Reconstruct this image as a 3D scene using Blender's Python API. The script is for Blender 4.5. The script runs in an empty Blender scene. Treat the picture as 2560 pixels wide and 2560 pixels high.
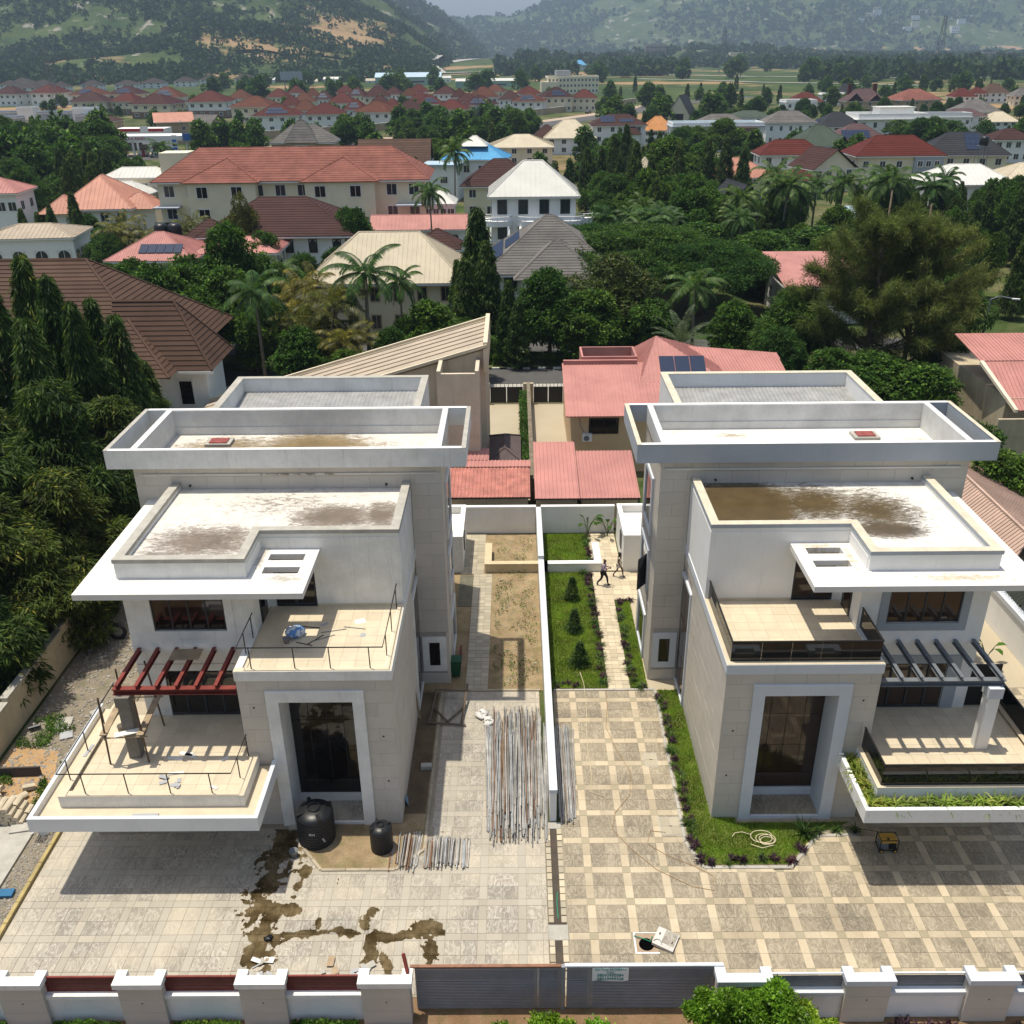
import bpy, bmesh, math, random
import numpy as np
from mathutils import Vector, Matrix
R = math.radians
random.seed(7)
scene = bpy.context.scene
COL = scene.collection
# ---------------------------------------------------------------- camera
cam = bpy.data.cameras.new('camera')
cam.sensor_width = 36.0
cam.sensor_height = 36.0
cam.lens = 36.0 * 2359.3 / 2560.0
cam.clip_end = 30000
cam.clip_start = 0.5
camo = bpy.data.objects.new('camera', cam)
COL.objects.link(camo)
camo.location = (0, 0, 28.0)
def cam_rot(p, r, y):
 f = Vector((math.sin(y) * math.cos(p), math.cos(y) * math.cos(p), -math.sin(p)))
 rt = Vector((math.cos(y), -math.sin(y), 0))
 up = rt.cross(f)
 r2 = rt * math.cos(r) + up * math.sin(r)
 u2 = -rt * math.sin(r) + up * math.cos(r)
 return Matrix((r2, u2, -f)).transposed()
camo.rotation_euler = cam_rot(R(26.066), R(-0.5995), R(-0.3517)).to_euler()
scene.camera = camo
# ---------------------------------------------------------------- sky, sun, exposure
SUN = Vector((-0.20, 0.09, 1.0)).normalized()
world = bpy.data.worlds.new('World')
scene.world = world
world.use_nodes = True
wn = world.node_tree.nodes
wl = world.node_tree.links
bg = wn['Background']
sky = wn.new('ShaderNodeTexSky')
sky.sky_type = 'NISHITA'
sky.sun_disc = False
sky.sun_elevation = math.asin(SUN.z)
sky.sun_rotation = math.atan2(SUN.x, SUN.y)
sky.air_density = 1.2
sky.dust_density = 3.0
wl.new(sky.outputs[0], bg.inputs[0])
bg.inputs[1].default_value = 0.115
sl = bpy.data.lights.new('sun', 'SUN')
sl.energy = 4.4
sl.angle = R(0.6)
sl.color = (1.0, 0.93, 0.80)
so = bpy.data.objects.new('sun', sl)
so.rotation_euler = SUN.to_track_quat('Z', 'Y').to_euler()
so.location = (0, 0, 80)
COL.objects.link(so)
vs = scene.view_settings
vs.view_transform = 'Standard'
vs.look = 'None'
vs.exposure = 0.2
vs.gamma = 1.0
# ---------------------------------------------------------------- helpers
def tag(o, label=None, cat=None, group=None, kind=None):
 if label: o['label'] = label
 if cat: o['category'] = cat
 if group: o['group'] = group
 if kind: o['kind'] = kind
 return o
def thing(name, label, cat, loc=(0, 0, 0), rz=0.0, group=None):
 o = bpy.data.objects.new(name, None)
 COL.objects.link(o)
 o.empty_display_size = 0.2
 o.location = loc
 o.rotation_euler = (0, 0, rz)
 return tag(o, label, cat, group)
def origin(p):
 while p.parent: p = p.parent
 return p.location
def link(name, me, parent=None, loc=None, rot=None, scale=None):
 o = bpy.data.objects.new(name, me)
 COL.objects.link(o)
 if parent: o.parent = parent
 if loc is not None: o.location = loc
 if rot is not None: o.rotation_euler = rot
 if scale is not None: o.scale = scale
 return o
def copy_tree(o, parent=None):
 c = o.copy()
 COL.objects.link(c)
 c.parent = parent
 for ch in list(o.children):
  copy_tree(ch, c)
 return c
def np_mesh(name, V, F, mat=None, smooth=False):
 me = bpy.data.meshes.new(name)
 V = np.asarray(V, np.float32)
 F = np.asarray(F, np.int32)
 k = F.shape[1]
 me.vertices.add(len(V))
 me.vertices.foreach_set('co', V.ravel())
 me.loops.add(F.size)
 me.loops.foreach_set('vertex_index', F.ravel())
 me.polygons.add(len(F))
 me.polygons.foreach_set('loop_start', np.arange(0, F.size, k, dtype=np.int32))
 if smooth:
  me.polygons.foreach_set('use_smooth', np.ones(len(F), bool))
 me.update(calc_edges=True)
 if mat: me.materials.append(mat)
 return me
class MB:
 def __init__(s):
  s.v = []
  s.f = []
 def add(s, V, F):
  n = len(s.v)
  s.v += [tuple(p) for p in V]
  s.f += [tuple(i + n for i in q) for q in F]
  return s
 def box(s, x0, x1, y0, y1, z0, z1, M=None):
  x0, x1 = min(x0, x1), max(x0, x1)
  y0, y1 = min(y0, y1), max(y0, y1)
  V = [(x0, y0, z0), (x1, y0, z0), (x1, y1, z0), (x0, y1, z0), (x0, y0, z1), (x1, y0, z1), (x1, y1, z1), (x0, y1, z1)]
  if M is not None: V = [M @ Vector(p) for p in V]
  return s.add(V, [(0, 3, 2, 1), (4, 5, 6, 7), (0, 1, 5, 4), (1, 2, 6, 5), (2, 3, 7, 6), (3, 0, 4, 7)])
 def hex8(s, V):
  return s.add(V, [(0, 3, 2, 1), (4, 5, 6, 7), (0, 1, 5, 4), (1, 2, 6, 5), (2, 3, 7, 6), (3, 0, 4, 7)])
 def prism(s, poly, z0, z1):
  n = len(poly)
  V = [(p[0], p[1], z0) for p in poly] + [(p[0], p[1], z1) for p in poly]
  F = [tuple(range(n - 1, -1, -1)), tuple(range(n, 2 * n))]
  F += [(i, (i + 1) % n, n + (i + 1) % n, n + i) for i in range(n)]
  return s.add(V, F)
 def tube(s, pts, r, n=6, caps=True):
  pts = [Vector(p) for p in pts]
  rr = r if isinstance(r, (list, tuple)) else [r] * len(pts)
  V = []
  F = []
  ref = None
  for i, p in enumerate(pts):
   d = (pts[min(i + 1, len(pts) - 1)] - pts[max(i - 1, 0)]).normalized()
   if ref is None:
    ref = Vector((0, 0, 1)) if abs(d.z) < 0.9 else Vector((1, 0, 0))
   a = d.cross(ref).normalized()
   b = a.cross(d)
   ref = b
   for k in range(n):
    t = 2 * math.pi * k / n
    V.append(p + (a * math.cos(t) + b * math.sin(t)) * rr[i])
  for i in range(len(pts) - 1):
   for k in range(n):
    F.append((i * n + k, i * n + (k + 1) % n, (i + 1) * n + (k + 1) % n, (i + 1) * n + k))
  if caps:
   F.append(tuple(range(n - 1, -1, -1)))
   m = (len(pts) - 1) * n
   F.append(tuple(range(m, m + n)))
  return s.add(V, F)
 def lathe(s, prof, n=24, c=(0, 0, 0), caps=True):
  V = []
  F = []
  for (r, z) in prof:
   for k in range(n):
    t = 2 * math.pi * k / n
    V.append((c[0] + r * math.cos(t), c[1] + r * math.sin(t), c[2] + z))
  for i in range(len(prof) - 1):
   for k in range(n):
    F.append((i * n + k, i * n + (k + 1) % n, (i + 1) * n + (k + 1) % n, (i + 1) * n + k))
  if caps:
   F.append(tuple(range(n - 1, -1, -1)))
   m = (len(prof) - 1) * n
   F.append(tuple(range(m, m + n)))
  return s.add(V, F)
 def xf(s, M):
  s.v = [tuple(M @ Vector(p)) for p in s.v]
  return s
 def mesh(s, name, mat, smooth=False, off=None, fix=True):
  me = bpy.data.meshes.new(name)
  v = s.v
  if off is not None: v = [(p[0] - off[0], p[1] - off[1], p[2] - off[2]) for p in v]
  me.from_pydata(v, [], s.f)
  if fix:
   bm = bmesh.new()
   bm.from_mesh(me)
   bmesh.ops.recalc_face_normals(bm, faces=bm.faces)
   bm.to_mesh(me)
   bm.free()
  if smooth:
   for p in me.polygons: p.use_smooth = True
  if mat: me.materials.append(mat)
  return me
 def build(s, name, mat, parent=None, smooth=False, fix=True):
  return link(name, s.mesh(name, mat, smooth, origin(parent) if parent else None, fix), parent)
def solo(name, mb, mat, label=None, cat=None, group=None, kind=None, smooth=False, loc=None):
 me = mb.mesh(name, mat, smooth, loc)
 o = link(name, me, None, loc)
 return tag(o, label, cat, group, kind)
_box = {}
def piece(name, sx, sy, sz, mat, parent, c, bev=0.0, rot=None):
 key = (name, round(sx, 3), round(sy, 3), round(sz, 3), mat.name, bev)
 me = _box.get(key)
 if me is None:
  b = MB()
  hx, hy = sx / 2, sy / 2
  if bev:
   lo = [(-hx, -hy), (hx, -hy), (hx, hy), (-hx, hy)]
   hi = [(-hx + bev, -hy + bev), (hx - bev, -hy + bev), (hx - bev, hy - bev), (-hx + bev, hy - bev)]
   V = [(x, y, 0) for x, y in lo] + [(x, y, sz - bev) for x, y in lo] + [(x, y, sz) for x, y in hi]
   F = [(3, 2, 1, 0), (8, 9, 10, 11)]
   for k in range(4):
    F += [(k, (k + 1) % 4, 4 + (k + 1) % 4, 4 + k), (4 + k, 4 + (k + 1) % 4, 8 + (k + 1) % 4, 8 + k)]
   b.add(V, F)
  else:
   b.box(-hx, hx, -hy, hy, 0, sz)
  me = b.mesh(name, mat)
  _box[key] = me
 o = origin(parent) if parent else (0, 0, 0)
 return link(name, me, parent, (c[0] - o[0], c[1] - o[1], c[2] - o[2]), rot)
# ---------------------------------------------------------------- materials
class NT:
 def __init__(s, name):
  s.m = bpy.data.materials.new(name)
  s.m.use_nodes = True
  s.t = s.m.node_tree
  s.n = s.t.nodes
  s.b = s.n['Principled BSDF']
  s.out = s.n['Material Output']
 def node(s, t, **k):
  n = s.n.new(t)
  for a, v in k.items(): setattr(n, a, v)
  return n
 def set(s, sock, v):
  if hasattr(v, 'is_output') or isinstance(v, bpy.types.NodeSocket): s.t.links.new(v, sock)
  elif isinstance(v, (tuple, list)) and len(v) == 3 and sock.type == 'RGBA': sock.default_value = (*v, 1)
  else: sock.default_value = v
 def pos(s): return s.node('ShaderNodeNewGeometry').outputs['Position']
 def island(s): return s.node('ShaderNodeNewGeometry').outputs['Random Per Island']
 def orand(s): return s.node('ShaderNodeObjectInfo').outputs['Random']
 def obj(s): return s.node('ShaderNodeTexCoord').outputs['Object']
 def mapv(s, v, scale=(1, 1, 1), rot=(0, 0, 0), loc=(0, 0, 0)):
  n = s.node('ShaderNodeMapping')
  s.set(n.inputs[0], v)
  n.inputs['Scale'].default_value = scale
  n.inputs['Rotation'].default_value = rot
  n.inputs['Location'].default_value = loc
  return n.outputs[0]
 def noise(s, v, scale=5, detail=4, rough=0.55, dist=0.0):
  n = s.node('ShaderNodeTexNoise')
  if v is not None: s.set(n.inputs['Vector'], v)
  n.inputs['Scale'].default_value = scale
  n.inputs['Detail'].default_value = detail
  n.inputs['Roughness'].default_value = rough
  n.inputs['Distortion'].default_value = dist
  return n.outputs[0]
 def voro(s, v, scale=5, feature='F1'):
  n = s.node('ShaderNodeTexVoronoi', feature=feature)
  s.set(n.inputs['Vector'], v)
  n.inputs['Scale'].default_value = scale
  return n.outputs[0]
 def wave(s, v, scale=5, dist=2, detail=2, dscale=1, prof='SIN', bands='X'):
  n = s.node('ShaderNodeTexWave', bands_direction=bands, wave_profile=prof)
  s.set(n.inputs['Vector'], v)
  n.inputs['Scale'].default_value = scale
  n.inputs['Distortion'].default_value = dist
  n.inputs['Detail'].default_value = detail
  n.inputs['Detail Scale'].default_value = dscale
  return n.outputs['Fac']
 def ramp(s, f, stops):
  n = s.node('ShaderNodeValToRGB')
  s.set(n.inputs[0], f)
  e = n.color_ramp.elements
  while len(e) < len(stops): e.new(0.5)
  for i, (p, c) in enumerate(stops):
   e[i].position = p
   if not isinstance(c, (tuple, list)): c = (c, c, c)
   e[i].color = (*c, 1)
  return n.outputs[0]
 def math(s, op, a, b=0.0, clamp=False):
  n = s.node('ShaderNodeMath', operation=op, use_clamp=clamp)
  s.set(n.inputs[0], a)
  s.set(n.inputs[1], b)
  return n.outputs[0]
 def mix(s, f, a, b, blend='MIX'):
  n = s.node('ShaderNodeMix', data_type='RGBA', blend_type=blend)
  s.set(n.inputs[0], f)
  s.set(n.inputs[6], a)
  s.set(n.inputs[7], b)
  return n.outputs[2]
 def sep(s, v):
  n = s.node('ShaderNodeSeparateXYZ')
  s.set(n.inputs[0], v)
  return n.outputs
 def bump(s, h, strength=0.3, dist=0.02):
  n = s.node('ShaderNodeBump')
  s.set(n.inputs['Height'], h)
  n.inputs['Strength'].default_value = strength
  n.inputs['Distance'].default_value = dist
  s.t.links.new(n.outputs[0], s.b.inputs['Normal'])
 def fin(s, col=None, rough=None, metal=None, spec=None):
  if col is not None: s.set(s.b.inputs['Base Color'], col)
  if rough is not None: s.set(s.b.inputs['Roughness'], rough)
  if metal is not None: s.set(s.b.inputs['Metallic'], metal)
  if spec is not None: s.set(s.b.inputs['Specular IOR Level'], spec)
  return s.m
MATS = {}
def sc(c, k): return tuple(min(1.0, x * k) for x in c)
def mat(name, col=(0.5, 0.5, 0.5), rough=0.75, var=0.12, scale=1.5, fine=25, bump=0.15, streak=0.0, metal=0.0, spec=0.35, isl=0.0, dirt=None):
 if name in MATS: return MATS[name]
 t = NT(name)
 p = t.pos()
 a = t.noise(p, scale, 5, 0.6)
 c = t.ramp(a, [(0.3, sc(col, 1 - var)), (0.7, sc(col, 1 + var * 0.7))])
 f = t.noise(p, fine, 3, 0.6)
 c = t.mix(0.5, c, t.ramp(f, [(0.3, 1 - var * 0.9), (0.7, 1.0)]), 'MULTIPLY')
 if streak:
  st = t.noise(t.mapv(p, (3.0, 3.0, 0.22)), 2.0, 4, 0.65)
  m = t.math('MULTIPLY', t.ramp(st, [(0.57, 0.0), (0.75, 1.0)]), streak)
  c = t.mix(m, c, dirt or (0.10, 0.085, 0.06))
 if isl:
  r = t.math('ADD', t.island(), t.orand())
  r = t.math('FRACT', r)
  c = t.mix(1.0, c, t.ramp(r, [(0.0, 1 - isl), (1.0, 1.0)]), 'MULTIPLY')
 if bump: t.bump(f, bump, 0.01)
 MATS[name] = t.fin(c, rough, metal, spec)
 return MATS[name]
# ---------------------------------------------------------------- shared materials
WHITE = mat('white_paint', (0.78, 0.77, 0.74), 0.7, 0.06, 0.8, 14, 0.06, streak=0.10)
WHITE_OLD = mat('weathered_white_paint', (0.74, 0.73, 0.69), 0.75, 0.12, 1.2, 9, 0.08, streak=0.26, dirt=(0.22, 0.20, 0.16))
GREYP = mat('grey_paint', (0.33, 0.36, 0.39), 0.65, 0.06, 0.9, 14, 0.05, streak=0.06)
GREYL = mat('pale_blue_grey_paint', (0.56, 0.59, 0.62), 0.65, 0.05, 0.9, 14, 0.05, streak=0.08)
CONC = mat('concrete', (0.40, 0.38, 0.33), 0.85, 0.16, 2.2, 18, 0.25, streak=0.12)
CONC_D = mat('raw_column_concrete', (0.20, 0.18, 0.15), 0.9, 0.2, 2.5, 20, 0.3)
COPE_R = mat('stained_coping', (0.58, 0.52, 0.40), 0.85, 0.16, 1.6, 15, 0.2)
STONE_L = mat('dusty_stone_panel', (0.565, 0.515, 0.445), 0.75, 0.08, 0.7, 30, 0.08, isl=0.07)
STONE_R = mat('clean_stone_panel', (0.55, 0.505, 0.435), 0.7, 0.07, 0.7, 30, 0.08, isl=0.07)
JOINT = mat('panel_joint', (0.36, 0.325, 0.28), 0.9, 0.1)
JOINT_R = mat('pale_panel_joint', (0.40, 0.37, 0.33), 0.9, 0.1)
FRAME = mat('anthracite_frame', (0.035, 0.04, 0.045), 0.45, 0.1, bump=0)
BLACKM = mat('black_steel', (0.012, 0.012, 0.013), 0.45, 0.1, bump=0)
GREYM = mat('grey_steel', (0.16, 0.175, 0.19), 0.5, 0.12, 3, 30, 0.05, metal=0.1)
REDM = mat('red_oxide_steel', (0.20, 0.035, 0.025), 0.6, 0.3, 3, 30, 0.1)
RUSTM = mat('rust_red_slat', (0.125, 0.028, 0.02), 0.65, 0.2, 3, 30, 0.1)
TERRT = mat('cream_floor_tile', (0.62, 0.53, 0.38), 0.6, 0.10, 1.3, 30, 0.06, isl=0.10)
TERRJ = mat('tile_grout', (0.40, 0.34, 0.25), 0.9, 0.1)
WOOD = mat('raw_timber', (0.36, 0.27, 0.17), 0.8, 0.25, 3, 40, 0.2)
KERB = mat('kerb_stone', (0.42, 0.36, 0.26), 0.85, 0.2, 2, 22, 0.25, isl=0.2)
BEIGEW = mat('stained_beige_render', (0.50, 0.42, 0.29), 0.85, 0.2, 0.7, 12, 0.15, streak=0.35)
CREAMW = mat('cream_render', (0.62, 0.54, 0.39), 0.8, 0.1, 0.6, 12, 0.06, streak=0.08)
SOILW = mat('white_wall_with_splashed_base', (0.74, 0.73, 0.70), 0.75, 0.07, 0.8, 12, 0.06, streak=0.1)
def glass_mat(name, col=(0.012, 0.010, 0.009), rough=0.04, spec=0.6):
 t = NT(name)
 n = t.noise(t.pos(), 0.7, 2)
 t.bump(n, 0.03, 0.02)
 MATS[name] = t.fin(col, rough, 0, spec)
 return MATS[name]
GLASS = glass_mat('dark_window_glass', (0.010, 0.008, 0.007))
GLASSB = glass_mat('brown_tinted_glass', (0.035, 0.020, 0.012))
WINF = glass_mat('far_window_glass', (0.03, 0.034, 0.04), 0.1)
def smoke_glass():
 t = NT('smoked_balustrade_glass')
 tr = t.node('ShaderNodeBsdfTransparent')
 tr.inputs[0].default_value = (0.06, 0.065, 0.06, 1)
 t.fin((0.01, 0.011, 0.012), 0.03, 0, 0.6)
 mx = t.node('ShaderNodeMixShader')
 mx.inputs[0].default_value = 0.72
 t.t.links.new(tr.outputs[0], mx.inputs[1])
 t.t.links.new(t.b.outputs[0], mx.inputs[2])
 t.t.links.new(mx.outputs[0], t.out.inputs[0])
 return t.m
SMOKE = smoke_glass()
def tile_mat(name, base, vein, amt=0.5, scale=1.0, tint=0.16, dust=(0.5, 0.44, 0.33), dustamt=0.3):
 t = NT(name)
 p = t.pos()
 r = t.math('FRACT', t.math('ADD', t.island(), t.math('MULTIPLY', t.orand(), 1.0)))
 off = t.node('ShaderNodeCombineXYZ')
 t.set(off.inputs[0], t.math('MULTIPLY', r, 37.0))
 t.set(off.inputs[1], t.math('MULTIPLY', r, 91.0))
 add = t.node('ShaderNodeVectorMath', operation='ADD')
 t.set(add.inputs[0], p)
 t.t.links.new(off.outputs[0], add.inputs[1])
 q = t.mapv(add.outputs[0], (1.0, 0.45, 1), (0, 0, 0.5))
 w = t.noise(q, 3.4 * scale, 3, 0.55, 2.4)
 v = t.ramp(w, [(0.46, 0.0), (0.505, 1.0), (0.53, 0.9), (0.58, 0.0)])
 w2 = t.noise(q, 5.6 * scale, 3, 0.5, 2.6)
 v2 = t.ramp(w2, [(0.5, 0.0), (0.53, 1.0), (0.56, 0.0)])
 v = t.math('MAXIMUM', v, t.math('MULTIPLY', v2, 0.7))
 c = t.mix(t.math('MULTIPLY', v, amt), base, vein)
 c = t.mix(1.0, c, t.ramp(r, [(0.0, 1 - tint), (1.0, 1.0)]), 'MULTIPLY')
 g = t.noise(p, 60, 2)
 c = t.mix(0.5, c, t.ramp(g, [(0.3, 0.75), (0.7, 1.0)]), 'MULTIPLY')
 d = t.noise(p, 0.35, 5, 0.6)
 c = t.mix(t.math('MULTIPLY', t.ramp(d, [(0.4, 0.0), (0.68, 1.0)]), dustamt), c, dust)
 t.bump(w, 0.08, 0.01)
 return t.fin(c, 0.55, 0, 0.4)
PAVE_L = tile_mat('grey_veined_granite', (0.30, 0.27, 0.22), (0.56, 0.52, 0.44), 0.8, 0.8, 0.24, (0.49, 0.43, 0.325), 0.75)
STRIP_L = tile_mat('dusty_granite_strip', (0.41, 0.37, 0.295), (0.48, 0.43, 0.35), 0.4, 1.5, 0.18, (0.42, 0.385, 0.315), 0.65)
PAVE_R = tile_mat('brown_veined_granite', (0.225, 0.19, 0.135), (0.47, 0.41, 0.30), 0.7, 0.8, 0.26, (0.55, 0.46, 0.31), 0.3)
STRIP_R = tile_mat('golden_granite_strip', (0.49, 0.40, 0.265), (0.58, 0.50, 0.37), 0.5, 1.4, 0.34, (0.64, 0.55, 0.40), 0.5)
CROSS_R = tile_mat('olive_granite_square', (0.36, 0.31, 0.20), (0.42, 0.36, 0.25), 0.3, 1.8, 0.2)
PATHM = tile_mat('pale_path_stone', (0.60, 0.51, 0.35), (0.66, 0.58, 0.44), 0.4, 2, 0.3)
PATHG = tile_mat('grey_path_stone', (0.44, 0.39, 0.28), (0.52, 0.46, 0.35), 0.4, 2, 0.3)
def soil_mat(name, a, b, green=0.0, g=(0.06, 0.10, 0.02)):
 t = NT(name)
 p = t.pos()
 n = t.noise(p, 0.9, 6, 0.65)
 c = t.ramp(n, [(0.3, a), (0.7, b)])
 s = t.noise(p, 22, 4, 0.7)
 c = t.mix(0.7, c, t.ramp(s, [(0.3, 0.55), (0.7, 1.0)]), 'MULTIPLY')
 peb = t.voro(p, 9)
 c = t.mix(t.ramp(peb, [(0.06, 0.75), (0.10, 0.0)]), c, (0.45, 0.42, 0.36))
 if green:
  m = t.noise(p, 1.6, 5, 0.7)
  c = t.mix(t.math('MULTIPLY', t.ramp(m, [(0.5, 0.0), (0.62, 1.0)]), green), c, g)
 t.bump(s, 0.6, 0.04)
 return t.fin(c, 0.95, 0, 0.1)
SOIL = soil_mat('bare_soil', (0.24, 0.17, 0.095), (0.42, 0.32, 0.19), 0.3)
SOIL_D = soil_mat('damp_brown_soil', (0.10, 0.07, 0.045), (0.20, 0.145, 0.09), 0.1)
SAND = soil_mat('orange_sand', (0.40, 0.25, 0.12), (0.52, 0.35, 0.19), 0.0)
GRAV = soil_mat('grey_rubble_ground', (0.19, 0.16, 0.12), (0.34, 0.29, 0.22), 0.3)
# ---------------------------------------------------------------- terrain
def vnoise(x, y, seed=0):
 xi = np.floor(x).astype(np.int64)
 yi = np.floor(y).astype(np.int64)
 xf = x - xi
 yf = y - yi
 def h(a, b):
  n = (a * 374761393 + b * 668265263 + seed * 144269504) & 0x7fffffff
  n = ((n ^ (n >> 13)) * 1274126177) & 0x7fffffff
  return ((n ^ (n >> 16)) & 0xffff) / 65535.0
 u = xf * xf * (3 - 2 * xf)
 v = yf * yf * (3 - 2 * yf)
 return (h(xi, yi) * (1 - u) + h(xi + 1, yi) * u) * (1 - v) + (h(xi, yi + 1) * (1 - u) + h(xi + 1, yi + 1) * u) * v
def fbm(x, y, oct=5, seed=0):
 s = 0
 a = 0.5
 for k in range(oct):
  s = s + a * vnoise(x * 2 ** k, y * 2 ** k, seed + k)
  a *= 0.5
 return s
def sstep(a, b, x):
 t = np.clip((x - a) / (b - a), 0, 1)
 return t * t * (3 - 2 * t)
def terrain(x, y):
 x = np.asarray(x, float)
 y = np.asarray(y, float)
 n = fbm(x / 330, y / 330, 6, 3)
 n2 = fbm(x / 900, y / 900, 4, 11)
 n3 = fbm(x / 90, y / 90, 4, 5)
 foot = -105 - (y - 1500) * 0.02
 h1 = sstep(1010, 2050, y + (n - 0.5) * 260) * np.power(np.clip((foot - x) / 560, 0, 1.6), 0.62) * (150 + 260 * (n - 0.25)) * sstep(3600, 2400, y)
 h1 = h1 + sstep(1010, 1500, y) * sstep(foot, foot - 160, x) * 16 * (n3 - 0.3)
 h2 = sstep(2250, 2900, y) * np.clip((-70 - x) / 340, 0, 1.5) ** 0.85 * (205 + 200 * (n - 0.45)) * sstep(4800, 3600, y)
 prof = np.interp(x, [-3000, -700, -316, 0, 211, 500, 1000, 1500, 1900, 2250, 2600, 4000, 9000], [150, 120, 138, 150, 225, 330, 400, 390, 310, 262, 330, 430, 400])
 h3 = sstep(3150, 4650, y + (n2 - 0.5) * 700) * prof * (0.84 + 0.36 * n) + sstep(3150, 4200, y) * 40 * (n3 - 0.5)
 h3 = h3 * sstep(9000, 6000, y)
 far = sstep(620, 1100, np.abs(y)) * (n3 - 0.45) * 3.5
 knoll = 26 * np.exp(-(((x - 420) / 210) ** 2 + ((y - 2250) / 260) ** 2)) + 16 * np.exp(-(((x + 30) / 170) ** 2 + ((y - 1750) / 200) ** 2))
 return np.maximum(h1, np.maximum(h2, h3)) + far + knoll - 0.03
yy = np.concatenate([np.linspace(-400, 600, 50), np.geomspace(610, 9500, 300)])
tt = np.linspace(-1, 1, 240)
GX = tt[None, :] * (260 + np.maximum(yy, 0)[:, None] * 0.78)
GY = np.repeat(yy[:, None], 240, 1)
GZ = terrain(GX, GY)
V = np.stack([GX, GY, GZ], -1).reshape(-1, 3)
ii, jj = np.meshgrid(np.arange(len(yy) - 1), np.arange(239), indexing='ij')
q = (ii * 240 + jj).ravel()
F = np.stack([q, q + 1, q + 241, q + 240], 1)
def ground_mat():
 t = NT('grass_soil_and_rock')
 p = t.pos()
 s = t.sep(p)
 n = t.noise(p, 0.02, 8, 0.65)
 n2 = t.noise(p, 0.006, 5, 0.6)
 n3 = t.noise(p, 0.12, 6, 0.7)
 grass = t.mix(t.ramp(n, [(0.35, 0.0), (0.65, 1.0)]), (0.028, 0.055, 0.014), (0.080, 0.11, 0.030))
 grass = t.mix(0.6, grass, t.ramp(t.noise(p, 0.35, 6, 0.75), [(0.35, 0.3), (0.62, 1.15)]), 'MULTIPLY')
 earth = t.mix(t.ramp(n3, [(0.3, 0.0), (0.7, 1.0)]), (0.30, 0.17, 0.085), (0.42, 0.28, 0.16))
 far = t.math('SMOOTH_MIN', 1.0, t.math('MULTIPLY', t.math('MAXIMUM', t.math('SUBTRACT', s[1], 700.0), 0.0), 0.003))
 e = t.ramp(n2, [(0.54, 0.0), (0.60, 1.0)])
 hz = t.math('LESS_THAN', s[2], 26.0)
 e = t.math('MULTIPLY', t.math('MULTIPLY', e, hz), 0.75)
 c = t.mix(e, grass, earth)
 # rock faces on the hills
 geo = t.node('ShaderNodeNewGeometry')
 nz = t.sep(geo.outputs['Normal'])[2]
 rn = t.noise(t.mapv(p, (0.03, 0.03, 0.012)), 1.0, 6, 0.7)
 rock = t.math('MULTIPLY', t.ramp(rn, [(0.58, 0.0), (0.64, 1.0)]), t.math('GREATER_THAN', s[2], 14.0))
 c = t.mix(t.math('MULTIPLY', rock, 0.85), c, t.mix(n3, (0.16, 0.14, 0.12), (0.42, 0.38, 0.33)))
 # quarried slope on the spur of the near hill
 for (cx, cy, rx, ry) in ((-235, 1480, 95, 190), (-300, 1270, 110, 60), (-170, 1290, 60, 50)):
  d = t.node('ShaderNodeVectorMath', operation='LENGTH')
  t.set(d.inputs[0], t.mapv(p, (1 / rx, 1 / ry, 0), (0, 0, 0), (-cx / rx, -cy / ry, 0)))
  dd = t.math('ADD', d.outputs['Value'], t.math('MULTIPLY', t.math('SUBTRACT', t.noise(p, 0.035, 7, 0.7), 0.5), 3.2))
  c = t.mix(t.ramp(dd, [(0.45, 0.7), (0.9, 0.0)]), c, earth)
 near = t.math('LESS_THAN', s[1], 640.0)
 dirt = t.ramp(t.noise(p, 0.08, 5, 0.6), [(0.45, 0.0), (0.6, 1.0)])
 c = t.mix(t.math('MULTIPLY', t.math('MULTIPLY', near, dirt), 0.4), c, (0.25, 0.19, 0.12))
 t.bump(n3, 0.5, 1.0)
 return t.fin(c, 0.95, 0, 0.1)
GROUND = ground_mat()
tag(link('ground', np_mesh('ground', V, F, GROUND, True)), kind='structure')
# ---------------------------------------------------------------- flat sheets of the two plots
def sheet(name, poly, z, m, kind='structure', thick=0.05):
 b = MB()
 b.prism(poly, z - thick, z)
 return tag(b.build(name, m), kind=kind)
AX = 1.515
drive_l = sheet('driveway', [(-18.35, 20.9), (1.0, 20.9), (1.0, 37.4), (-18.35, 37.4)], 0.0, mat('paving_bed', (0.30, 0.26, 0.19), 0.9, 0.15))
drive_r = sheet('driveway', [(1.66, 20.9), (25.6, 20.9), (25.6, 37.4), (1.66, 37.4)], 0.0, MATS['paving_bed'])
sheet('verge_soil', [(-30, 8), (30, 8), (30, 20.88), (-30, 20.88)], 0.0, soil_mat('verge_soil', (0.20, 0.12, 0.065), (0.31, 0.20, 0.115), 0.35))
sheet('back_yard_soil', [(-4.9, 37.45), (1.2, 37.45), (1.2, 54.0), (-4.9, 54.0)], 0.0, SOIL)
sheet('side_yard_soil', [(-22.9, 20.9), (-18.4, 20.9), (-18.4, 60), (-22.9, 60)], -0.002, GRAV)
sheet('side_yard_rear_soil', [(-18.38, 37.42), (-4.92, 37.42), (-4.92, 60), (-18.38, 60)], -0.004, SOIL_D)
sheet('sand_heap_ground', [(-22.85, 29.6), (-20.2, 29.3), (-19.9, 31.0), (-20.6, 33.2), (-22.8, 33.6)], 0.012, SAND)
sheet('concrete_strip', [(-22.9, 20.95), (-19.5, 20.95), (-19.45, 28.6), (-22.9, 28.6)], 0.10, CONC, thick=0.14)
sheet('rear_yard_paving', [(6.3, 37.42), (25.6, 37.42), (25.6, 54), (6.3, 54)], -0.002, PATHM)
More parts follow.
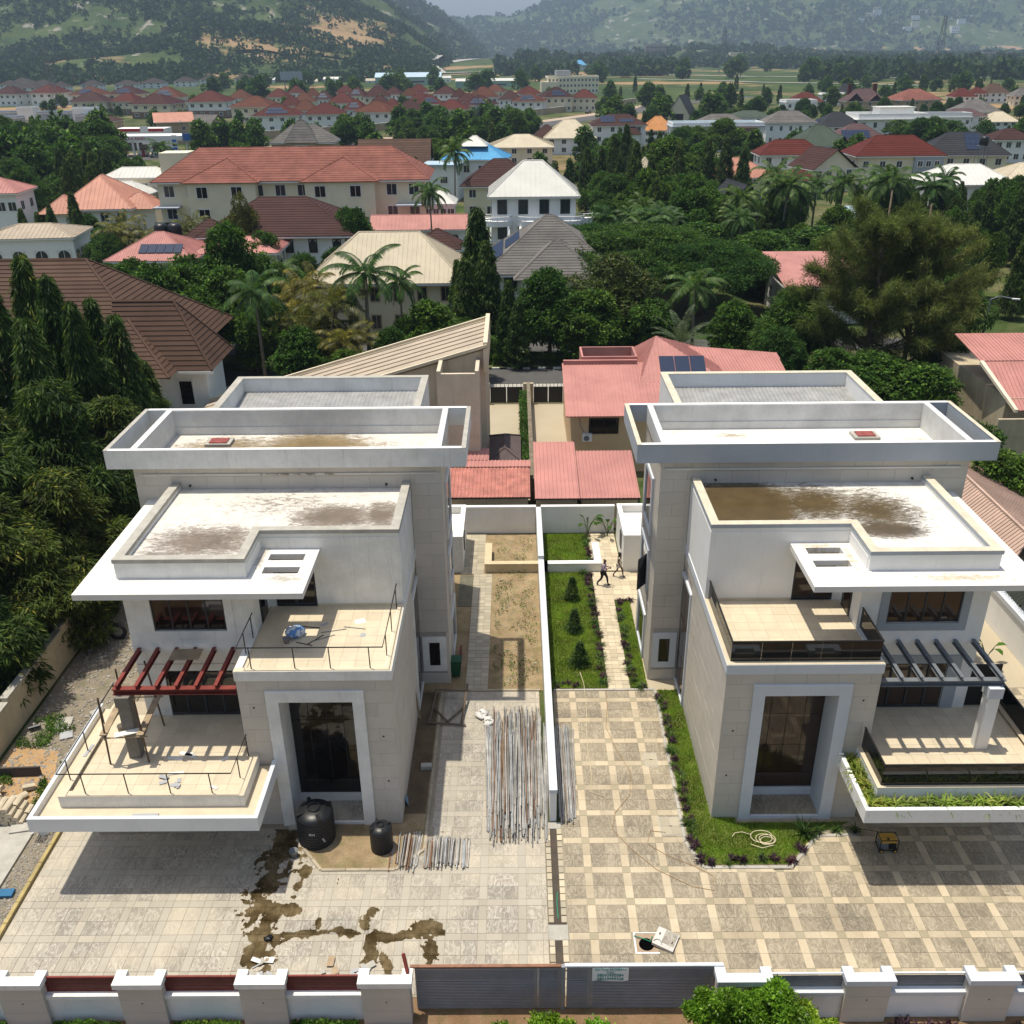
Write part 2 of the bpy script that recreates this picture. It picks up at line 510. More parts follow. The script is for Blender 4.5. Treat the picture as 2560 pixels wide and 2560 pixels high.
def kerb(name, pts, w=0.12, h=0.10, mtl=None, z=0.0, seg=0.9):
 root = tag(thing(name, None, None, (pts[0][0], pts[0][1], z)), kind='structure')
 for a, b in zip(pts[:-1], pts[1:]):
  a = Vector((*a, 0))
  b = Vector((*b, 0))
  L = (b - a).length
  n = max(1, round(L / seg))
  ang = math.atan2((b - a).y, (b - a).x)
  for k in range(n):
   c = a.lerp(b, (k + 0.5) / n)
   piece('kerb_stone', round(L / n - 0.012, 2), w, h, mtl or KERB, root, (c.x, c.y, z), 0.012, (0, 0, ang))
 return root
# paving slabs: veined 2 x 2 squares between strips with small squares where strips cross
def in_poly(x, y, poly):
 c = False
 j = len(poly) - 1
 for i in range(len(poly)):
  if (poly[i][1] > y) != (poly[j][1] > y) and x < (poly[j][0] - poly[i][0]) * (y - poly[i][1]) / (poly[j][1] - poly[i][1]) + poly[i][0]:
   c = not c
  j = i
 return c
def pave(parent, x_ref, px, y_ref, py, xr, yr, bars, mm, ms, mc, skip, seed):
 rnd = random.Random(seed)
 T = []
 w = bars
 i0, i1 = int((xr[0] - x_ref) / px) - 2, int((xr[1] - x_ref) / px) + 2
 j0, j1 = int((yr[0] - y_ref) / py) - 2, int((yr[1] - y_ref) / py) + 2
 for i in range(i0, i1):
  for j in range(j0, j1):
   x = x_ref + i * px
   y = y_ref + j * py
   T.append((x - w / 2, x + w / 2, y - w / 2, y + w / 2, mc))
   hx = (px - w) / 2
   hy = (py - w) / 2
   for k in range(2):
    T.append((x + w / 2 + k * hx, x + w / 2 + (k + 1) * hx, y - w / 2, y + w / 2, ms))
    T.append((x - w / 2, x + w / 2, y + w / 2 + k * hy, y + w / 2 + (k + 1) * hy, ms))
    for l in range(2):
     T.append((x + w / 2 + k * hx, x + w / 2 + (k + 1) * hx, y + w / 2 + l * hy, y + w / 2 + (l + 1) * hy, mm))
 keep = []
 for (a, b, c, d, m) in T:
  a, b, c, d = max(a, xr[0]), min(b, xr[1]), max(c, yr[0]), min(d, yr[1])
  if b - a < 0.06 or d - c < 0.06: continue
  cx, cy = (a + b) / 2, (c + d) / 2
  if any(in_poly(cx, cy, s) for s in skip): continue
  keep.append((a, b, c, d, m))
 keep.sort(key=lambda t: t[2])
 rest = {}
 for k, (a, b, c, d, m) in enumerate(keep):
  g = 0.009
  if k < 290:
   piece('paving_slab', b - a - g, d - c - g, round(0.012 + rnd.choice((0, 0.001, 0.002)), 4), m, parent, ((a + b) / 2, (c + d) / 2, 0.0), 0.003)
  else:
   rest.setdefault(m.name, (m, MB()))[1].box(a + g / 2, b - g / 2, c + g / 2, d - g / 2, 0.0, 0.012 + rnd.random() * 0.002)
 for m, b in rest.values():
  tag(b.build('paving_slabs', m, parent, fix=False), kind='stuff')
BED_L = [(-8.5, 27.35), (-7.58, 26.3), (-4.75, 26.3), (-3.76, 27.3), (-3.76, 37.5), (-5.2, 37.5), (-5.2, 28.9), (-8.5, 28.9)]
BED_R = [(13.4, 28.0), (11.75, 27.9), (10.3, 26.35), (7.0, 26.35), (6.55, 27.6), (6.65, 37.5), (8.1, 37.5), (8.1, 29.0), (13.4, 29.0)]
UL = [(-12.5, 28.4), (-5.0, 28.4), (-5.0, 38), (-12.5, 38)]
UR = [(8.0, 28.6), (13.5, 28.6), (13.5, 38), (8.0, 38)]
CH_L = (-3.32, 27.85, -2.62, 28.55)
MH = (3.95, 22.5, 4.95, 23.4)
def rect(x0, y0, x1, y1): return [(x0, y0), (x1, y0), (x1, y1), (x0, y1)]
pave(drive_l, -1.36, 1.4375, 23.24, 1.49, (-18.3, 0.98), (20.95, 37.35), 0.30, PAVE_L, STRIP_L, STRIP_L, [BED_L, UL, rect(-20, 31.3, -10, 38), rect(*CH_L)], 1)
pave(drive_r, 6.93, 1.447, 23.25, 1.49, (1.72, 25.5), (20.95, 37.35), 0.30, PAVE_R, STRIP_R, CROSS_R, [BED_R, UR, rect(13, 31.3, 22, 38), rect(*MH)], 2)
# ---------------------------------------------------------------- roof sheets with stains
def stain_roof(name, base, ells, stain=(0.16, 0.105, 0.06), wet=False, rot=0.3, thr=0.5):
 t = NT(name)
 p = t.pos()
 n = t.noise(t.mapv(p, (1.0, 2.4, 1), (0, 0, rot)), 2.6, 7, 0.72, 0.8)
 m = None
 for (cx, cy, rx, ry, k) in ells:
  d = t.node('ShaderNodeVectorMath', operation='LENGTH')
  t.set(d.inputs[0], t.mapv(p, (1 / rx, 1 / ry, 0), (0, 0, 0), (-cx / rx, -cy / ry, 0)))
  v = t.math('MULTIPLY', t.math('SUBTRACT', 1.15, d.outputs['Value'], True), k)
  m = v if m is None else t.math('MAXIMUM', m, v)
 fg = t.noise(t.mapv(p, (1.0, 2.0, 1), (0, 0, rot)), 14, 5, 0.8)
 f = t.math('ADD', t.math('MULTIPLY', m, 0.8), t.math('ADD', t.math('MULTIPLY', t.math('SUBTRACT', n, 0.52), 1.35), t.math('MULTIPLY', t.math('SUBTRACT', fg, 0.5), 0.7)))
 mask = t.ramp(f, [(0.20, 0.0), (0.32, 0.7), (0.6, 1.0)])
 b = t.ramp(t.noise(p, 0.8, 5, 0.6), [(0.3, sc(base, 0.9)), (0.7, base)])
 sp = t.noise(p, 7, 5, 0.75)
 b = t.mix(t.ramp(sp, [(0.60, 0.0), (0.70, 0.55)]), b, sc(stain, 2.2))
 b = t.mix(t.ramp(t.noise(p, 1.7, 7, 0.75), [(0.50, 0.0), (0.68, 0.35)]), b, sc(stain, 2.6))
 sv = t.mix(t.noise(p, 1.2, 4), sc(stain, 0.6), sc(stain, 1.7))
 c = t.mix(mask, b, sv)
 if wet: t.set(t.b.inputs['Roughness'], t.ramp(mask, [(0, 0.7), (1, 0.16)]))
 t.bump(n, 0.08, 0.02)
 t.set(t.b.inputs['Base Color'], c)
 if not wet: t.b.inputs['Roughness'].default_value = 0.8
 return t.m
def corr_sheet(x0, x1, y0, y1, z0, z1, pitch=0.22, amp=0.02, along='y'):
 n = max(2, int(abs(x1 - x0) / pitch))
 V = []
 F = []
 for k in range(n * 4 + 1):
  x = x0 + (x1 - x0) * k / (n * 4)
  dz = amp if (k % 4) in (1,) else (0 if (k % 4) in (0, 3) else amp)
  V += [(x, y0, z0 + dz), (x, y1, z1 + dz)]
 for k in range(n * 4):
  F.append((2 * k, 2 * k + 2, 2 * k + 3, 2 * k + 1))
 b = MB()
 b.add(V, F)
 return b
CORR = mat('weathered_grey_sheet', (0.34, 0.34, 0.33), 0.55, 0.25, 1.2, 12, 0.1, metal=0.2, streak=0.2)
RAIL_LAB = None
def villa(S, dy, label, P):
 X = lambda u: AX + S * u
 root = thing('villa', label, 'villa', (X(11.5), 33 + dy, 0))
 WP, ST, JT = P['wall'], P['stone'], P['joint']
 def bx(b, u0, u1, y0, y1, z0, z1): return b.box(X(u0), X(u1), y0 + dy, y1 + dy, z0, z1)
 def part(name, boxes, m, parent=None):
  b = MB()
  for q in boxes: bx(b, *q)
  return b.build(name, m, parent or root)
 def pc(name, u0, u1, y0, y1, z0, z1, m, parent, bev=0.0):
  return piece(name, abs(u1 - u0), abs(y1 - y0), z1 - z0, m, parent, (X((u0 + u1) / 2), (y0 + y1) / 2 + dy, z0), bev)
 # entrance block with its recess
 ent = part('entrance_block', [(6.27, 7.73, 28.83, 38.2, 0, 7.3), (10.55, 12.0, 28.83, 38.2, 0, 7.3), (7.73, 10.55, 28.83, 38.2, 6.15, 7.3), (7.73, 10.55, 30.15, 38.2, 0, 6.15)], JT)
 rnd = random.Random(3)
 def clad_front(u0, u1, y, z0, z1, holes, parent, pw=1.2, ph=0.6, off=0):
  r = 0
  z = z0
  while z < z1 - 0.03:
   zt = min(z + ph, z1)
   u = u0 - ((r + off) % 2) * pw / 2
   while u < u1 - 0.02:
    segs = [(max(u, u0), min(u + pw, u1))]
    for (a, b, c, d) in holes:
     if zt <= c + 0.02 or z >= d - 0.02: continue
     ns = []
     for (s, e) in segs:
      if e <= a or s >= b: ns.append((s, e)); continue
      if s < a: ns.append((s, a))
      if e > b: ns.append((b, e))
     segs = ns
    for (s, e) in segs:
     if e - s > 0.05:
      t = 0.028 + rnd.choice((0, 0.002, 0.004))
      pc('stone_panel', round(s + 0.004, 3), round(e - 0.004, 3), y - t, y, round(z + 0.004, 3), round(zt - 0.004, 3), ST, parent)
    u += pw
   z = zt
   r += 1
 def clad_side(u, sgn, y0, y1, z0, z1, holes, parent, pw=1.2, ph=0.6, off=0):
  r = 0
  z = z0
  while z < z1 - 0.03:
   zt = min(z + ph, z1)
   y = y0 - ((r + off) % 2) * pw / 2
   while y < y1 - 0.02:
    segs = [(max(y, y0), min(y + pw, y1))]
    for (a, b, c, d) in holes:
     if zt <= c + 0.02 or z >= d - 0.02: continue
     ns = []
     for (s, e) in segs:
      if e <= a or s >= b: ns.append((s, e)); continue
      if s < a: ns.append((s, a))
      if e > b: ns.append((b, e))
     segs = ns
    for (s, e) in segs:
     if e - s > 0.05:
      t = 0.028 + rnd.choice((0, 0.002, 0.004))
      pc('stone_panel', u, u + sgn * t, round(s + 0.004, 3), round(e - 0.004, 3), round(z + 0.004, 3), round(zt - 0.004, 3), ST, parent)
    y += pw
   z = zt
   r += 1
 clad_front(6.24, 12.03, 28.83, 0.0, 7.08, [(7.3, 11.0, 0, 6.6)], ent)
 clad_side(6.27, -1, 28.83, 38.17, 0.0, 7.08, [(36.05, 38.3, -0.2, 6.15)], ent, off=1)
 part('roof_band', [(6.2, 12.06, 28.76, 29.02, 7.08, 7.5), (6.2, 6.46, 29.02, 38.2, 7.08, 7.5), (11.78, 12.06, 29.02, 31.3, 7.08, 7.5)], P['band'])
 part('band_capping', [(6.22, 12.04, 28.78, 29.0, 7.5, 7.515), (6.22, 6.44, 29.0, 33.48, 7.5, 7.515)], TERRT)
 # entrance surround and glazing
 part('entrance_surround', [(7.3, 7.75, 28.7, 30.13, 0, 6.6), (10.53, 11.0, 28.7, 30.13, 0, 6.6), (7.75, 10.53, 28.7, 30.13, 6.13, 6.6)], P['trim'])
 st = part('entrance_step', [(7.75, 10.53, 28.74, 30.13, 0, 0.14)], P['trim'])
 for k in range(4):
  pc('step_tile', 7.77 + k * 0.69, 7.76 + (k + 1) * 0.69, 28.85, 29.94, 0.14, 0.155, PAVE_L if S < 0 else PAVE_R, st)
 part('entrance_sill', [(7.75, 10.53, 29.95, 30.13, 0.155, 0.55)], P['trim'])
 gl = part('entrance_glazing', [(7.75, 10.53, 30.02, 30.06, 0.55, 6.13)], P['mull'])
 cu = [7.79, 8.45, 9.12, 9.81, 10.49]
 cz = [0.6, 1.35, 2.75, 4.3, 6.1]
 for a, b in zip(cu[:-1], cu[1:]):
  for c, d in zip(cz[:-1], cz[1:]):
   pc('pane', a + 0.014, b - 0.014, 29.995, 30.02, c + 0.012, d - 0.012, P['glass'], gl)
 # tall side window of the entrance block
 part('side_window_frame', [(6.16, 6.3, 36.0, 36.14, 0.0, 6.15), (6.16, 6.3, 36.14, 38.16, 6.0, 6.15), (6.16, 6.3, 36.14, 38.16, 0.0, 0.14)], P['trim'])
 sw = part('side_window', [(6.24, 6.29, 36.14, 38.16, 0.14, 6.0)], FRAME)
 for (a, b) in ((0.18, 1.9), (1.96, 3.9), (3.96, 5.96)):
  for (c, d) in ((36.18, 37.13), (37.17, 38.12)):
   pc('pane', 6.22, 6.24, c, d, a, b, P['glass'], sw)
 # upper terrace floor
 tf = part('upper_terrace_floor', [(6.46, 11.78, 29.02, 33.5, 7.3, 7.39)], TERRJ)
 nx, ny = 9, 8
 for i in range(nx):
  for j in range(ny):
   w = (11.78 - 6.46) / nx
   h = (33.5 - 29.02) / ny
   pc('floor_tile', 6.46 + i * w + 0.004, 6.46 + (i + 1) * w - 0.004, 29.02 + j * h + 0.004, 29.02 + (j + 1) * h - 0.004, 7.39, 7.402, TERRT, tf)
 # upper block and wing (white walls)
 up = part('upper_wall', [(6.24, 9.8, 33.5, 38.2, 7.3, 10.6), (11.5, 11.8, 33.5, 38.2, 7.3, 10.6), (9.8, 11.5, 33.5, 38.2, 9.75, 10.6), (9.8, 11.5, 33.75, 38.2, 7.3, 9.75)], WP)
 part('skirting', [(6.5, 9.78, 33.47, 33.5, 7.4, 7.52)], TERRT)
 part('wing_wall', [(11.8, 12.93, 31.35, 38.2, 3.4, 10.6), (15.78, 16.8, 31.35, 38.2, 3.4, 10.6), (12.93, 15.78, 31.35, 38.2, 9.35, 10.6), (12.93, 15.78, 31.35, 38.2, 5.72, 7.63), (12.93, 15.78, 31.6, 38.2, 3.4, 5.72), (12.93, 15.78, 31.6, 38.2, 7.63, 9.35), (11.8, 16.8, 31.4, 38.2, 0, 3.4)], WP)
 # wing windows
 w1 = part('wing_window', [(12.93, 15.78, 31.42, 31.48, 7.63, 9.35)], FRAME)
 for k in range(4):
  a = 12.98 + k * 0.695
  pc('pane', a + 0.02, a + 0.655, 31.395, 31.42, 7.7, 9.3, P['glass'], w1)
  pc('mullion', a - 0.035, a + 0.02, 31.37, 31.42, 7.66, 9.33, FRAME, w1)
 pc('mullion', 15.725, 15.775, 31.37, 31.42, 7.66, 9.33, FRAME, w1)
 part('window_surround', [(12.6, 12.93, 31.31, 31.36, 7.29, 9.86), (15.78, 16.1, 31.31, 31.36, 7.29, 9.86), (12.93, 15.78, 31.31, 31.36, 7.29, 7.63)], P['surround'])
 w2 = part('terrace_door', [(12.05, 15.78, 31.42, 31.48, 3.5, 5.72)], FRAME)
 for k in range(5):
  a = 12.08 + k * 0.74
  pc('pane', a + 0.07, a + 0.69, 31.385, 31.42, 3.66, 5.62, P['glass'], w2)
  pc('door_stile', a - 0.005, a + 0.065, 31.36, 31.42, 3.56, 5.7, FRAME, w2)
  pc('bottom_rail', a + 0.07, a + 0.69, 31.36, 31.42, 3.56, 3.655, FRAME, w2)
 if S > 0:
  part('door_surround', [(15.78, 16.3, 31.3, 31.36, 3.5, 6.1), (12.05, 15.78, 31.3, 31.36, 5.72, 6.1)], P['surround'])
  part('side_screen', [(16.85, 18.1, 31.5, 31.56, 3.5, 5.5)], BLACKM)
 else:
  part('wall_groove', [(11.9, 16.8, 31.335, 31.35, 6.05, 6.07)], JOINT)
 # door from the wing onto the terrace and sliding door
 d1 = part('wing_door', [(11.76, 11.8, 32.2, 33.15, 7.4, 9.6)], FRAME)
 pc('pane', 11.74, 11.76, 32.28, 33.07, 7.5, 9.5, P['glass'], d1)
 d2 = part('sliding_door', [(9.8, 11.5, 33.56, 33.62, 7.4, 9.75)], FRAME)
 for (a, b) in ((9.88, 10.6), (10.72, 11.44)):
  pc('pane', a, b, 33.535, 33.56, 7.55, 9.7, P['glass'], d2)
 pc('door_stile', 10.6, 10.72, 33.52, 33.56, 7.45, 9.72, FRAME, d2)
 # eave slab with two slots
 part('eave_slab', [(9.45, 9.93, 30.0, 33.5, 9.86, 10.1), (11.33, 11.8, 30.0, 33.5, 9.86, 10.1), (9.93, 11.33, 30.0, 31.5, 9.86, 10.1), (9.93, 11.33, 32.0, 32.55, 9.86, 10.1), (9.93, 11.33, 33.05, 33.5, 9.86, 10.1),
     (11.8, 18.0, 30.0, 31.35, 9.86, 10.1), (16.8, 18.0, 31.35, 38.2, 9.86, 10.1)], P['eave'])
 # roof of the lower block, parapet, coping
 part('lower_roof', [(6.55, 16.45, 33.8, 38.2, 10.5, 10.62), (12.13, 16.45, 31.45, 33.8, 10.5, 10.62)], P['roof1'])
 part('parapet', [(6.26, 6.56, 33.52, 38.2, 10.6, 10.78), (6.56, 12.1, 33.52, 33.82, 10.6, 10.78), (11.82, 12.12, 31.17, 33.52, 10.1, 10.78), (12.12, 16.44, 31.17, 31.47, 10.1, 10.78), (16.44, 16.76, 31.17, 38.2, 10.1, 10.78)], WP)
 part('parapet_coping', [(6.22, 6.58, 33.48, 38.2, 10.78, 10.93), (6.58, 12.14, 33.48, 33.84, 10.78, 10.93), (11.78, 12.14, 31.13, 33.48, 10.78, 10.93), (12.14, 16.42, 31.13, 31.49, 10.78, 10.93), (16.42, 16.8, 31.13, 38.2, 10.78, 10.93)], P['cope'])
 part('coping_top', [(6.225, 6.575, 33.485, 38.2, 10.93, 10.945), (6.575, 12.135, 33.485, 33.835, 10.93, 10.945), (11.785, 12.135, 31.135, 33.485, 10.93, 10.945), (12.135, 16.425, 31.135, 31.485, 10.93, 10.945), (16.425, 16.795, 31.135, 38.2, 10.93, 10.945)], P['copetop'])
 # tower
 tw = part('tower', [(4.88, 18.38, 38.23, 43.2, 0, 11.3)], JT)
 clad_front(4.85, 6.22, 38.23, 0.0, 11.7, [(4.99, 6.2, 0.74, 2.72)], tw)
 clad_front(6.22, 16.8, 38.23, 10.62, 11.7, [], tw, off=1)
 clad_front(16.8, 18.41, 38.23, 0.0, 11.7, [], tw)
 clad_side(4.88, -1, 38.2, 43.2, 0.0, 11.7, [(39.4, 42.5, 7.1, 10.0), (39.4, 42.6, 4.0, 6.2), (39.9, 42.6, 0.0, 2.5)], tw)
 part('tower_window_surround', [(4.99, 5.3, 38.16, 38.25, 0.74, 2.72), (5.82, 6.14, 38.16, 38.25, 0.74, 2.72), (5.3, 5.82, 38.16, 38.25, 2.4, 2.72), (5.3, 5.82, 38.16, 38.25, 0.74, 1.06)], P['trim'])
 tw1 = part('tower_window', [(5.3, 5.82, 38.2, 38.25, 1.06, 2.4)], FRAME)
 pc('pane', 5.34, 5.78, 38.18, 38.2, 1.1, 2.36, P['glass'], tw1)
 for (z0, z1) in ((7.3, 9.8), (4.2, 6.0), (0.2, 2.35)):
  b = part('side_window_surround', [(4.78, 4.9, 40.0, 40.25, z0 - 0.25, z1 + 0.25), (4.78, 4.9, 42.25, 42.5, z0 - 0.25, z1 + 0.25), (4.78, 4.9, 40.25, 42.25, z1, z1 + 0.25), (4.78, 4.9, 40.25, 42.25, z0 - 0.25, z0)], P['trim'])
  w = part('side_window', [(4.86, 4.9, 40.25, 42.25, z0, z1)], FRAME)
  for (c, d) in ((40.3, 41.2), (41.27, 42.2)):
   pc('pane', 4.84, 4.86, c, d, z0 + 0.05, z1 - 0.05, P['glass'], w)
 if S > 0:
  b = MB()
  mc = Matrix.Translation((X(4.8), 40.35 + dy, 4.22)) @ Matrix.Rotation(R(-38) * S, 4, 'Z')
  for q in ((-0.8, -0.74, 0, 1.7), (-0.06, 0, 0, 1.7), (-0.74, -0.06, 0, 0.06), (-0.74, -0.06, 1.64, 1.7)): b.box(-0.02, 0.02, q[0], q[1], q[2], q[3], mc)
  oc_ = b.build('open_casement', FRAME, root)
  MB().box(-0.006, 0.006, -0.74, -0.06, 0.06, 1.64, mc).build('casement_pane', SMOKE, oc_)
 # cornice ring, inner parapets
 part('cornice', [(3.72, 19.42, 37.9, 38.1, 11.73, 12.6), (3.72, 19.42, 43.0, 43.2, 11.73, 12.6), (3.72, 3.9, 38.1, 43.0, 11.73, 12.6), (19.24, 19.42, 38.1, 43.0, 11.73, 12.6)], P['cornice'])
 part('cornice_soffit_strip', [(4.9, 18.36, 38.1, 38.23, 11.70, 11.76)], WP)
 part('cornice_capping', [(3.71, 3.91, 37.89, 43.21, 12.6, 12.615)], P['copetop'])
 part('cornice_capping', [(19.23, 19.43, 37.89, 43.21, 12.6, 12.615)], P['copetop'])
 part('cornice_front_capping', [(3.91, 19.23, 37.89, 38.11, 12.6, 12.615), (3.91, 19.23, 42.99, 43.21, 12.6, 12.615)], P['capfront'])
 part('tower_parapet', [(4.78, 5.05, 38.1, 43.0, 11.73, 12.605), (18.05, 18.33, 38.1, 43.0, 11.73, 12.605), (4.9, 5.05, 38.25, 43.0, 11.28, 11.73), (18.05, 18.3, 38.25, 43.0, 11.28, 11.73), (5.05, 18.05, 38.24, 38.3, 11.28, 11.75), (5.05, 18.05, 42.9, 43.0, 11.28, 11.75)], P['inner'])
 part('tower_parapet_lining', [(5.05, 18.05, 42.94, 42.995, 11.35, 12.59), (5.05, 18.05, 38.105, 38.14, 11.75, 12.59)], P['inner'])
 part('tower_roof', [(5.05, 18.05, 38.14, 42.94, 11.28, 11.36)], P['roof2'])
 # rear block
 part('rear_block', [(6.2, 6.5, 43.2, 48.4, 0, 12.5), (16.0, 16.3, 43.2, 48.4, 0, 12.5), (6.5, 16.0, 48.1, 48.4, 0, 12.5), (6.5, 16.0, 43.2, 48.1, 0, 11.0)], WP)
 part('rear_coping', [(6.17, 6.53, 43.21, 48.43, 12.5, 12.52), (15.97, 16.33, 43.21, 48.43, 12.5, 12.52), (6.53, 15.97, 48.07, 48.43, 12.5, 12.52)], P['copetop'])
 c = corr_sheet(X(6.5), X(16.0), 43.25 + dy, 48.1 + dy, 11.35, 11.75)
 c.build('rear_roof_sheet', CORR, root, fix=False)
 # first floor terrace slab, planter rim, raised terrace
 part('terrace_slab', [(12.03, 19.2, 28.83, 32.3, 2.81, 3.08), (10.9, 19.2, 25.6, 28.7, 2.81, 3.08)], P['slab'])
 part('planter_rim', [(10.9, 19.2, 25.6, 25.75, 3.08, 3.4), (10.9, 11.05, 25.75, 28.7, 3.08, 3.4), (19.05, 19.2, 25.75, 32.3, 3.08, 3.4)], P['slab'])
 part('planter_rim_top', [(10.9, 19.2, 25.6, 25.76, 3.4, 3.41), (10.9, 11.06, 25.76, 28.7, 3.4, 3.41), (19.04, 19.2, 25.76, 32.3, 3.4, 3.41)], P['rimtop'])
 pf = part('planter_floor', [(11.05, 19.05, 25.75, 26.5, 3.08, 3.12), (11.05, 11.6, 26.5, 28.7, 3.08, 3.12), (18.4, 19.05, 26.5, 32.3, 3.08, 3.12)], TERRT if S < 0 else SOIL_D)
 part('terrace_upstand', [(11.6, 18.4, 26.5, 26.66, 3.08, 3.64), (11.6, 11.78, 26.66, 28.8, 3.08, 3.64), (18.22, 18.4, 26.66, 32.3, 3.08, 3.64)], WP)
 part('upstand_capping', [(11.58, 18.42, 26.48, 26.78, 3.64, 3.655), (11.58, 11.88, 26.78, 28.8, 3.64, 3.655), (18.1, 18.42, 26.78, 32.3, 3.64, 3.655)], TERRT)
 tfl = part('terrace_floor', [(11.78, 18.22, 26.66, 28.8, 3.08, 3.49), (12.05, 18.22, 28.8, 31.4, 3.08, 3.49), (16.8, 18.22, 31.4, 32.3, 3.08, 3.49)], TERRJ)
 for i in range(11):
  for j in range(9):
   a = 11.79 + i * 0.585
   b = 26.67 + j * 0.59
   if b + 0.3 > 31.4 or (b + 0.3 > 28.8 and a < 12.0): continue
   pc('floor_tile', a + 0.004, a + 0.581, b + 0.004, b + 0.586, 3.49, 3.502, TERRT, tfl)
 # pergola and its column
 pm = P['pergola']
 pg = part('pergola_beam', [(12.1, 16.75, 28.86, 29.1, 6.40, 6.43), (12.1, 16.75, 28.97, 28.99, 6.43, 6.62), (12.1, 16.75, 28.86, 29.1, 6.62, 6.65)], pm)
 for k in range(6):
  u = 12.82 + k * 0.745
  part('pergola_rafter', [(u - 0.07, u + 0.07, 28.82, 31.35, 6.66, 6.68), (u - 0.01, u + 0.01, 28.82, 31.35, 6.68, 6.84), (u - 0.07, u + 0.07, 28.82, 31.35, 6.84, 6.86)], pm)
 cl = part('pergola_column', [(16.15, 16.6, 28.72, 29.15, 3.49, 5.95)], P['column'])
 part('column_head', [(16.1, 16.65, 28.67, 29.2, 5.95, 6.40)], P['columnhead'], cl)
 # balustrades
 if S < 0:
  for (name, u0, u1, yf, yb, z, posts_u, posts_yi, posts_yo) in (('upper_handrail', 6.48, 11.85, 28.9, 33.45, 7.51, [11.41, 9.79, 8.47, 7.0], [29.74, 31.38, 33.05], [29.9, 31.0]), ('terrace_handrail', 11.95, 18.3, 26.6, 28.75, 3.65, [17.43, 15.85, 14.3, 12.77], [27.42, 28.65], [27.38, 29.0, 30.64, 32.0])):
   b = MB()
   r = 0.025
   ybo = 31.3 if z > 5 else 32.1
   b.tube([(X(u0), yb + dy, z + 0.95), (X(u0), yf + dy, z + 0.95), (X(u1), yf + dy, z + 0.95), (X(u1), ybo + dy, z + 0.95)], r, 6)
   o = b.build(name, BLACKM, root)
   for u in posts_u:
    MB().tube([(X(u), yf + 0.04 + dy, z), (X(u), yf + dy, z + 0.94)], 0.022, 6).build('handrail_post', BLACKM, root)
   for y in posts_yi:
    MB().tube([(X(u0), y + dy, z), (X(u0), y + dy, z + 0.94)], 0.022, 6).build('handrail_post', BLACKM, root)
   for y in posts_yo:
    MB().tube([(X(u1), y + dy, z), (X(u1), y + dy, z + 0.94)], 0.022, 6).build('handrail_post', BLACKM, root)
 else:
  def gbal(name, pts, z0, z1, n):
   for (a, b), k in zip(zip(pts[:-1], pts[1:]), n):
    for i in range(k):
     p = [a[0] + (b[0] - a[0]) * i / k, a[1] + (b[1] - a[1]) * i / k]
     q = [a[0] + (b[0] - a[0]) * (i + 1) / k, a[1] + (b[1] - a[1]) * (i + 1) / k]
     hor = abs(b[0] - a[0]) > abs(b[1] - a[1])
     e = 0.004
     if hor: pc('glass_panel', p[0] + e, q[0] - e, a[1] - 0.01, a[1] + 0.01, z0, z1, SMOKE, root)
     else: pc('glass_panel', a[0] - 0.01, a[0] + 0.01, p[1] + e, q[1] - e, z0, z1, SMOKE, root)
    if hor: part(name, [(a[0] - 0.03, b[0] + 0.03, a[1] - 0.03, a[1] + 0.03, z1, z1 + 0.035)], BLACKM)
    else: part(name, [(a[0] - 0.03, a[0] + 0.03, min(a[1], b[1]) + 0.03, max(a[1], b[1]), z1, z1 + 0.035)], BLACKM)
  gbal('upper_glass_rail', [(6.38, 33.45), (6.38, 29.0), (11.92, 29.0), (11.92, 31.3)], 7.52, 8.36, (3, 5, 2))
  gbal('terrace_glass_rail', [(11.75, 28.75), (11.75, 26.62), (18.3, 26.62), (18.3, 32.2)], 3.66, 4.58, (1, 4, 4))
 # roof hatch
 hu = P['hatch']
 h = part('roof_hatch', [(hu - 0.6, hu + 0.6, 41.3, 42.15, 11.36, 11.5)], CONC)
 part('hatch_lid', [(hu - 0.42, hu + 0.42, 41.42, 42.03, 11.5, 11.55)], P['hatchmat'], h)
 # drain spouts
 for (u, y, z) in ((16.0, 38.2, 10.8), (7.3, 38.2, 10.8)):
  MB().tube([(X(u), y - 0.1 + dy, z), (X(u), y + 0.05 + dy, z)], 0.05, 8).build('drain_spout', BLACKM, root)
 for (u, z) in ((6.7, 4.4), (6.65, 2.2), (11.5, 5.8)):
  pc('weep_outlet', u - 0.035, u + 0.035, 28.785, 28.8, z, z + 0.06, BLACKM, root)
 return root
ROOF_L1 = stain_roof('stained_white_roof', (0.64, 0.61, 0.55), [(-7.6, 35.2, 2.4, 1.5, 1.0), (-5.7, 35.3, 1.3, 1.7, 0.9), (-12.4, 33.1, 3.0, 1.9, 0.85), (-13.6, 32.0, 1.8, 0.8, 0.6), (-10.0, 36.5, 4.5, 2.2, 0.36)], (0.125, 0.098, 0.075))
ROOF_L2 = stain_roof('muddy_white_roof', (0.64, 0.61, 0.55), [(-9.5, 40.5, 3.4, 3.0, 1.3), (-13.5, 40.6, 3.6, 2.4, 0.85), (-6.6, 40.4, 1.8, 2.0, 0.6)], (0.15, 0.105, 0.045))
ROOF_R1 = stain_roof('puddled_white_roof', (0.68, 0.66, 0.61), [(9.5, 36.1, 3.2, 2.9, 1.7), (12.6, 36.2, 2.6, 2.4, 0.95), (14.9, 35.4, 2.4, 2.6, 0.85), (14.9, 33.7, 1.8, 1.0, 1.2)], (0.075, 0.052, 0.022), True, -0.5)
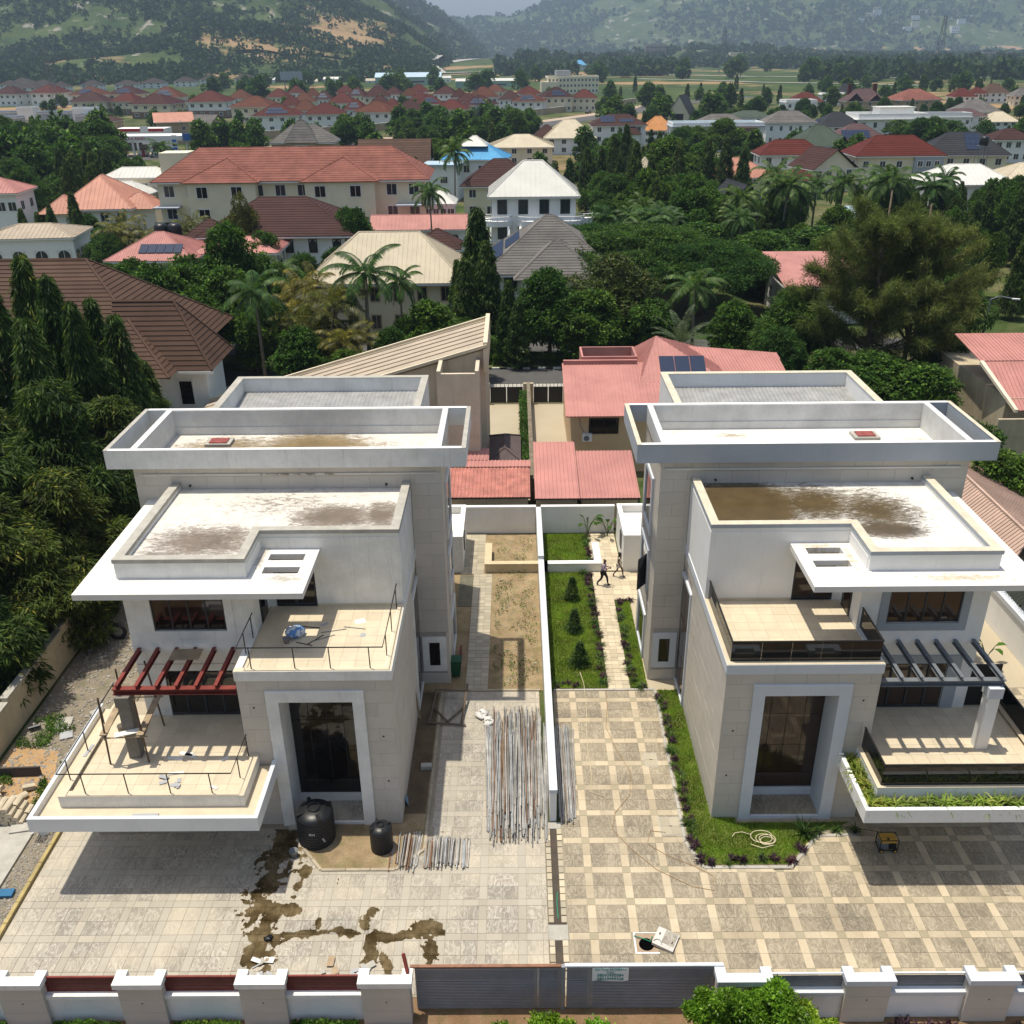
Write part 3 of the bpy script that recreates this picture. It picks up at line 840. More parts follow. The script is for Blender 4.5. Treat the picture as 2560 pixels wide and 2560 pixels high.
ROOF_R2 = stain_roof('clean_white_roof', (0.68, 0.66, 0.61), [(18.6, 40.4, 1.4, 2.0, 0.55), (9.6, 39.6, 1.3, 0.8, 0.45), (10.3, 42.2, 1.4, 0.7, 0.4)], (0.26, 0.19, 0.11))
EAVE_L = stain_roof('dusty_eave_top', (0.68, 0.66, 0.62), [(-8.9, 31.0, 0.9, 0.6, 0.55), (-10.1, 32.6, 0.25, 1.3, 0.6)], (0.30, 0.27, 0.22))
EAVE_R = stain_roof('leaf_stained_eave_top', (0.70, 0.69, 0.66), [(16.5, 30.7, 3.2, 0.45, 0.5), (13.0, 32.4, 0.3, 1.4, 0.5), (12.1, 33.3, 1.4, 0.25, 0.5)], (0.36, 0.29, 0.18))
CORN_R = mat('blue_grey_cornice_paint', (0.40, 0.43, 0.46), 0.65, 0.08, 0.6, 10, 0.06, streak=0.12)
INNER = mat('patchy_grey_white_paint', (0.60, 0.60, 0.58), 0.75, 0.16, 0.9, 7, 0.08, streak=0.18, dirt=(0.30, 0.28, 0.24))
RED_HATCH = mat('faded_red_hatch', (0.28, 0.07, 0.06), 0.7, 0.3, 4, 20)
villa(-1, -0.1, 'unfinished white and beige three-storey villa with red steel pergola and stained roof', dict(wall=WHITE_OLD, stone=STONE_L, joint=JOINT, band=WHITE_OLD, trim=WHITE_OLD, glass=GLASS, mull=FRAME, surround=WHITE_OLD, roof1=ROOF_L1, roof2=ROOF_L2, cope=CONC, copetop=CONC, cornice=WHITE_OLD, capfront=WHITE, inner=INNER, slab=WHITE, rimtop=GREYL, eave=EAVE_L, pergola=REDM, column=CONC_D, columnhead=CONC_D, hatch=15.6, hatchmat=RED_HATCH))
villa(1, 0.1, 'finished white and grey three-storey villa with smoked glass balconies and grey pergola', dict(wall=WHITE, stone=STONE_R, joint=JOINT_R, band=GREYL, trim=GREYL, glass=GLASSB, mull=BLACKM, surround=GREYP, roof1=ROOF_R1, roof2=ROOF_R2, cope=GREYP, copetop=COPE_R, cornice=CORN_R, capfront=WHITE, inner=INNER, slab=WHITE, rimtop=WHITE, eave=EAVE_R, pergola=GREYM, column=WHITE, columnhead=GREYL, hatch=15.0, hatchmat=RED_HATCH))
# ---------------------------------------------------------------- leaves, small plants
def leaf_mat(name, dark, light, tip=None, rough=0.5, trans=0.35, spread=1.0):
 t = NT(name)
 r = t.island()
 c = t.ramp(r, [(0.0, dark), (0.55, tuple((a + b) / 2 for a, b in zip(dark, light))), (0.9, light)] + ([(1.0, tip)] if tip else []))
 n = t.noise(t.pos(), 0.75, 4, 0.65)
 c = t.mix(1.0, c, t.ramp(n, [(0.34, 0.5), (0.66, 1.4)]), 'MULTIPLY')
 o = t.orand()
 c = t.mix(1.0, c, t.ramp(o, [(0.0, (0.72, 0.82, 0.75)), (0.5, (1.0, 1.0, 1.0)), (1.0, (1.3, 1.12, 0.95))]), 'MULTIPLY')
 t.fin(c, rough, 0, 0.15)
 tl = t.node('ShaderNodeBsdfTranslucent')
 t.set(tl.inputs[0], t.mix(1.0, c, (1.25, 1.3, 0.7), 'MULTIPLY'))
 mx = t.node('ShaderNodeMixShader')
 mx.inputs[0].default_value = trans
 t.t.links.new(t.b.outputs[0], mx.inputs[1])
 t.t.links.new(tl.outputs[0], mx.inputs[2])
 t.t.links.new(mx.outputs[0], t.out.inputs[0])
 return t.m
LAWN = leaf_mat('lawn_blades', (0.085, 0.17, 0.014), (0.25, 0.38, 0.04), (0.48, 0.46, 0.13), 0.7, 0.5)
PURPLE = leaf_mat('purple_leaves', (0.022, 0.010, 0.018), (0.06, 0.026, 0.045), (0.12, 0.09, 0.075), 0.6, 0.2)
STRAP = leaf_mat('strap_leaves', (0.10, 0.16, 0.02), (0.26, 0.34, 0.06), (0.48, 0.46, 0.16), 0.5, 0.3)
SPIKY = leaf_mat('spiky_leaves', (0.03, 0.07, 0.015), (0.08, 0.15, 0.03), (0.2, 0.22, 0.07), 0.5, 0.25)
HERB = leaf_mat('ground_cover_leaves', (0.03, 0.075, 0.008), (0.09, 0.18, 0.02), (0.2, 0.28, 0.05), 0.55, 0.3)
BRIGHT = leaf_mat('bright_glossy_leaves', (0.075, 0.16, 0.010), (0.25, 0.42, 0.035), (0.48, 0.62, 0.12), 0.35, 0.45)
CONIF = leaf_mat('conifer_needles', (0.012, 0.03, 0.008), (0.04, 0.085, 0.02), (0.09, 0.14, 0.04), 0.6, 0.2)
def blades(name, N, place, h0, h1, w, lean, m, rs, seg=1):
 B = place(N)
 n = len(B)
 a = rs.uniform(0, 2 * np.pi, n)
 h = rs.uniform(h0, h1, n)
 l = rs.uniform(0, lean, n) * h
 la = rs.uniform(0, 2 * np.pi, n)
 s = np.stack([np.cos(a), np.sin(a), np.zeros(n)], 1) * w / 2
 tip = B + np.stack([np.cos(la) * l, np.sin(la) * l, h], 1)
 V = np.stack([B - s, B + s, tip], 1).reshape(-1, 3)
 F = np.arange(3 * n).reshape(-1, 3)
 return np_mesh(name, V, F, m)
def strap_plant(name, n, L, w, m, seed, droop=0.8, up=0.9):
 rs = random.Random(seed)
 b = MB()
 for k in range(n):
  a = rs.uniform(0, 6.283)
  l = L * rs.uniform(0.6, 1.1)
  e = rs.uniform(0.35, up) * 1.35
  d = Vector((math.cos(a), math.sin(a), 0))
  sd = Vector((-math.sin(a), math.cos(a), 0))
  p = Vector((rs.uniform(-.04, .04), rs.uniform(-.04, .04), 0))
  pts = [p]
  for s in range(3):
   p = p + (d * math.cos(e) + Vector((0, 0, 1)) * math.sin(e)) * l / 3
   pts.append(p)
   e -= droop * rs.uniform(0.6, 1.1)
  ws = [w * 0.6, w, w * 0.75, 0.004]
  V = []
  for q, ww in zip(pts, ws): V += [q - sd * ww / 2, q + sd * ww / 2]
  b.add(V, [(0, 1, 3, 2), (2, 3, 5, 4), (4, 5, 7, 6)])
 return b.mesh(name, m, fix=False)
def put(name, me, loc, rz=0, s=1.0, label=None, cat=None, group=None):
 o = link(name, me, None, loc, (0, 0, rz), (s, s, s) if not isinstance(s, tuple) else s)
 return tag(o, label, cat, group)
rs_ = np.random.RandomState(5)
def scatter_poly(polys, n, z, rs):
 out = []
 for poly in polys:
  xs = [p[0] for p in poly]
  ys = [p[1] for p in poly]
  area = abs(sum(poly[i][0] * poly[(i + 1) % len(poly)][1] - poly[(i + 1) % len(poly)][0] * poly[i][1] for i in range(len(poly)))) / 2
  out.append((poly, area, (min(xs), max(xs), min(ys), max(ys))))
 tot = sum(a for _, a, _ in out)
 P = []
 for poly, a, (x0, x1, y0, y1) in out:
  k = int(n * a / tot)
  got = 0
  while got < k:
   x = rs.uniform(x0, x1)
   y = rs.uniform(y0, y1)
   if in_poly(x, y, poly):
    P.append((x, y, z))
    got += 1
 return np.array(P)
# ---------------------------------------------------------------- boundary walls
pw = thing('boundary_wall', 'long low white party wall between the two villa plots', 'wall', (1.36, 41, 0))
b = MB()
b.box(1.22, 1.48, 28.75, 47.6, 0, 1.5)
b.box(1.22, 1.48, 47.6, 54.05, 0, 1.72)
b.build('wall_body', WHITE, pw)
b = MB()
b.box(1.19, 1.51, 28.72, 47.6, 1.5, 1.68)
b.box(1.19, 1.51, 47.6, 54.08, 1.72, 1.9)
b.build('coping', GREYL, pw)
for (x0, x1, lab) in ((-3.45, 1.19, 'white rear boundary wall of the left garden with brown splashed base'), (1.51, 6.2, 'white rear boundary wall behind the banana plants')):
 w = thing('boundary_wall', lab, 'wall', ((x0 + x1) / 2, 54.2, 0))
 MB().box(x0, x1, 54.1, 54.3, 0, 1.78).build('wall_body', SOILW if x0 < 0 else WHITE, w)
 MB().box(x0, x1, 54.06, 54.34, 1.78, 1.92).build('coping', WHITE, w)
lw = thing('boundary_wall', 'long stained beige boundary wall under the dark trees on the left', 'wall', (-23, 36, 0))
for (y0, y1, h) in ((31.0, 34.4, 1.75), (34.4, 40, 1.95), (40, 62, 2.1)):
 MB().box(-23.3, -23.05, y0, y1, 0, h).build('wall_body', BEIGEW, lw)
 MB().box(-23.36, -23.0, y0, y1, h, h + 0.1).build('coping', CONC, lw)
rw = thing('boundary_wall', 'white boundary wall with grey coping on the far right', 'wall', (25.4, 36, 0))
MB().box(25.3, 25.55, 26, 44.2, 0, 1.95).build('wall_body', WHITE, rw)
MB().box(25.22, 25.63, 26, 44.24, 1.95, 2.2).build('coping', GREYL, rw)
# razor wire coil on the wall
b = MB()
pts = []
for k in range(900):
 t = k / 900
 a = k * 0.42
 pts.append((25.75 + 0.42 * math.cos(a) + 0.05 * math.sin(k * 0.9), 30 + 14 * t, 2.62 + 0.42 * math.sin(a)))
b.tube(pts, 0.012, 3)
solo('razor_wire_coil', b, mat('galvanised_wire', (0.35, 0.35, 0.34), 0.4, 0.2, bump=0, metal=0.8), 'coil of razor wire along the white wall on the far right', 'wire', loc=(25.7, 37, 2.2))
# ---------------------------------------------------------------- kerbs, beds, lawns, paths
kerb('kerb', [(-8.5, 28.0), (-8.45, 27.35), (-7.58, 26.28), (-4.75, 26.28), (-3.72, 27.3), (-3.72, 37.45), (1.05, 37.45)], 0.13, 0.07)
kerb('kerb', [(13.4, 27.95), (11.75, 27.87), (10.3, 26.3), (7.0, 26.3), (6.5, 27.6), (6.62, 37.45), (1.7, 37.45)], 0.13, 0.05, CONC)
kerb('kerb', [(-18.42, 21), (-18.42, 31.3)], 0.16, 0.16, mat('yellowed_kerb', (0.42, 0.33, 0.14), 0.85, 0.35, 1.5, 18, 0.25))
kerb('kerb', [(-16.8, 28.3), (-12.1, 28.3)], 0.16, 0.1)
kerb('kerb', [(14.0, 28.4), (18.8, 28.4)], 0.16, 0.1)
sheet('planting_bed', [(-8.42, 28.72), (-8.4, 27.4), (-7.55, 26.36), (-4.8, 26.36), (-3.8, 27.35), (-3.8, 37.4), (-4.72, 37.4), (-4.72, 28.72)], 0.035, SOIL)
sheet('side_planting_bed', [(-4.7, 29.2), (-3.84, 29.2), (-3.84, 37.3), (-4.7, 37.3)], 0.042, SOIL_D)
GRASSB = soil_mat('turf_base', (0.09, 0.14, 0.02), (0.19, 0.21, 0.06), 0.6, (0.08, 0.16, 0.015))
LA = [(13.2, 28.6), (11.7, 28.0), (10.25, 26.45), (7.05, 26.45), (6.65, 27.6), (6.72, 37.38), (7.74, 37.38), (7.74, 28.88), (8.7, 28.88), (8.7, 28.6), (12.4, 28.6)]
LB = [(1.6, 37.6), (4.3, 37.6), (4.3, 48.9), (1.6, 48.9)]
LC = [(1.6, 49.4), (4.35, 49.4), (4.45, 53.9), (1.6, 53.9)]
LD = [(5.5, 37.6), (6.3, 37.6), (6.3, 45.6), (5.5, 45.6)]
for i, q in enumerate((LA, LB, LC, LD)): sheet('lawn_base', q, 0.03 + 0.001 * i, GRASSB)
tag(link('lawn_grass', blades('lawn_grass', 90000, lambda n: scatter_poly([LA, LB, LC, LD], n, 0.03, rs_), 0.05, 0.13, 0.022, 0.8, LAWN, rs_)), 'green lawn grass around the right villa', 'grass', kind='stuff')
def path(x0, x1, y0, y1, m, w=0.36, h=0.33, seed=1, name='garden_path'):
 base = sheet(name, [(x0, y0), (x1, y0), (x1, y1), (x0, y1)], 0.02, TERRJ)
 rn = random.Random(seed)
 nx = max(1, round((x1 - x0) / w))
 ny = max(1, round((y1 - y0) / h))
 for j in range(ny):
  for i in range(nx):
   a = x0 + (x1 - x0) * i / nx
   c = y0 + (y1 - y0) * j / ny
   piece('path_stone', round((x1 - x0) / nx - 0.015, 3), round((y1 - y0) / ny - 0.015, 3), rn.choice((0.025, 0.03, 0.034)), m, base, (a + (x1 - x0) / nx / 2, c + (y1 - y0) / ny / 2, 0.015), 0.006)
path(4.38, 5.45, 37.5, 45.8, PATHM)
path(4.4, 7.6, 45.8, 48.95, PATHM, 0.5, 0.5, 2)
path(4.5, 6.2, 49.1, 53.9, PATHM, 0.45, 0.45, 3)
path(-2.6, -1.5, 37.55, 48.8, PATHG, 0.36, 0.33, 4)
path(-3.4, -2.0, 48.8, 53.9, PATHG, 0.45, 0.45, 5)
sheet('dark_path_patch', [(-3.4, 45.2), (-2.62, 45.2), (-2.62, 48.7), (-3.4, 48.7)], 0.03, mat('mossy_paving', (0.14, 0.13, 0.09), 0.8, 0.3, 3))
for S, m, lab in ((-1, mat('sandy_render', (0.55, 0.45, 0.29), 0.85, 0.12, 1), 'low L-shaped sandy patio wall in the bare left garden'), (1, WHITE, 'low L-shaped white patio wall across the green lawn')):
 w = thing('patio_wall', lab, 'low wall', (AX + S * 2, 49.2, 0))
 b = MB()
 b.box(AX + S * 0.02 + (-S * 0.3 if S < 0 else 0), AX + S * 3.45, 49.0, 49.3, 0, 0.55)
 b.box(AX + S * 3.1, AX + S * 3.45, 49.3, 51.6, 0, 0.55)
 b.build('wall_body', m, w)
 b = MB()
 b.box(AX + S * 0.02 + (-S * 0.3 if S < 0 else 0), AX + S * 3.49, 48.96, 49.34, 0.55, 0.62)
 b.box(AX + S * 3.07, AX + S * 3.49, 49.34, 51.64, 0.55, 0.62)
 b.build('coping', WHITE if S > 0 else m, w)
for S, lab in ((-1, 'small white flat-roofed outbuilding behind the unfinished villa'), (1, 'small white flat-roofed outbuilding by the two people')):
 X = lambda u: AX + S * u
 a = thing('outbuilding', lab, 'outbuilding', (X(5.9), 51.1, 0))
 b = MB()
 for q in ((4.75, 7.3, 49.05, 49.25, 0, 2.3), (4.75, 4.95, 49.25, 53.3, 0, 2.3), (7.1, 7.3, 49.25, 53.3, 0, 2.3), (4.95, 7.1, 53.1, 53.3, 0, 2.3), (4.95, 7.1, 49.25, 53.1, 0, 1.95)):
  b.box(X(q[0]), X(q[1]), *q[2:])
 b.build('walls', WHITE if S > 0 else WHITE_OLD, a)
 b = MB()
 for q in ((4.71, 7.34, 49.01, 49.29, 2.3, 2.45), (4.71, 4.99, 49.29, 53.34, 2.3, 2.45), (7.06, 7.34, 49.29, 53.34, 2.3, 2.45), (4.99, 7.06, 53.06, 53.34, 2.3, 2.45)):
  b.box(X(q[0]), X(q[1]), *q[2:])
 b.build('parapet_coping', WHITE, a)
 MB().box(X(4.7), X(4.76), 50.2, 50.9, 0.9, 1.9).build('window', FRAME, a)
# ---------------------------------------------------------------- centre drain between the driveways
dr = tag(thing('drain', None, None, (1.35, 25.3, 0)), kind='structure')
b = MB()
b.box(1.0, 1.68, 20.9, 28.72, -0.05, -0.012)
b.build('drain_bed', mat('drain_mud', (0.07, 0.055, 0.04), 0.8, 0.3), dr)
rn = random.Random(8)
for x in (1.11, 1.57):
 for k in range(24):
  y = 21.05 + k * 0.325
  if 23.05 < y < 23.75: continue
  piece('drain_stone', 0.19 if x < 1.3 else 0.2, rn.choice((0.28, 0.30, 0.31)), rn.choice((0.03, 0.036, 0.042)), rn.choice((KERB, PATHM, PATHG)), dr, (x, y, -0.012), 0.012)
piece('drain_cover', 0.72, 0.66, 0.05, CONC, dr, (1.34, 23.4, -0.012), 0.02)
piece('drain_cover', 0.6, 0.35, 0.06, CONC, dr, (1.36, 28.5, -0.012), 0.02)
MB().tube([(1.36, 24.0, 0.0), (1.34, 24.6, 0.0), (1.37, 25.2, 0.0)], 0.02, 6).build('green_pipe', mat('green_plastic', (0.02, 0.22, 0.12), 0.5, bump=0), dr)
# ---------------------------------------------------------------- front wall: piers, low walls, gates
def gate_pier(x0, x1, lab, mstone, mcap, grp=None, notch=True):
 r = thing('wall_pier', lab, 'pier', ((x0 + x1) / 2, 20.1, 0), 0, 'capped piers of the front wall')
 core = MB()
 core.box(x0 + 0.11, x1 - 0.11, 19.99, 20.36, 0, 1.78)
 core.build('pier_core', JOINT, r)
 ph = 0.595
 for k in range(3):
  piece('stone_panel', x1 - x0 - 0.16, 0.03, ph - 0.007, mstone, r, ((x0 + x1) / 2, 19.975, k * ph))
  for xx in (x0 + 0.095, x1 - 0.095):
   piece('stone_panel', 0.03, 0.38, ph - 0.007, mstone, r, (xx, 20.175, k * ph))
 b = MB()
 if notch:
  b.prism([(x0, 19.87), (x1, 19.87), (x1, 20.43), (x1 - 0.33, 20.43), (x1 - 0.33, 20.2), (x0 + 0.33, 20.2), (x0 + 0.33, 20.43), (x0, 20.43)], 1.785, 2.0)
 b.build('pier_cap', mcap, r)
 piece('weep_outlet', 0.04, 0.02, 0.03, BLACKM, r, ((x0 + x1) / 2, 19.955, 1.02))
 return r
def low_wall(x0, x1, lab, mslat, mframe, mwall, mledge, n=9):
 r = thing('front_wall', lab, 'front wall', ((x0 + x1) / 2, 20.2, 0), 0, 'low front walls with slatted infill')
 MB().box(x0, x1, 20.12, 20.34, 0, 1.08).build('wall_body', mwall, r)
 MB().box(x0, x1, 20.06, 20.4, 1.08, 1.24).build('ledge', mledge, r)
 f = MB()
 f.box(x0, x1, 20.24, 20.3, 1.86, 1.9)
 f.box(x0, x1, 20.24, 20.3, 1.24, 1.28)
 f.box(x0, x0 + 0.05, 20.24, 20.3, 1.28, 1.86)
 f.box(x1 - 0.05, x1, 20.24, 20.3, 1.28, 1.86)
 f.build('slat_frame', mframe, r)
 for k in range(n):
  piece('slat', x1 - x0 - 0.104, 0.02, 0.045, mslat, r, ((x0 + x1) / 2, 20.262 + (0.004 if k % 2 else 0), 1.295 + k * 0.063))
 return r
LPI = [(-16.55, -14.98), (-12.75, -11.2), (-8.93, -7.35), (-5.1, -3.4)]
for k, (a, c) in enumerate(LPI):
 gate_pier(a, c, ('white-capped stone pier at the far left corner of the picture', 'white-capped stone pier second from the left', 'white-capped stone pier third from the left', 'white-capped stone pier beside the left grey gate')[k], STONE_L, WHITE_OLD)
RPI = [(6.1, 7.86), (10.1, 11.66), (13.94, 15.52)]
for k, (a, c) in enumerate(RPI):
 gate_pier(a, c, ('grey-capped stone pier behind the bright leafy shrub at the right gate', 'grey-capped stone pier second from the right', 'grey-capped stone pier at the right end of the front wall')[k], STONE_R, GREYL)
for k in range(3):
 low_wall(LPI[k][1] - 0.1, LPI[k + 1][0] + 0.1, ('front wall with dark red slats between the two leftmost piers', 'front wall with dark red slats between second and third left piers', 'front wall with dark red slats beside the left gate pier')[k], RUSTM, REDM, SOILW, WHITE_OLD)
low_wall(-18.6, -16.45, 'front wall with dark red slats at the left edge of the picture', RUSTM, REDM, SOILW, WHITE_OLD)
for k in range(2):
 low_wall(RPI[k][1] - 0.1, RPI[k + 1][0] + 0.1, ('front wall with grey louvre slats beside the bright leafy shrub', 'front wall with grey louvre slats between the two rightmost piers')[k], GREYM, GREYL, WHITE, GREYL, 8)
low_wall(15.42, 18.2, 'front wall with grey louvre slats at the right edge of the picture', GREYM, GREYL, WHITE, GREYL, 8)
GATEM = mat('gate_grey_steel', (0.27, 0.28, 0.30), 0.45, 0.12, 2, 30, 0.04, metal=0.15)
GATEB = mat('gate_gap_dark', (0.035, 0.036, 0.04), 0.6, 0.1, bump=0)
def gate_leaf(root, x0, x1, z0=0.06, z1=1.94, n=24, mid=1.40):
 f = MB()
 f.box(x0, x0 + 0.06, 20.45, 20.51, z0, z1)
 f.box(x1 - 0.06, x1, 20.45, 20.51, z0, z1)
 f.box(x0 + 0.06, x1 - 0.06, 20.45, 20.51, z1 - 0.06, z1)
 f.box(x0 + 0.06, x1 - 0.06, 20.45, 20.51, z0, z0 + 0.07)
 f.box(x0 + 0.06, x1 - 0.06, 20.45, 20.51, mid - 0.03, mid + 0.03)
 o = f.build('gate_frame', GATEM, root)
 MB().box(x0 + 0.06, x1 - 0.06, 20.505, 20.51, z0 + 0.07, z1 - 0.06).build('gap_shade_sheet', GATEB, root)  # added sheet, its dark colour stands in for shade between the slats
 MB().box(x1, x1 + 0.075, 20.46, 20.53, z0, z1 + 0.03).build('gate_stile', GATEM, root)
 for k in range(17):
  z = z0 + 0.075 + k * (mid - 0.11 - z0) / 17
  piece('gate_slat', round(x1 - x0 - 0.124, 3), 0.04, 0.042, GATEM, root, ((x0 + x1) / 2, 20.462, z), 0.004)
 for k in range(10):
  z = mid + 0.04 + k * 0.045
  piece('upper_slat', round(x1 - x0 - 0.124, 3), 0.03, 0.026, GATEM, root, ((x0 + x1) / 2, 20.47, z))
 return o
gl_ = thing('sliding_gate', 'grey louvred steel gate of the left plot under a rusty top rail', 'gate', (-1.4, 20.47, 0))
gate_leaf(gl_, -3.36, 0.47)
gate_leaf(gl_, 0.55, 1.24)
MB().box(-3.5, 1.28, 20.44, 20.54, 1.975, 2.03).build('top_rail', mat('rusty_rail', (0.27, 0.13, 0.075), 0.7, 0.3, 3, 25, 0.2), gl_)
gr_ = thing('sliding_gate', 'grey louvred steel gate of the right plot carrying a white notice', 'gate', (3.8, 20.47, 0))
gate_leaf(gr_, 1.46, 2.18)
gate_leaf(gr_, 2.25, 6.12)
MB().box(1.4, 6.4, 20.43, 20.55, 1.99, 2.05).build('top_rail', GREYL, gr_)
MB().box(1.28, 1.42, 20.43, 20.55, 0, 2.0).build('gate_post', GATEM, gr_)
def text_obj(name, body, size, mtl, loc, rot, parent=None, ext=0.002, align='CENTER', sx=1.0):
 cu = bpy.data.curves.new(name, 'FONT')
 cu.body = body
 cu.size = size
 cu.align_x = align
 cu.extrude = ext
 tmp = bpy.data.objects.new(name, cu)
 COL.objects.link(tmp)
 dg = bpy.context.evaluated_depsgraph_get()
 me = bpy.data.meshes.new_from_object(tmp.evaluated_get(dg))
 bpy.data.objects.remove(tmp)
 me.materials.clear()
 me.materials.append(mtl)
 o = origin(parent) if parent else (0, 0, 0)
 return link(name, me, parent, (loc[0] - o[0], loc[1] - o[1], loc[2] - o[2]), rot, (sx, 1, 1))
TEAL = mat('teal_print', (0.0, 0.23, 0.20), 0.6, 0.05, bump=0)
sg = thing('notice_banner', 'white notice banner with teal phone numbers hung on the right gate', 'banner', (2.84, 20.42, 1.66))
b = MB()
n = 14
for k in range(n):
 x0 = 2.26 + 1.16 * k / n
 x1 = 2.26 + 1.16 * (k + 1) / n
 f0 = 0.008 * math.sin(k * 0.9)
 f1 = 0.008 * math.sin((k + 1) * 0.9)
 b.hex8([(x0, 20.425 + f0, 1.37 + 0.02 * math.sin(k * .5)), (x1, 20.425 + f1, 1.37 + 0.02 * math.sin((k + 1) * .5)), (x1, 20.431 + f1, 1.37 + 0.02 * math.sin((k + 1) * .5)), (x0, 20.431 + f0, 1.37 + 0.02 * math.sin(k * .5)), (x0, 20.425 + f0, 1.97), (x1, 20.425 + f1, 1.97), (x1, 20.431 + f1, 1.97), (x0, 20.431 + f0, 1.97)])
b.build('banner_sheet', mat('banner_white', (0.75, 0.77, 0.76), 0.6, 0.04, bump=0), sg)
for txt, z, s in (('ON THIS PROPERTY', 1.855, 0.125), ('CALL', 1.735, 0.125), ('08095950084', 1.585, 0.17), ('08039999328', 1.415, 0.17)):
 text_obj('lettering', txt, s, TEAL, (2.84, 20.412, z), (R(90), 0, 0), sg, 0.003, sx=0.90)
solo('steel_offcut', MB().box(-0.05, 0.05, -0.04, 0.04, 0, 0.62, Matrix.Translation((-3.55, 20.25, 2.02)) @ Matrix.Rotation(R(-14), 4, 'Y') @ Matrix.Rotation(R(-25), 4, 'X')), REDM, 'red steel offcut leaning on the pier beside the left gate', 'steel offcut', loc=(-3.55, 20.25, 2.0))
# ---------------------------------------------------------------- scaffold tubes
def pipe_mesh(L, r=0.024):
 b = MB()
 b.tube([(0, 0, 0), (0, L, 0)], r, 6, False)
 b.tube([(0, 0.01, 0), (0, L - 0.01, 0)], r * 0.78, 6, True)
 return b
PIPE = []
for nm, c in (('grey_tube', (0.40, 0.41, 0.41)), ('dull_tube', (0.31, 0.30, 0.28)), ('pale_tube', (0.52, 0.50, 0.46)), ('rusty_tube', (0.24, 0.13, 0.075)), ('brown_tube', (0.33, 0.25, 0.18))):
 PIPE.append(mat(nm, c, 0.5, 0.3, 2.5, 18, 0.1, metal=0.25))
def pipes(name, n, L, xr, yf, yn, hmax, fan, lab, grp, seed, tilt=0.0, wts=(5, 3, 3, 0.7, 1.0), skew=0.0):
 rn = random.Random(seed)
 meshes = [pipe_mesh(L).mesh(name, m, True) for m in PIPE]
 for k in range(n):
  t = rn.random()
  x = xr[0] + (xr[1] - xr[0]) * t
  lay = rn.random() ** 1.4
  h = 0.03 + hmax * lay * math.sin(math.pi * min(max(t, 0.06), 0.94))
  y0 = yn + rn.uniform(-0.5, 0.5) * fan - 0.3 * lay
  ang = rn.gauss(0, 0.018) + skew * (t - 0.5)
  mi = rn.choices(range(5), wts)[0]
  o = link(name, meshes[mi], None, (x, y0, h), (R(tilt) + rn.gauss(0, 0.004), 0, ang))
  tag(o, lab, 'pipe', grp)
pipes('scaffold_tube', 200, 6.0, (-1.35, 1.1), 35.6, 28.9, 0.36, 2.6, 'long scaffold tube in the big pile left of the party wall', 'long scaffold tubes left of the party wall', 4, skew=-0.05)
pipes('scaffold_tube', 34, 5.6, (1.62, 2.35), 35, 29.0, 0.16, 0.7, 'long scaffold tube in the narrow pile right of the party wall', 'long scaffold tubes right of the party wall', 9)
pipes('short_tube', 62, 1.35, (-3.7, -1.95), 27.8, 26.55, 0.26, 0.28, 'short scaffold tube in the bundle lying on the driveway', 'short tubes on the driveway', 12)
pipes('short_tube', 42, 1.6, (-5.0, -3.95), 27.9, 26.5, 0.24, 0.35, 'short scaffold tube in the bundle beside the small black tank', 'short tubes beside the small tank', 15, skew=-0.1, wts=(2, 3, 3, 2, 3))
# ---------------------------------------------------------------- water tanks
BLK = mat('black_plastic', (0.012, 0.013, 0.015), 0.38, 0.15, 3, 20, 0.04)
WHP = mat('white_brush_paint', (0.7, 0.7, 0.68), 0.7, 0.1, bump=0)
def tank(loc, r, h, lab, mark):
 t = thing('water_tank', lab, 'water tank', loc)
 prof = [(r * 0.96, 0), (r * 0.98, 0.03)]
 n = 9
 for k in range(n):
  z = 0.05 + (h * 0.92 - 0.05) * k / n
  dz = (h * 0.92 - 0.05) / n
  prof += [(r, z), (r, z + dz * 0.72), (r * 0.975, z + dz * 0.8), (r * 0.975, z + dz * 0.92)]
 prof += [(r, h * 0.93), (r * 0.98, h), (r * 0.86, h * 1.07), (r * 0.55, h * 1.13), (r * 0.34, h * 1.15)]
 MB().lathe(prof, 32, loc).build('tank_body', BLK, t, True)
 nk = [(r * 0.34, h * 1.12), (r * 0.34, h * 1.22), (r * 0.31, h * 1.22), (r * 0.29, h * 1.18), (r * 0.28, h * 1.02)]
 MB().lathe(nk, 24, loc, False).build('tank_neck', BLK, t, True)
 for k in range(4):
  a = k * math.pi / 2 + 0.5
  b = MB()
  b.box(r * 0.3, r * 0.97, -r * 0.1, r * 0.1, h * 0.97, h * 1.135)
  b.xf(Matrix.Translation(loc) @ Matrix.Rotation(a, 4, 'Z'))
  b.build('lid_rib', BLK, t)
 if mark:
  text_obj('painted_mark', 'RH', 0.17, WHP, (loc[0] + 0.0, loc[1] - r * 1.004, h * 0.62), (R(90), 0, 0), t, 0.006)
  text_obj('painted_mark', 'ABBA', 0.10, WHP, (loc[0] + r * 0.52, loc[1] - r * 0.86, h * 0.36), (R(90), R(70), R(31)), t, 0.006)
 return t
tank((-8.02, 27.95, 0.04), 0.73, 1.32, 'large black plastic water tank with white painted letters by the entrance', True)
tank((-5.38, 27.4, 0.04), 0.44, 1.0, 'small black plastic water tank beside the tube bundle', False)
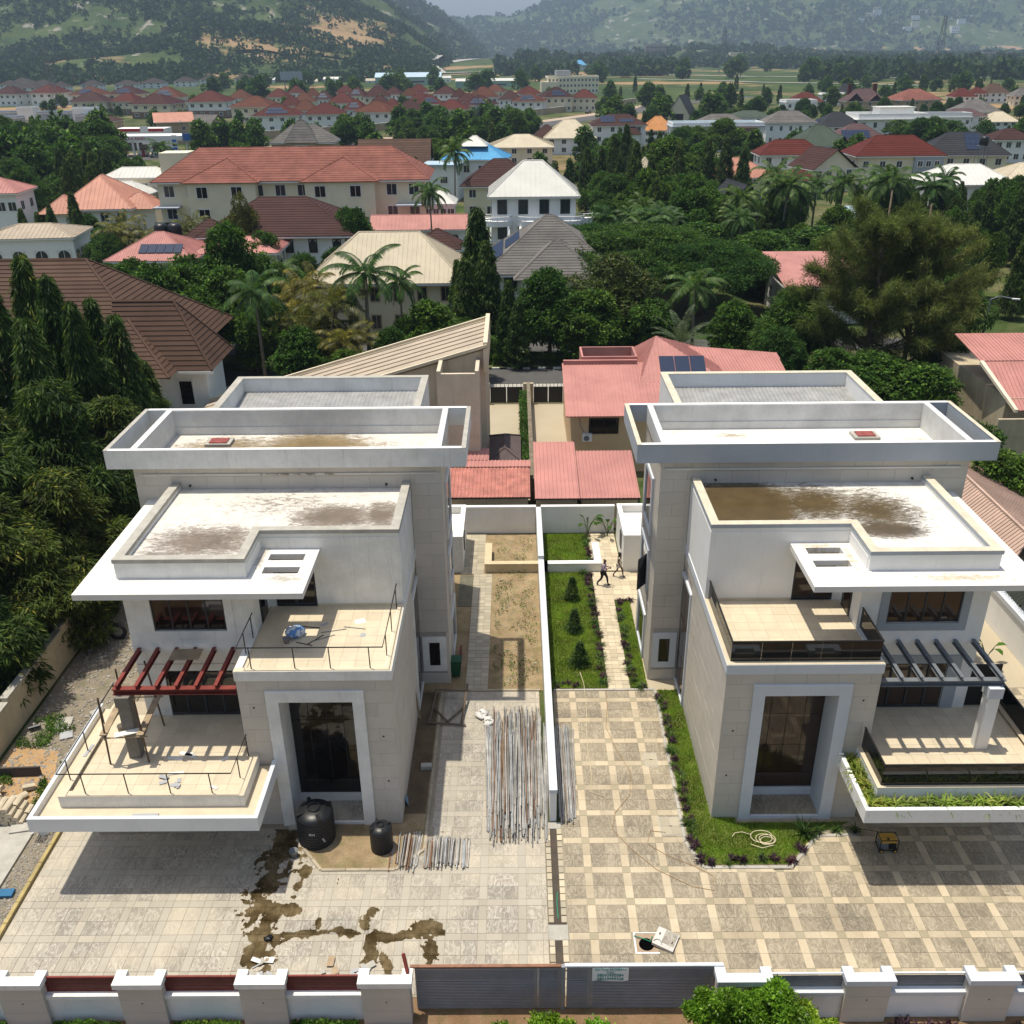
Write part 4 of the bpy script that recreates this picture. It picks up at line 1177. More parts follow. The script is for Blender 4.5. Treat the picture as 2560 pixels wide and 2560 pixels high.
def bucket(loc, r, h, m, lab, name='bucket'):
 t = thing(name, lab, 'bucket', loc)
 MB().lathe([(r * 0.78, 0.0), (r, h), (r * 1.05, h), (r * 1.05, h - 0.02), (r * 0.93, h - 0.02), (r * 0.72, 0.02)], 20, loc, True).build('pail', m, t, True)
 pts = [(loc[0] + r * math.cos(a), loc[1] - 0.02 - 0.1 * math.sin(a), loc[2] + h - 0.02 + 0.03 * math.sin(a)) for a in np.linspace(0, math.pi, 10)]
 MB().tube(pts, 0.006, 4).build('bail_handle', BLACKM, t)
bucket((-8.75, 27.0, 0.0), 0.17, 0.3, mat('grey_bucket', (0.20, 0.22, 0.23), 0.6), 'grey bucket beside the large black tank')
bucket((-15.95, 30.2, 3.5), 0.16, 0.34, CONC_D, 'cement-stained bucket beside the raw concrete column')
bucket((-9.0, 30.7, 7.4), 0.13, 0.24, mat('dirty_bucket', (0.30, 0.27, 0.26), 0.6), 'small paint bucket by the blue sack on the upper terrace')
# ---------------------------------------------------------------- trees
BARK = mat('grey_bark', (0.17, 0.13, 0.09), 0.9, 0.3, 2.5, 25, 0.5)
BARKP = mat('palm_trunk', (0.24, 0.20, 0.15), 0.9, 0.25, 2.5, 20, 0.4)
L_NEEM = leaf_mat('drooping_dark_leaves', (0.022, 0.044, 0.010), (0.080, 0.130, 0.024), (0.24, 0.24, 0.05), 0.6, 0.35)
L_MAST = leaf_mat('mast_tree_leaves', (0.018, 0.044, 0.010), (0.075, 0.135, 0.024), (0.22, 0.23, 0.045), 0.6, 0.3)
L_ROUND = leaf_mat('dark_broad_leaves', (0.018, 0.052, 0.009), (0.085, 0.175, 0.024), (0.18, 0.28, 0.045), 0.6, 0.35)
L_OLIVE = leaf_mat('olive_leaves', (0.03, 0.05, 0.012), (0.10, 0.13, 0.03), (0.22, 0.19, 0.06), 0.5, 0.3)
L_FEATH = leaf_mat('feathery_green_leaves', (0.018, 0.052, 0.012), (0.060, 0.135, 0.024), (0.13, 0.22, 0.04), 0.65, 0.35)
L_CASU = leaf_mat('brown_green_needles', (0.07, 0.095, 0.03), (0.215, 0.24, 0.085), (0.42, 0.39, 0.16), 0.8, 0.5)
L_PALM = leaf_mat('palm_leaflets', (0.022, 0.058, 0.014), (0.075, 0.14, 0.03), (0.17, 0.25, 0.06), 0.5, 0.3)
L_ARECA = leaf_mat('yellowing_palm_leaflets', (0.05, 0.06, 0.012), (0.15, 0.15, 0.03), (0.32, 0.26, 0.06), 0.45, 0.3)
L_DATE = leaf_mat('blue_green_palm_leaflets', (0.03, 0.055, 0.03), (0.09, 0.13, 0.08), (0.20, 0.22, 0.13), 0.5, 0.2)
def unit(v): return v / np.maximum(np.linalg.norm(v, axis=1, keepdims=True), 1e-6)
def leaves(P, D, L, W, rs, m, name, roll=1.0):
 n = len(P)
 D = unit(D)
 up = np.tile(np.array([[0, 0, 1.0]]), (n, 1)) + rs.normal(0, 0.5 * roll, (n, 3))
 S = unit(np.cross(D, up))
 L = L * rs.uniform(0.7, 1.25, (n, 1))
 mid = P + D * L * 0.45
 V = np.stack([P, mid - S * W / 2, P + D * L + np.array([0, 0, -0.12]) * L, mid + S * W / 2], 1).reshape(-1, 3)
 return np_mesh(name, V, np.arange(4 * n).reshape(-1, 4), m)
def lobe_pts(rs, lobes, n, bias=0.25, lo=0.62, hi=1.06):
 lobes = np.array(lobes, float)
 w = lobes[:, 3] ** 2
 k = rs.choice(len(lobes), n, p=w / w.sum())
 d = rs.normal(0, 1, (n, 3))
 d[:, 2] += bias * 2
 d = unit(d)
 r = rs.uniform(lo, hi, (n, 1)) ** 0.6
 sq = lobes[k, 4:5] if lobes.shape[1] > 4 else np.ones((n, 1))
 e = d.copy()
 e[:, 2:3] *= sq
 return lobes[k, :3] + e * lobes[k, 3:4] * r, d
def whorls(P, D, per, L, W, rs, m, name, droop=0.6, spread=0.9, jit=0.15):
 n = len(P)
 P2 = np.repeat(P, per, 0) + rs.normal(0, jit, (n * per, 3))
 D2 = np.repeat(D, per, 0) * 0.7 + rs.normal(0, spread, (n * per, 3))
 D2 = unit(D2)
 D2[:, 2] -= droop
 return leaves(P2, D2, L, W, rs, m, name)
def trunk(h, r, limbs, rs, m, name='trunk', bend=0.3):
 b = MB()
 pts = [(0, 0, -0.05), (rs.uniform(-.1, .1) * bend, rs.uniform(-.1, .1) * bend, h * 0.35), (rs.uniform(-.3, .3) * bend, rs.uniform(-.3, .3) * bend, h * 0.7), (0, 0, h)]
 b.tube(pts, [r, r * 0.75, r * 0.5, r * 0.2], 7)
 for (x, y, z, z0) in limbs:
  a = Vector((0, 0, z0))
  e = Vector((x, y, z))
  mid = a.lerp(e, 0.5) + Vector((0, 0, (z - z0) * 0.12))
  b.tube([a, mid, e], [r * 0.45, r * 0.28, r * 0.08], 5)
 return b.mesh(name, m, True, fix=False)
PROTO = {}
def proto(key, trunk_me, crowns):
 PROTO[key] = (trunk_me, crowns)
def mk_round(key, h, R, n, per, L, W, m, seed, nl=14, droop=0.25, base=0.3):
 rs = np.random.RandomState(seed)
 lobes = []
 for k in range(nl):
  a = rs.uniform(0, 6.283)
  t = rs.uniform(0, 1)
  z = h * (base + (0.86 - base) * t)
  rr = R * (0.72 * math.sqrt(max(0.05, 1 - (2 * t - 0.85) ** 2)))
  rad = R * rs.uniform(0.2, 0.46)
  d = rs.uniform(0.35, 1.0) * rr
  lobes.append((math.cos(a) * d, math.sin(a) * d, z, rad, 0.8))
 lobes.append((0, 0, h * 0.6, R * 0.5, 0.8))
 P, D = lobe_pts(rs, lobes, n)
 me = whorls(P, D, per, L, W, rs, m, 'crown', droop, 0.8, 0.12)
 li = [(l[0] * 0.8, l[1] * 0.8, l[2], h * rs.uniform(0.15, 0.4)) for l in lobes[:7]]
 proto(key, trunk(h * 0.75, max(0.12, R * 0.055), li, rs, BARK), me)
def mk_mast(key, h, R, n, per, L, W, m, seed):
 rs = np.random.RandomState(seed)
 t = rs.uniform(0.03, 1, n) ** 0.8
 z = h * t
 prof = np.interp(t, [0, 0.12, 0.45, 0.8, 1.0], [0.75, 1.0, 0.85, 0.42, 0.05]) * R
 a = rs.uniform(0, 6.283, n)
 lump = 1 + 0.28 * np.sin(a * 3 + t * 17 + seed) * np.sin(t * 23 + seed)
 rr = prof * lump * rs.uniform(0.55, 1.05, n)
 P = np.stack([np.cos(a) * rr, np.sin(a) * rr, z], 1)
 D = np.stack([np.cos(a), np.sin(a), np.full(n, -0.4)], 1)
 me = whorls(P, D, per, L, W, rs, m, 'crown', 0.9, 0.55, 0.1)
 proto(key, trunk(h * 0.9, 0.12, [], rs, BARK), me)
def mk_umbrella(key, h, R, n, per, L, W, m, seed):
 rs = np.random.RandomState(seed)
 lobes = []
 for k in range(46):
  a = rs.uniform(0, 6.283)
  d = R * math.sqrt(rs.uniform(0, 1)) * 0.9
  z = h * (0.92 - 0.42 * (d / R) ** 2) + rs.uniform(-0.5, 0.4)
  lobes.append((math.cos(a) * d, math.sin(a) * d, z, R * rs.uniform(0.15, 0.26), 0.42))
 P, D = lobe_pts(rs, lobes, n, 0.5)
 me = whorls(P, D, per, L, W, rs, m, 'crown', 0.25, 0.9, 0.16)
 li = [(l[0] * 0.8, l[1] * 0.8, l[2] - 0.3, h * 0.3) for l in lobes[:14]]
 proto(key, trunk(h * 0.7, 0.3, li, rs, BARK), me)
def mk_casua(key, h, R, n, m, seed):
 rs = np.random.RandomState(seed)
 P, D = [], []
 limbs = []
 for k in range(64):
  t = rs.uniform(0.12, 0.95)
  a = rs.uniform(0, 6.283)
  ln = R * np.interp(t, [0, 0.2, 0.5, 0.8, 1], [0.8, 1.05, 0.95, 0.62, 0.25]) * rs.uniform(0.75, 1.15)
  z0 = h * t * 0.82
  e = np.array([math.cos(a) * ln, math.sin(a) * ln, z0 + ln * rs.uniform(0.25, 0.8)])
  limbs.append((*e, z0))
  m_ = n // 64
  s = rs.uniform(0.2, 1.0, m_) ** 0.7
  q = np.array([0, 0, z0]) + s[:, None] * (e - np.array([0, 0, z0])) + rs.normal(0, 0.055 * R, (m_, 3)) * (1.1 - 0.4 * s[:, None])
  P.append(q)
  D.append(np.tile(e / np.linalg.norm(e), (m_, 1)) * 0.5 + rs.normal(0, 0.5, (m_, 3)) + np.array([0, 0, -0.15]))
 P = np.concatenate(P)
 D = np.concatenate(D)
 me = leaves(P, D, 0.62, 0.042, rs, m, 'crown', 2)
 proto(key, trunk(h * 0.95, 0.26, limbs[:40], rs, BARK), me)
def mk_palm(key, h, nf, fl, m, seed, leaf=0.75, arch=1.2, trunk_r=0.16, up=1.15, lw=0.07, stems=1, nleaf=34, vee=0.5):
 rs = np.random.RandomState(seed)
 V, F = [], []
 tb = MB()
 for s in range(stems):
  ox, oy = (0, 0) if stems == 1 else (rs.uniform(-.7, .7), rs.uniform(-.7, .7))
  hh = h * (1 if stems == 1 else rs.uniform(0.6, 1.05))
  tx, ty = ox * 2.2 + rs.uniform(-.25, .25), oy * 2.2 + rs.uniform(-.25, .25)
  tb.tube([(ox, oy, 0), (ox + (tx - ox) * 0.4, oy + (ty - oy) * 0.4, hh * 0.5), (tx, ty, hh)], [trunk_r, trunk_r * 0.8, trunk_r * 0.6], 8)
  for k in range(nf):
   a = k * 2.399 + rs.uniform(-.2, .2)
   e = up - 1.65 * (k / nf) ** 0.8 + rs.uniform(-.12, .12)
   d = np.array([math.cos(a), math.sin(a), 0])
   side = np.array([-math.sin(a), math.cos(a), 0])
   p = np.array([tx, ty, hh])
   L = fl * rs.uniform(0.85, 1.1)
   pts, dirs = [], []
   for i in range(nleaf):
    pts.append(p.copy())
    dv = d * math.cos(e) + np.array([0, 0, math.sin(e)])
    dirs.append(dv)
    p = p + dv * L / nleaf
    e -= arch / nleaf * (0.5 + 1.2 * i / nleaf)
   for i in range(3, nleaf):
    t = i / nleaf
    ll = leaf * math.sin(math.pi * (0.12 + 0.86 * t)) ** 0.7 * rs.uniform(0.85, 1.1)
    for sg in (-1, 1):
     ld = side * sg * 0.85 + dirs[i] * 0.45 + np.array([0, 0, vee * 0.5 - 0.55])
     ld = ld / np.linalg.norm(ld)
     b0 = pts[i]
     tip = b0 + ld * ll + np.array([0, 0, -0.25 * ll])
     md = b0 + ld * ll * 0.5
     wv = dirs[i] * lw
     n = len(V)
     V += [b0, md - wv, tip, md + wv]
     F.append((n, n + 1, n + 2, n + 3))
   # rachis
   for i in range(nleaf - 1):
    n = len(V)
    w0 = side * 0.03 * (1 - i / nleaf) + side * 0.006
    V += [pts[i] - w0, pts[i] + w0, pts[i + 1] + w0, pts[i + 1] - w0]
    F.append((n, n + 1, n + 2, n + 3))
 proto(key, tb.mesh('trunk', BARKP, True, fix=False), np_mesh('crown', np.array(V), np.array(F), m))
mk_round('neem', 12, 4.2, 3600, 11, 0.52, 0.10, L_NEEM, 1, 28, 0.75, 0.12)
mk_round('neem2', 12, 4.2, 3400, 11, 0.50, 0.10, L_NEEM, 2, 26, 0.75, 0.10)
mk_mast('mast', 12, 1.6, 1500, 10, 0.42, 0.085, L_MAST, 3)
mk_mast('mast2', 12, 1.6, 1400, 10, 0.42, 0.09, L_MAST, 13)
mk_round('round', 9, 4, 2400, 10, 0.36, 0.16, L_ROUND, 4, 26, 0.2, 0.2)
mk_round('round2', 9, 4, 2300, 10, 0.36, 0.16, L_ROUND, 5, 22, 0.2, 0.22)
mk_round('olive', 9, 4.4, 2400, 10, 0.36, 0.15, L_OLIVE, 6, 28, 0.2, 0.25)
mk_umbrella('umbrella', 9, 9, 6500, 12, 0.36, 0.11, L_FEATH, 7)
mk_round('flam', 8, 4.2, 3000, 12, 0.42, 0.10, L_FEATH, 8, 26, 0.35, 0.25)
mk_casua('casua', 16, 6.2, 84000, L_CASU, 9)
mk_palm('royal', 7.5, 15, 3.6, L_PALM, 10, 0.75, 1.5, 0.17)
mk_palm('coco', 7.5, 20, 3.4, L_PALM, 11, 0.7, 1.7, 0.14, 1.3)
mk_palm('areca', 6, 13, 3.0, L_ARECA, 12, 0.62, 1.6, 0.09, 1.3, 0.05, 5, 26)
mk_palm('date', 2.4, 26, 3.2, L_DATE, 14, 0.5, 0.9, 0.2, 1.4, 0.03, 1, 34, 1.4)
# lighter versions for the distance
mk_round('far', 9, 4.6, 420, 7, 0.95, 0.5, L_ROUND, 21, 18, 0.15, 0.12)
mk_round('far2', 9, 4.6, 420, 7, 0.95, 0.5, L_ROUND, 22, 16, 0.15, 0.15)
mk_mast('farmast', 12, 1.5, 260, 6, 0.9, 0.4, L_MAST, 23)
mk_palm('farpalm', 7, 14, 3.4, L_PALM, 24, 0.8, 1.5, 0.2, 1.15, 0.12, 1, 14)
NATIVE = {'neem': (12, 4.2), 'neem2': (12, 4.2), 'mast': (12, 1.6), 'mast2': (12, 1.6), 'round': (9, 4), 'round2': (9, 4), 'olive': (9, 4.4), 'umbrella': (9, 9), 'flam': (8, 4.2), 'casua': (16, 6.2), 'royal': (8.6, 3.4), 'coco': (8.6, 3.4), 'areca': (7.5, 3.4), 'date': (4.6, 3.2), 'far': (9, 4.6), 'far2': (9, 4.6), 'farmast': (12, 1.5), 'farpalm': (8.2, 3.2)}
TNAME = {'neem': 'neem_tree', 'mast': 'mast_tree', 'round': 'broadleaf_tree', 'olive': 'broadleaf_tree', 'umbrella': 'umbrella_tree', 'flam': 'flame_tree', 'casua': 'casuarina_tree', 'royal': 'palm_tree', 'coco': 'palm_tree', 'areca': 'palm_tree', 'date': 'palm_tree', 'far': 'broadleaf_tree', 'farmast': 'mast_tree', 'farpalm': 'palm_tree'}
trnd = random.Random(77)
def tree(key, x, y, h, Rr, label, group=None, z=0.0):
 k = key
 if key in ('neem', 'mast', 'round', 'far') and trnd.random() < 0.5: k = key + '2' if key != 'far' else 'far2'
 if k not in PROTO: k = key
 nh, nr = NATIVE[k]
 t = thing(TNAME[key], label, 'palm' if 'palm' in TNAME[key] else 'tree', (x, y, z), trnd.uniform(0, 6.283), group)
 sx = Rr / nr
 t.scale = (sx, sx, h / nh)
 tm, cm = PROTO[k]
 link('trunk', tm, t)
 link('crown', cm, t)
 return t
G_L = 'dark trees crowding the left boundary wall'
NEAR = [
('mast', -33.1, 64, 15.9, 2.0, 'tall drooping mast tree at the left edge in front of the brown roof', G_L),
('mast', -29.7, 60, 15.4, 1.9, 'tall drooping mast tree second from the left edge before the brown roof', G_L),
('mast', -27.6, 58, 14.2, 1.6, 'slim mast tree rising before the middle of the brown roof', G_L),
('mast', -28.1, 62, 13.5, 1.6, 'slim mast tree close before the brown roof valley', G_L),
('mast', -25.9, 60, 12.9, 1.8, 'mast tree before the right part of the brown roof', G_L),
('mast', -31.8, 57, 15.2, 1.9, 'mast tree cut by the left edge below the brown roof', G_L),
('mast', -26.2, 64, 8.6, 1.6, 'short mast tree beside the small window of the brown-roofed house', G_L),
('mast', -26.6, 59, 10.4, 1.9, 'short bushy mast tree left of the white rooftop canopy', G_L),
('mast', -28.6, 54, 14.2, 2.0, 'bushy mast tree in the middle of the left foreground mass', G_L),
('neem', -29.5, 46, 13.6, 4.6, 'big dark drooping tree at the left edge beside the upper cornice', G_L),
('neem', -26.2, 50, 12.6, 4.2, 'big dark drooping tree left of the tower cornice', G_L),
('neem', -24.8, 54, 10.2, 3.8, 'dark tree whose crown touches the left tower cornice', G_L),
('neem', -27.2, 42, 11.4, 4.4, 'dark tree left of the lower roof parapet', G_L),
('neem', -24.6, 45, 9.2, 4.0, 'dark tree overhanging the wall beside the eave slab', G_L),
('neem', -26.2, 37.5, 8.6, 3.8, 'dark tree over the near end of the beige boundary wall', G_L),
('neem', -24.2, 41, 7.4, 3.2, 'low dark tree leaning over the beige boundary wall', G_L),
('neem', -33.0, 51, 14.5, 4.6, 'tall dark tree behind the left foreground mass', G_L),
('neem', -27.0, 33.0, 6.6, 3.0, 'low dark tree at the left edge level with the pergola', G_L),
('round', -33.9, 92, 11.4, 5.0, 'broad dark tree behind the brown-roofed house near the solar roof', None),
('round', -29.6, 90, 10.9, 4.8, 'broad dark tree between the brown roof and the slim palm', None),
('round', -28.7, 97, 13.2, 4.2, 'tall leafy tree against the pink roof with solar panels', None),
('round', -24.9, 88, 8.0, 3.4, 'leafy tree just left of the slim green palm', None),
('round', -39.9, 100, 9.1, 3.9, 'leafy tree behind the ridge of the brown roof', None),
('royal', -23.2, 84, 10.3, 3.6, 'slim green palm standing alone beside the brown-roofed house', None),
('royal', -14.1, 88, 11.2, 4.6, 'large dark green palm before the cream hipped roof', None),
('areca', -17.9, 86, 10.4, 4.8, 'yellowing feathery palm clump left of the large dark palm', None),
('areca', -21.0, 92, 10.4, 4.0, 'yellow-green palm clump before the brown tiled wing', None),
('areca', -15.6, 82.5, 7.2, 3.6, 'low brownish palm clump under the large dark palm', None),
('royal', -11.6, 95, 8.4, 3.0, 'small arching palm against the cream roof wall', None),
('round', -18.8, 80, 7.0, 3.2, 'dense dark bush-like tree at the foot of the palms', None),
('round', -13.9, 78, 5.6, 2.6, 'low bush-like tree behind the slanted tan roof', None),
('round', -8.4, 88, 7.3, 4.0, 'green tree right of the palms behind the slanted tan roof', None),
('round', -11.0, 83, 6.0, 2.6, 'small green tree behind the low end of the slanted roof', None),
('round', -4.6, 85.5, 6.4, 2.6, 'small green tree beside the top corner of the slanted roof', None),
('mast', -3.8, 97, 14.0, 2.3, 'tallest shaggy mast tree before the grey shingle roof', None),
('mast', -6.0, 98, 8.8, 1.1, 'slim pointed mast tree at the right corner of the cream roof', None),
('mast', -2.8, 93.5, 11.4, 1.8, 'shaggy mast tree right of the tallest one', None),
('mast', -4.9, 92.5, 10.0, 1.7, 'shaggy mast tree left of the tallest one', None),
('mast', -0.7, 91, 8.2, 1.2, 'thin mast tree before the blue window', None),
('mast', 0.2, 89.5, 6.6, 1.2, 'thin low mast tree by the white gate wall', None),
('round', 3.4, 92.5, 9.2, 4.2, 'bright green broad tree over the street behind the alley', None),
('olive', 9.6, 96, 9.6, 5.4, 'olive brown tree before the grey shingle roof', None),
('round', 7.2, 91, 7.4, 4.4, 'dark green tree over the street right of the alley', None),
('round', 12.6, 92, 6.4, 3.8, 'green tree left of the spiky blue-green palm', None),
('date', 15.2, 86, 6.2, 3.9, 'spiky blue-green fan palm behind the pink roof', None),
('royal', 17.6, 92, 8.6, 3.6, 'pale green palm above the spiky fan palm', None),
('umbrella', 14.9, 114, 9.3, 11.5, 'wide flat-topped feathery tree in the centre right', None),
('umbrella', 21.5, 109, 8.4, 8.6, 'feathery flat-topped tree before the pink-roofed bungalow', None),
('umbrella', 8.4, 122, 8.2, 8.4, 'feathery flat-topped tree behind the grey shingle roof', None),
('round', 20.4, 87, 7.2, 3.2, 'dark rounded tree right of the spiky fan palm', None),
('flam', 25.0, 84, 8.4, 4.4, 'bright green feathery tree left of the brown casuarina', None),
('flam', 22.2, 78.5, 6.4, 3.0, 'low feathery tree behind the right end of the pink roof', None),
('casua', 31.3, 82, 18.2, 6.6, 'big brownish feathery casuarina with two leaders, the left one', 'brown casuarinas on the right'),
('casua', 35.4, 83.5, 16.8, 6.0, 'big brownish feathery casuarina nearer the right edge', 'brown casuarinas on the right'),
('round', 27.6, 75, 6.2, 3.8, 'dark tree under the casuarina beside the rear roof', None),
('round', 31.8, 73, 6.0, 4.4, 'dark tree at the foot of the casuarina beside the right pink roof', None),
('round', 38.6, 82, 6.6, 3.8, 'bright green tree behind the right pink roof', None),
('flam', 43.0, 92, 7.6, 4.0, 'light green feathery tree at the right edge by the street lamp', None),
('round', 40.2, 128, 7.0, 8.0, 'broad dark tree behind the casuarina', None),
('round', 31.5, 124, 7.0, 7.0, 'broad dark tree behind the pink-roofed bungalow', None),
('round', 24.5, 130, 7.4, 6.0, 'broad dark tree above the feathery flat-topped tree', None),
('round', 48.0, 112, 8.0, 6.0, 'dark tree at the right edge behind the casuarina', None),
('round', 30.6, 60.5, 5.6, 3.0, 'green tree behind the right corner of the grey cornice', None),
('round', 32.0, 56, 5.2, 3.0, 'green tree at the right edge beside the grey cornice', None),
('round', 29.8, 65, 4.2, 2.4, 'small green tree between the cornice and the right pink roof', None),
('round', -47, 92, 8.0, 4.5, 'green tree behind the ridge at the far left', None),
('round', -36.5, 84, 6.0, 3.5, 'low green tree hidden behind the brown roof', None),
]
for (k, x, y, h, r, lab, g) in NEAR: tree(k, x, y, h, r, lab, g)
# ---------------------------------------------------------------- roofs and generic houses
def rmat(name, c, rough=0.6, var=0.14, streak=0.12, isl=0.16, spec=0.1, scale=0.5):
 return mat(name, c, rough, var, scale, 6, 0.1, streak=streak, isl=isl, spec=spec)
T_BROWN = rmat('brown_stone_tile', (0.10, 0.06, 0.043), 0.75)
T_MAROON = rmat('maroon_tile', (0.062, 0.029, 0.025), 0.7)
T_RED = rmat('weathered_red_tile', (0.25, 0.098, 0.074), 0.75, 0.25, 0.25)
T_DKRED = rmat('dark_red_tile', (0.105, 0.022, 0.015), 0.65)
T_GREY = rmat('grey_shingle', (0.16, 0.15, 0.14), 0.85, 0.2, 0.2)
T_BLACK = rmat('charcoal_tile', (0.035, 0.037, 0.042), 0.65)
T_GREEN = rmat('dull_green_sheet', (0.075, 0.10, 0.075), 0.6)
T_PURP = rmat('purple_brown_tile', (0.115, 0.07, 0.07), 0.7)
S_PINK = rmat('faded_pink_sheet', (0.50, 0.235, 0.205), 0.55, 0.15, 0.15)
S_SALM = rmat('salmon_sheet', (0.54, 0.265, 0.19), 0.55, 0.12, 0.1)
S_CREAM = rmat('cream_sheet', (0.56, 0.49, 0.36), 0.6, 0.1, 0.12)
S_TAN = rmat('dirty_tan_sheet', (0.46, 0.385, 0.295), 0.65, 0.14, 0.3)
S_WHITE = rmat('off_white_sheet', (0.66, 0.65, 0.60), 0.55, 0.08, 0.15)
S_ORANGE = rmat('orange_sheet', (0.55, 0.25, 0.09), 0.6)
S_BLUE = rmat('sky_blue_sheet', (0.10, 0.36, 0.62), 0.5)
S_PALEBLUE = rmat('pale_blue_sheet', (0.45, 0.58, 0.66), 0.5)
S_RUST = mat('rusting_red_sheet', (0.43, 0.165, 0.13), 0.75, 0.3, 1.2, 14, 0.15, streak=1.0, dirt=(0.55, 0.38, 0.26))
W_CREAM = mat('cream_house_wall', (0.76, 0.68, 0.50), 0.8, 0.06, 0.5, 8, 0.04, streak=0.1)
W_WHITE = mat('white_house_wall', (0.80, 0.80, 0.78), 0.8, 0.05, 0.5, 8, 0.04, streak=0.1)
W_TAN = mat('tan_house_wall', (0.44, 0.33, 0.21), 0.8, 0.1, 0.5, 8, 0.04, streak=0.1)
W_PEACH = mat('peach_house_wall', (0.60, 0.44, 0.27), 0.8, 0.08, 0.5, 8, 0.04, streak=0.15)
W_GREY = mat('grey_house_wall', (0.33, 0.36, 0.40), 0.8, 0.06, 0.5, 8, 0.04)
W_BRICK = mat('brown_stone_facing', (0.22, 0.14, 0.09), 0.85, 0.2, 1.5, 10, 0.1)
TRIMW = mat('white_trim', (0.74, 0.73, 0.70), 0.7, 0.05, bump=0)
SOLAR = glass_mat('solar_cells', (0.018, 0.030, 0.065), 0.5, 0.12)
def clip(poly, a, b, c):
 out = []
 n = len(poly)
 for i in range(n):
  p, q = poly[i], poly[(i + 1) % n]
  dp = a * p[0] + b * p[1] - c
  dq = a * q[0] + b * q[1] - c
  if dp >= 0: out.append(p)
  if (dp >= 0) != (dq >= 0):
   t = dp / (dp - dq)
   out.append((p[0] + (q[0] - p[0]) * t, p[1] + (q[1] - p[1]) * t))
 return out
def roof_plane(P, mode, pitch, m, parent, pieces=False, name='roof_slope', th=0.08, rib=0.04):
 P = [Vector(p) for p in P]
 e = (P[1] - P[0]).normalized()
 n = None
 for k in range(2, len(P)):
  c = e.cross(P[k] - P[0])
  if c.length > 1e-6:
   n = c.normalized()
   break
 if n.z < 0: n = -n
 s = n.cross(e)
 if s.dot(P[2] - P[0]) < 0: s = -s
 poly = [((p - P[0]).dot(e), (p - P[0]).dot(s)) for p in P]
 w3 = lambda a, b, h: P[0] + e * a + s * b + n * h
 base = MB()
 k = len(poly)
 base.add([w3(a, b, -th) for a, b in poly] + [w3(a, b, 0) for a, b in poly], [tuple(range(k)), tuple(range(k, 2 * k))] + [(i, (i + 1) % k, k + (i + 1) % k, k + i) for i in range(k)])
 ob = link(name, base.mesh(name, m), parent)
 bmax = max(b for a, b in poly)
 bb = MB()
 if mode == 'tiles':
  j = 0
  while j * pitch < bmax - 0.02:
   q = clip(clip(poly, 0, 1, j * pitch), 0, -1, -(j + 1) * pitch)
   if len(q) >= 3:
    d = MB()
    k = len(q)
    hh = lambda b: 0.008 + rib * (1 - (b - j * pitch) / pitch)
    d.add([w3(a, b, -0.01) for a, b in q] + [w3(a, b, hh(b)) for a, b in q], [tuple(range(k)), tuple(range(k, 2 * k))] + [(i, (i + 1) % k, k + (i + 1) % k, k + i) for i in range(k)])
    if pieces: link('roof_course', d.mesh('roof_course', m), ob)
    else: bb.add(d.v, d.f)
   j += 1
  if bb.v: tag(link('roof_courses', bb.mesh('roof_courses', m), ob), kind='stuff')
 elif mode == 'ribs':
  a0 = min(a for a, b in poly)
  a1 = max(a for a, b in poly)
  x = a0 + pitch / 2
  while x < a1:
   q = clip(clip(poly, 1, 0, x - 0.03), -1, 0, -(x + 0.03))
   if len(q) >= 3:
    b0 = min(b for a, b in q)
    b1 = max(b for a, b in q)
    if b1 - b0 > 0.15:
     V = [w3(x - 0.03, b0, 0), w3(x + 0.03, b0, 0), w3(x + 0.03, b1, 0), w3(x - 0.03, b1, 0)]
     V += [v + n * rib for v in V]
     bb.hex8(V)
   x += pitch
  if bb.v: tag(link('roof_ribs', bb.mesh('roof_ribs', m, fix=False), ob), kind='stuff')
 return ob, w3, poly
def ridge(parent, pts, m, r=0.09):
 for a, b in zip(pts[:-1], pts[1:]):
  link('ridge_cap', MB().tube([a, b], r, 5).mesh('ridge_cap', m, fix=False), parent)
def hip(parent, x0, x1, y0, y1, ze, zr, m, mode='ribs', pitch=0.6, style='hip', pieces=False, ridges=True, hipf=1.0, rib=0.04, rm=None):
 w, d = x1 - x0, y1 - y0
 rm = rm or m
 out = []
 A, B, C, D = (x0, y0, ze), (x1, y0, ze), (x1, y1, ze), (x0, y1, ze)
 if style == 'gable':
  ym = (y0 + y1) / 2
  E, F = (x0, ym, zr), (x1, ym, zr)
  P = [[A, B, F, E], [C, D, E, F]]
  rl = [[E, F]]
 elif style == 'gabley':
  xm = (x0 + x1) / 2
  E, F = (xm, y0, zr), (xm, y1, zr)
  P = [[B, C, F, E], [D, A, E, F]]
  rl = [[E, F]]
 elif style == 'mono':
  E, F = (x1, y1, zr), (x0, y1, zr)
  P = [[A, B, E, F]]
  rl = []
 elif w >= d:
  ym = (y0 + y1) / 2
  h = min(d / 2 * hipf, w / 2 - 0.01)
  E, F = (x0 + h, ym, zr), (x1 - h, ym, zr)
  P = [[A, B, F, E], [B, C, F], [C, D, E, F], [D, A, E]]
  rl = [[E, F], [A, E], [D, E], [B, F], [C, F]]
 else:
  xm = (x0 + x1) / 2
  h = min(w / 2 * hipf, d / 2 - 0.01)
  E, F = (xm, y0 + h, zr), (xm, y1 - h, zr)
  P = [[A, B, E], [B, C, F, E], [C, D, F], [D, A, E, F]]
  rl = [[E, F], [A, E], [B, E], [C, F], [D, F]]
 for p in P: out.append(roof_plane(p, mode, pitch, m, parent, pieces, rib=rib))
 if ridges:
  for r in rl: ridge(parent, r, rm)
 return out
_win = {}
HOUSES = []
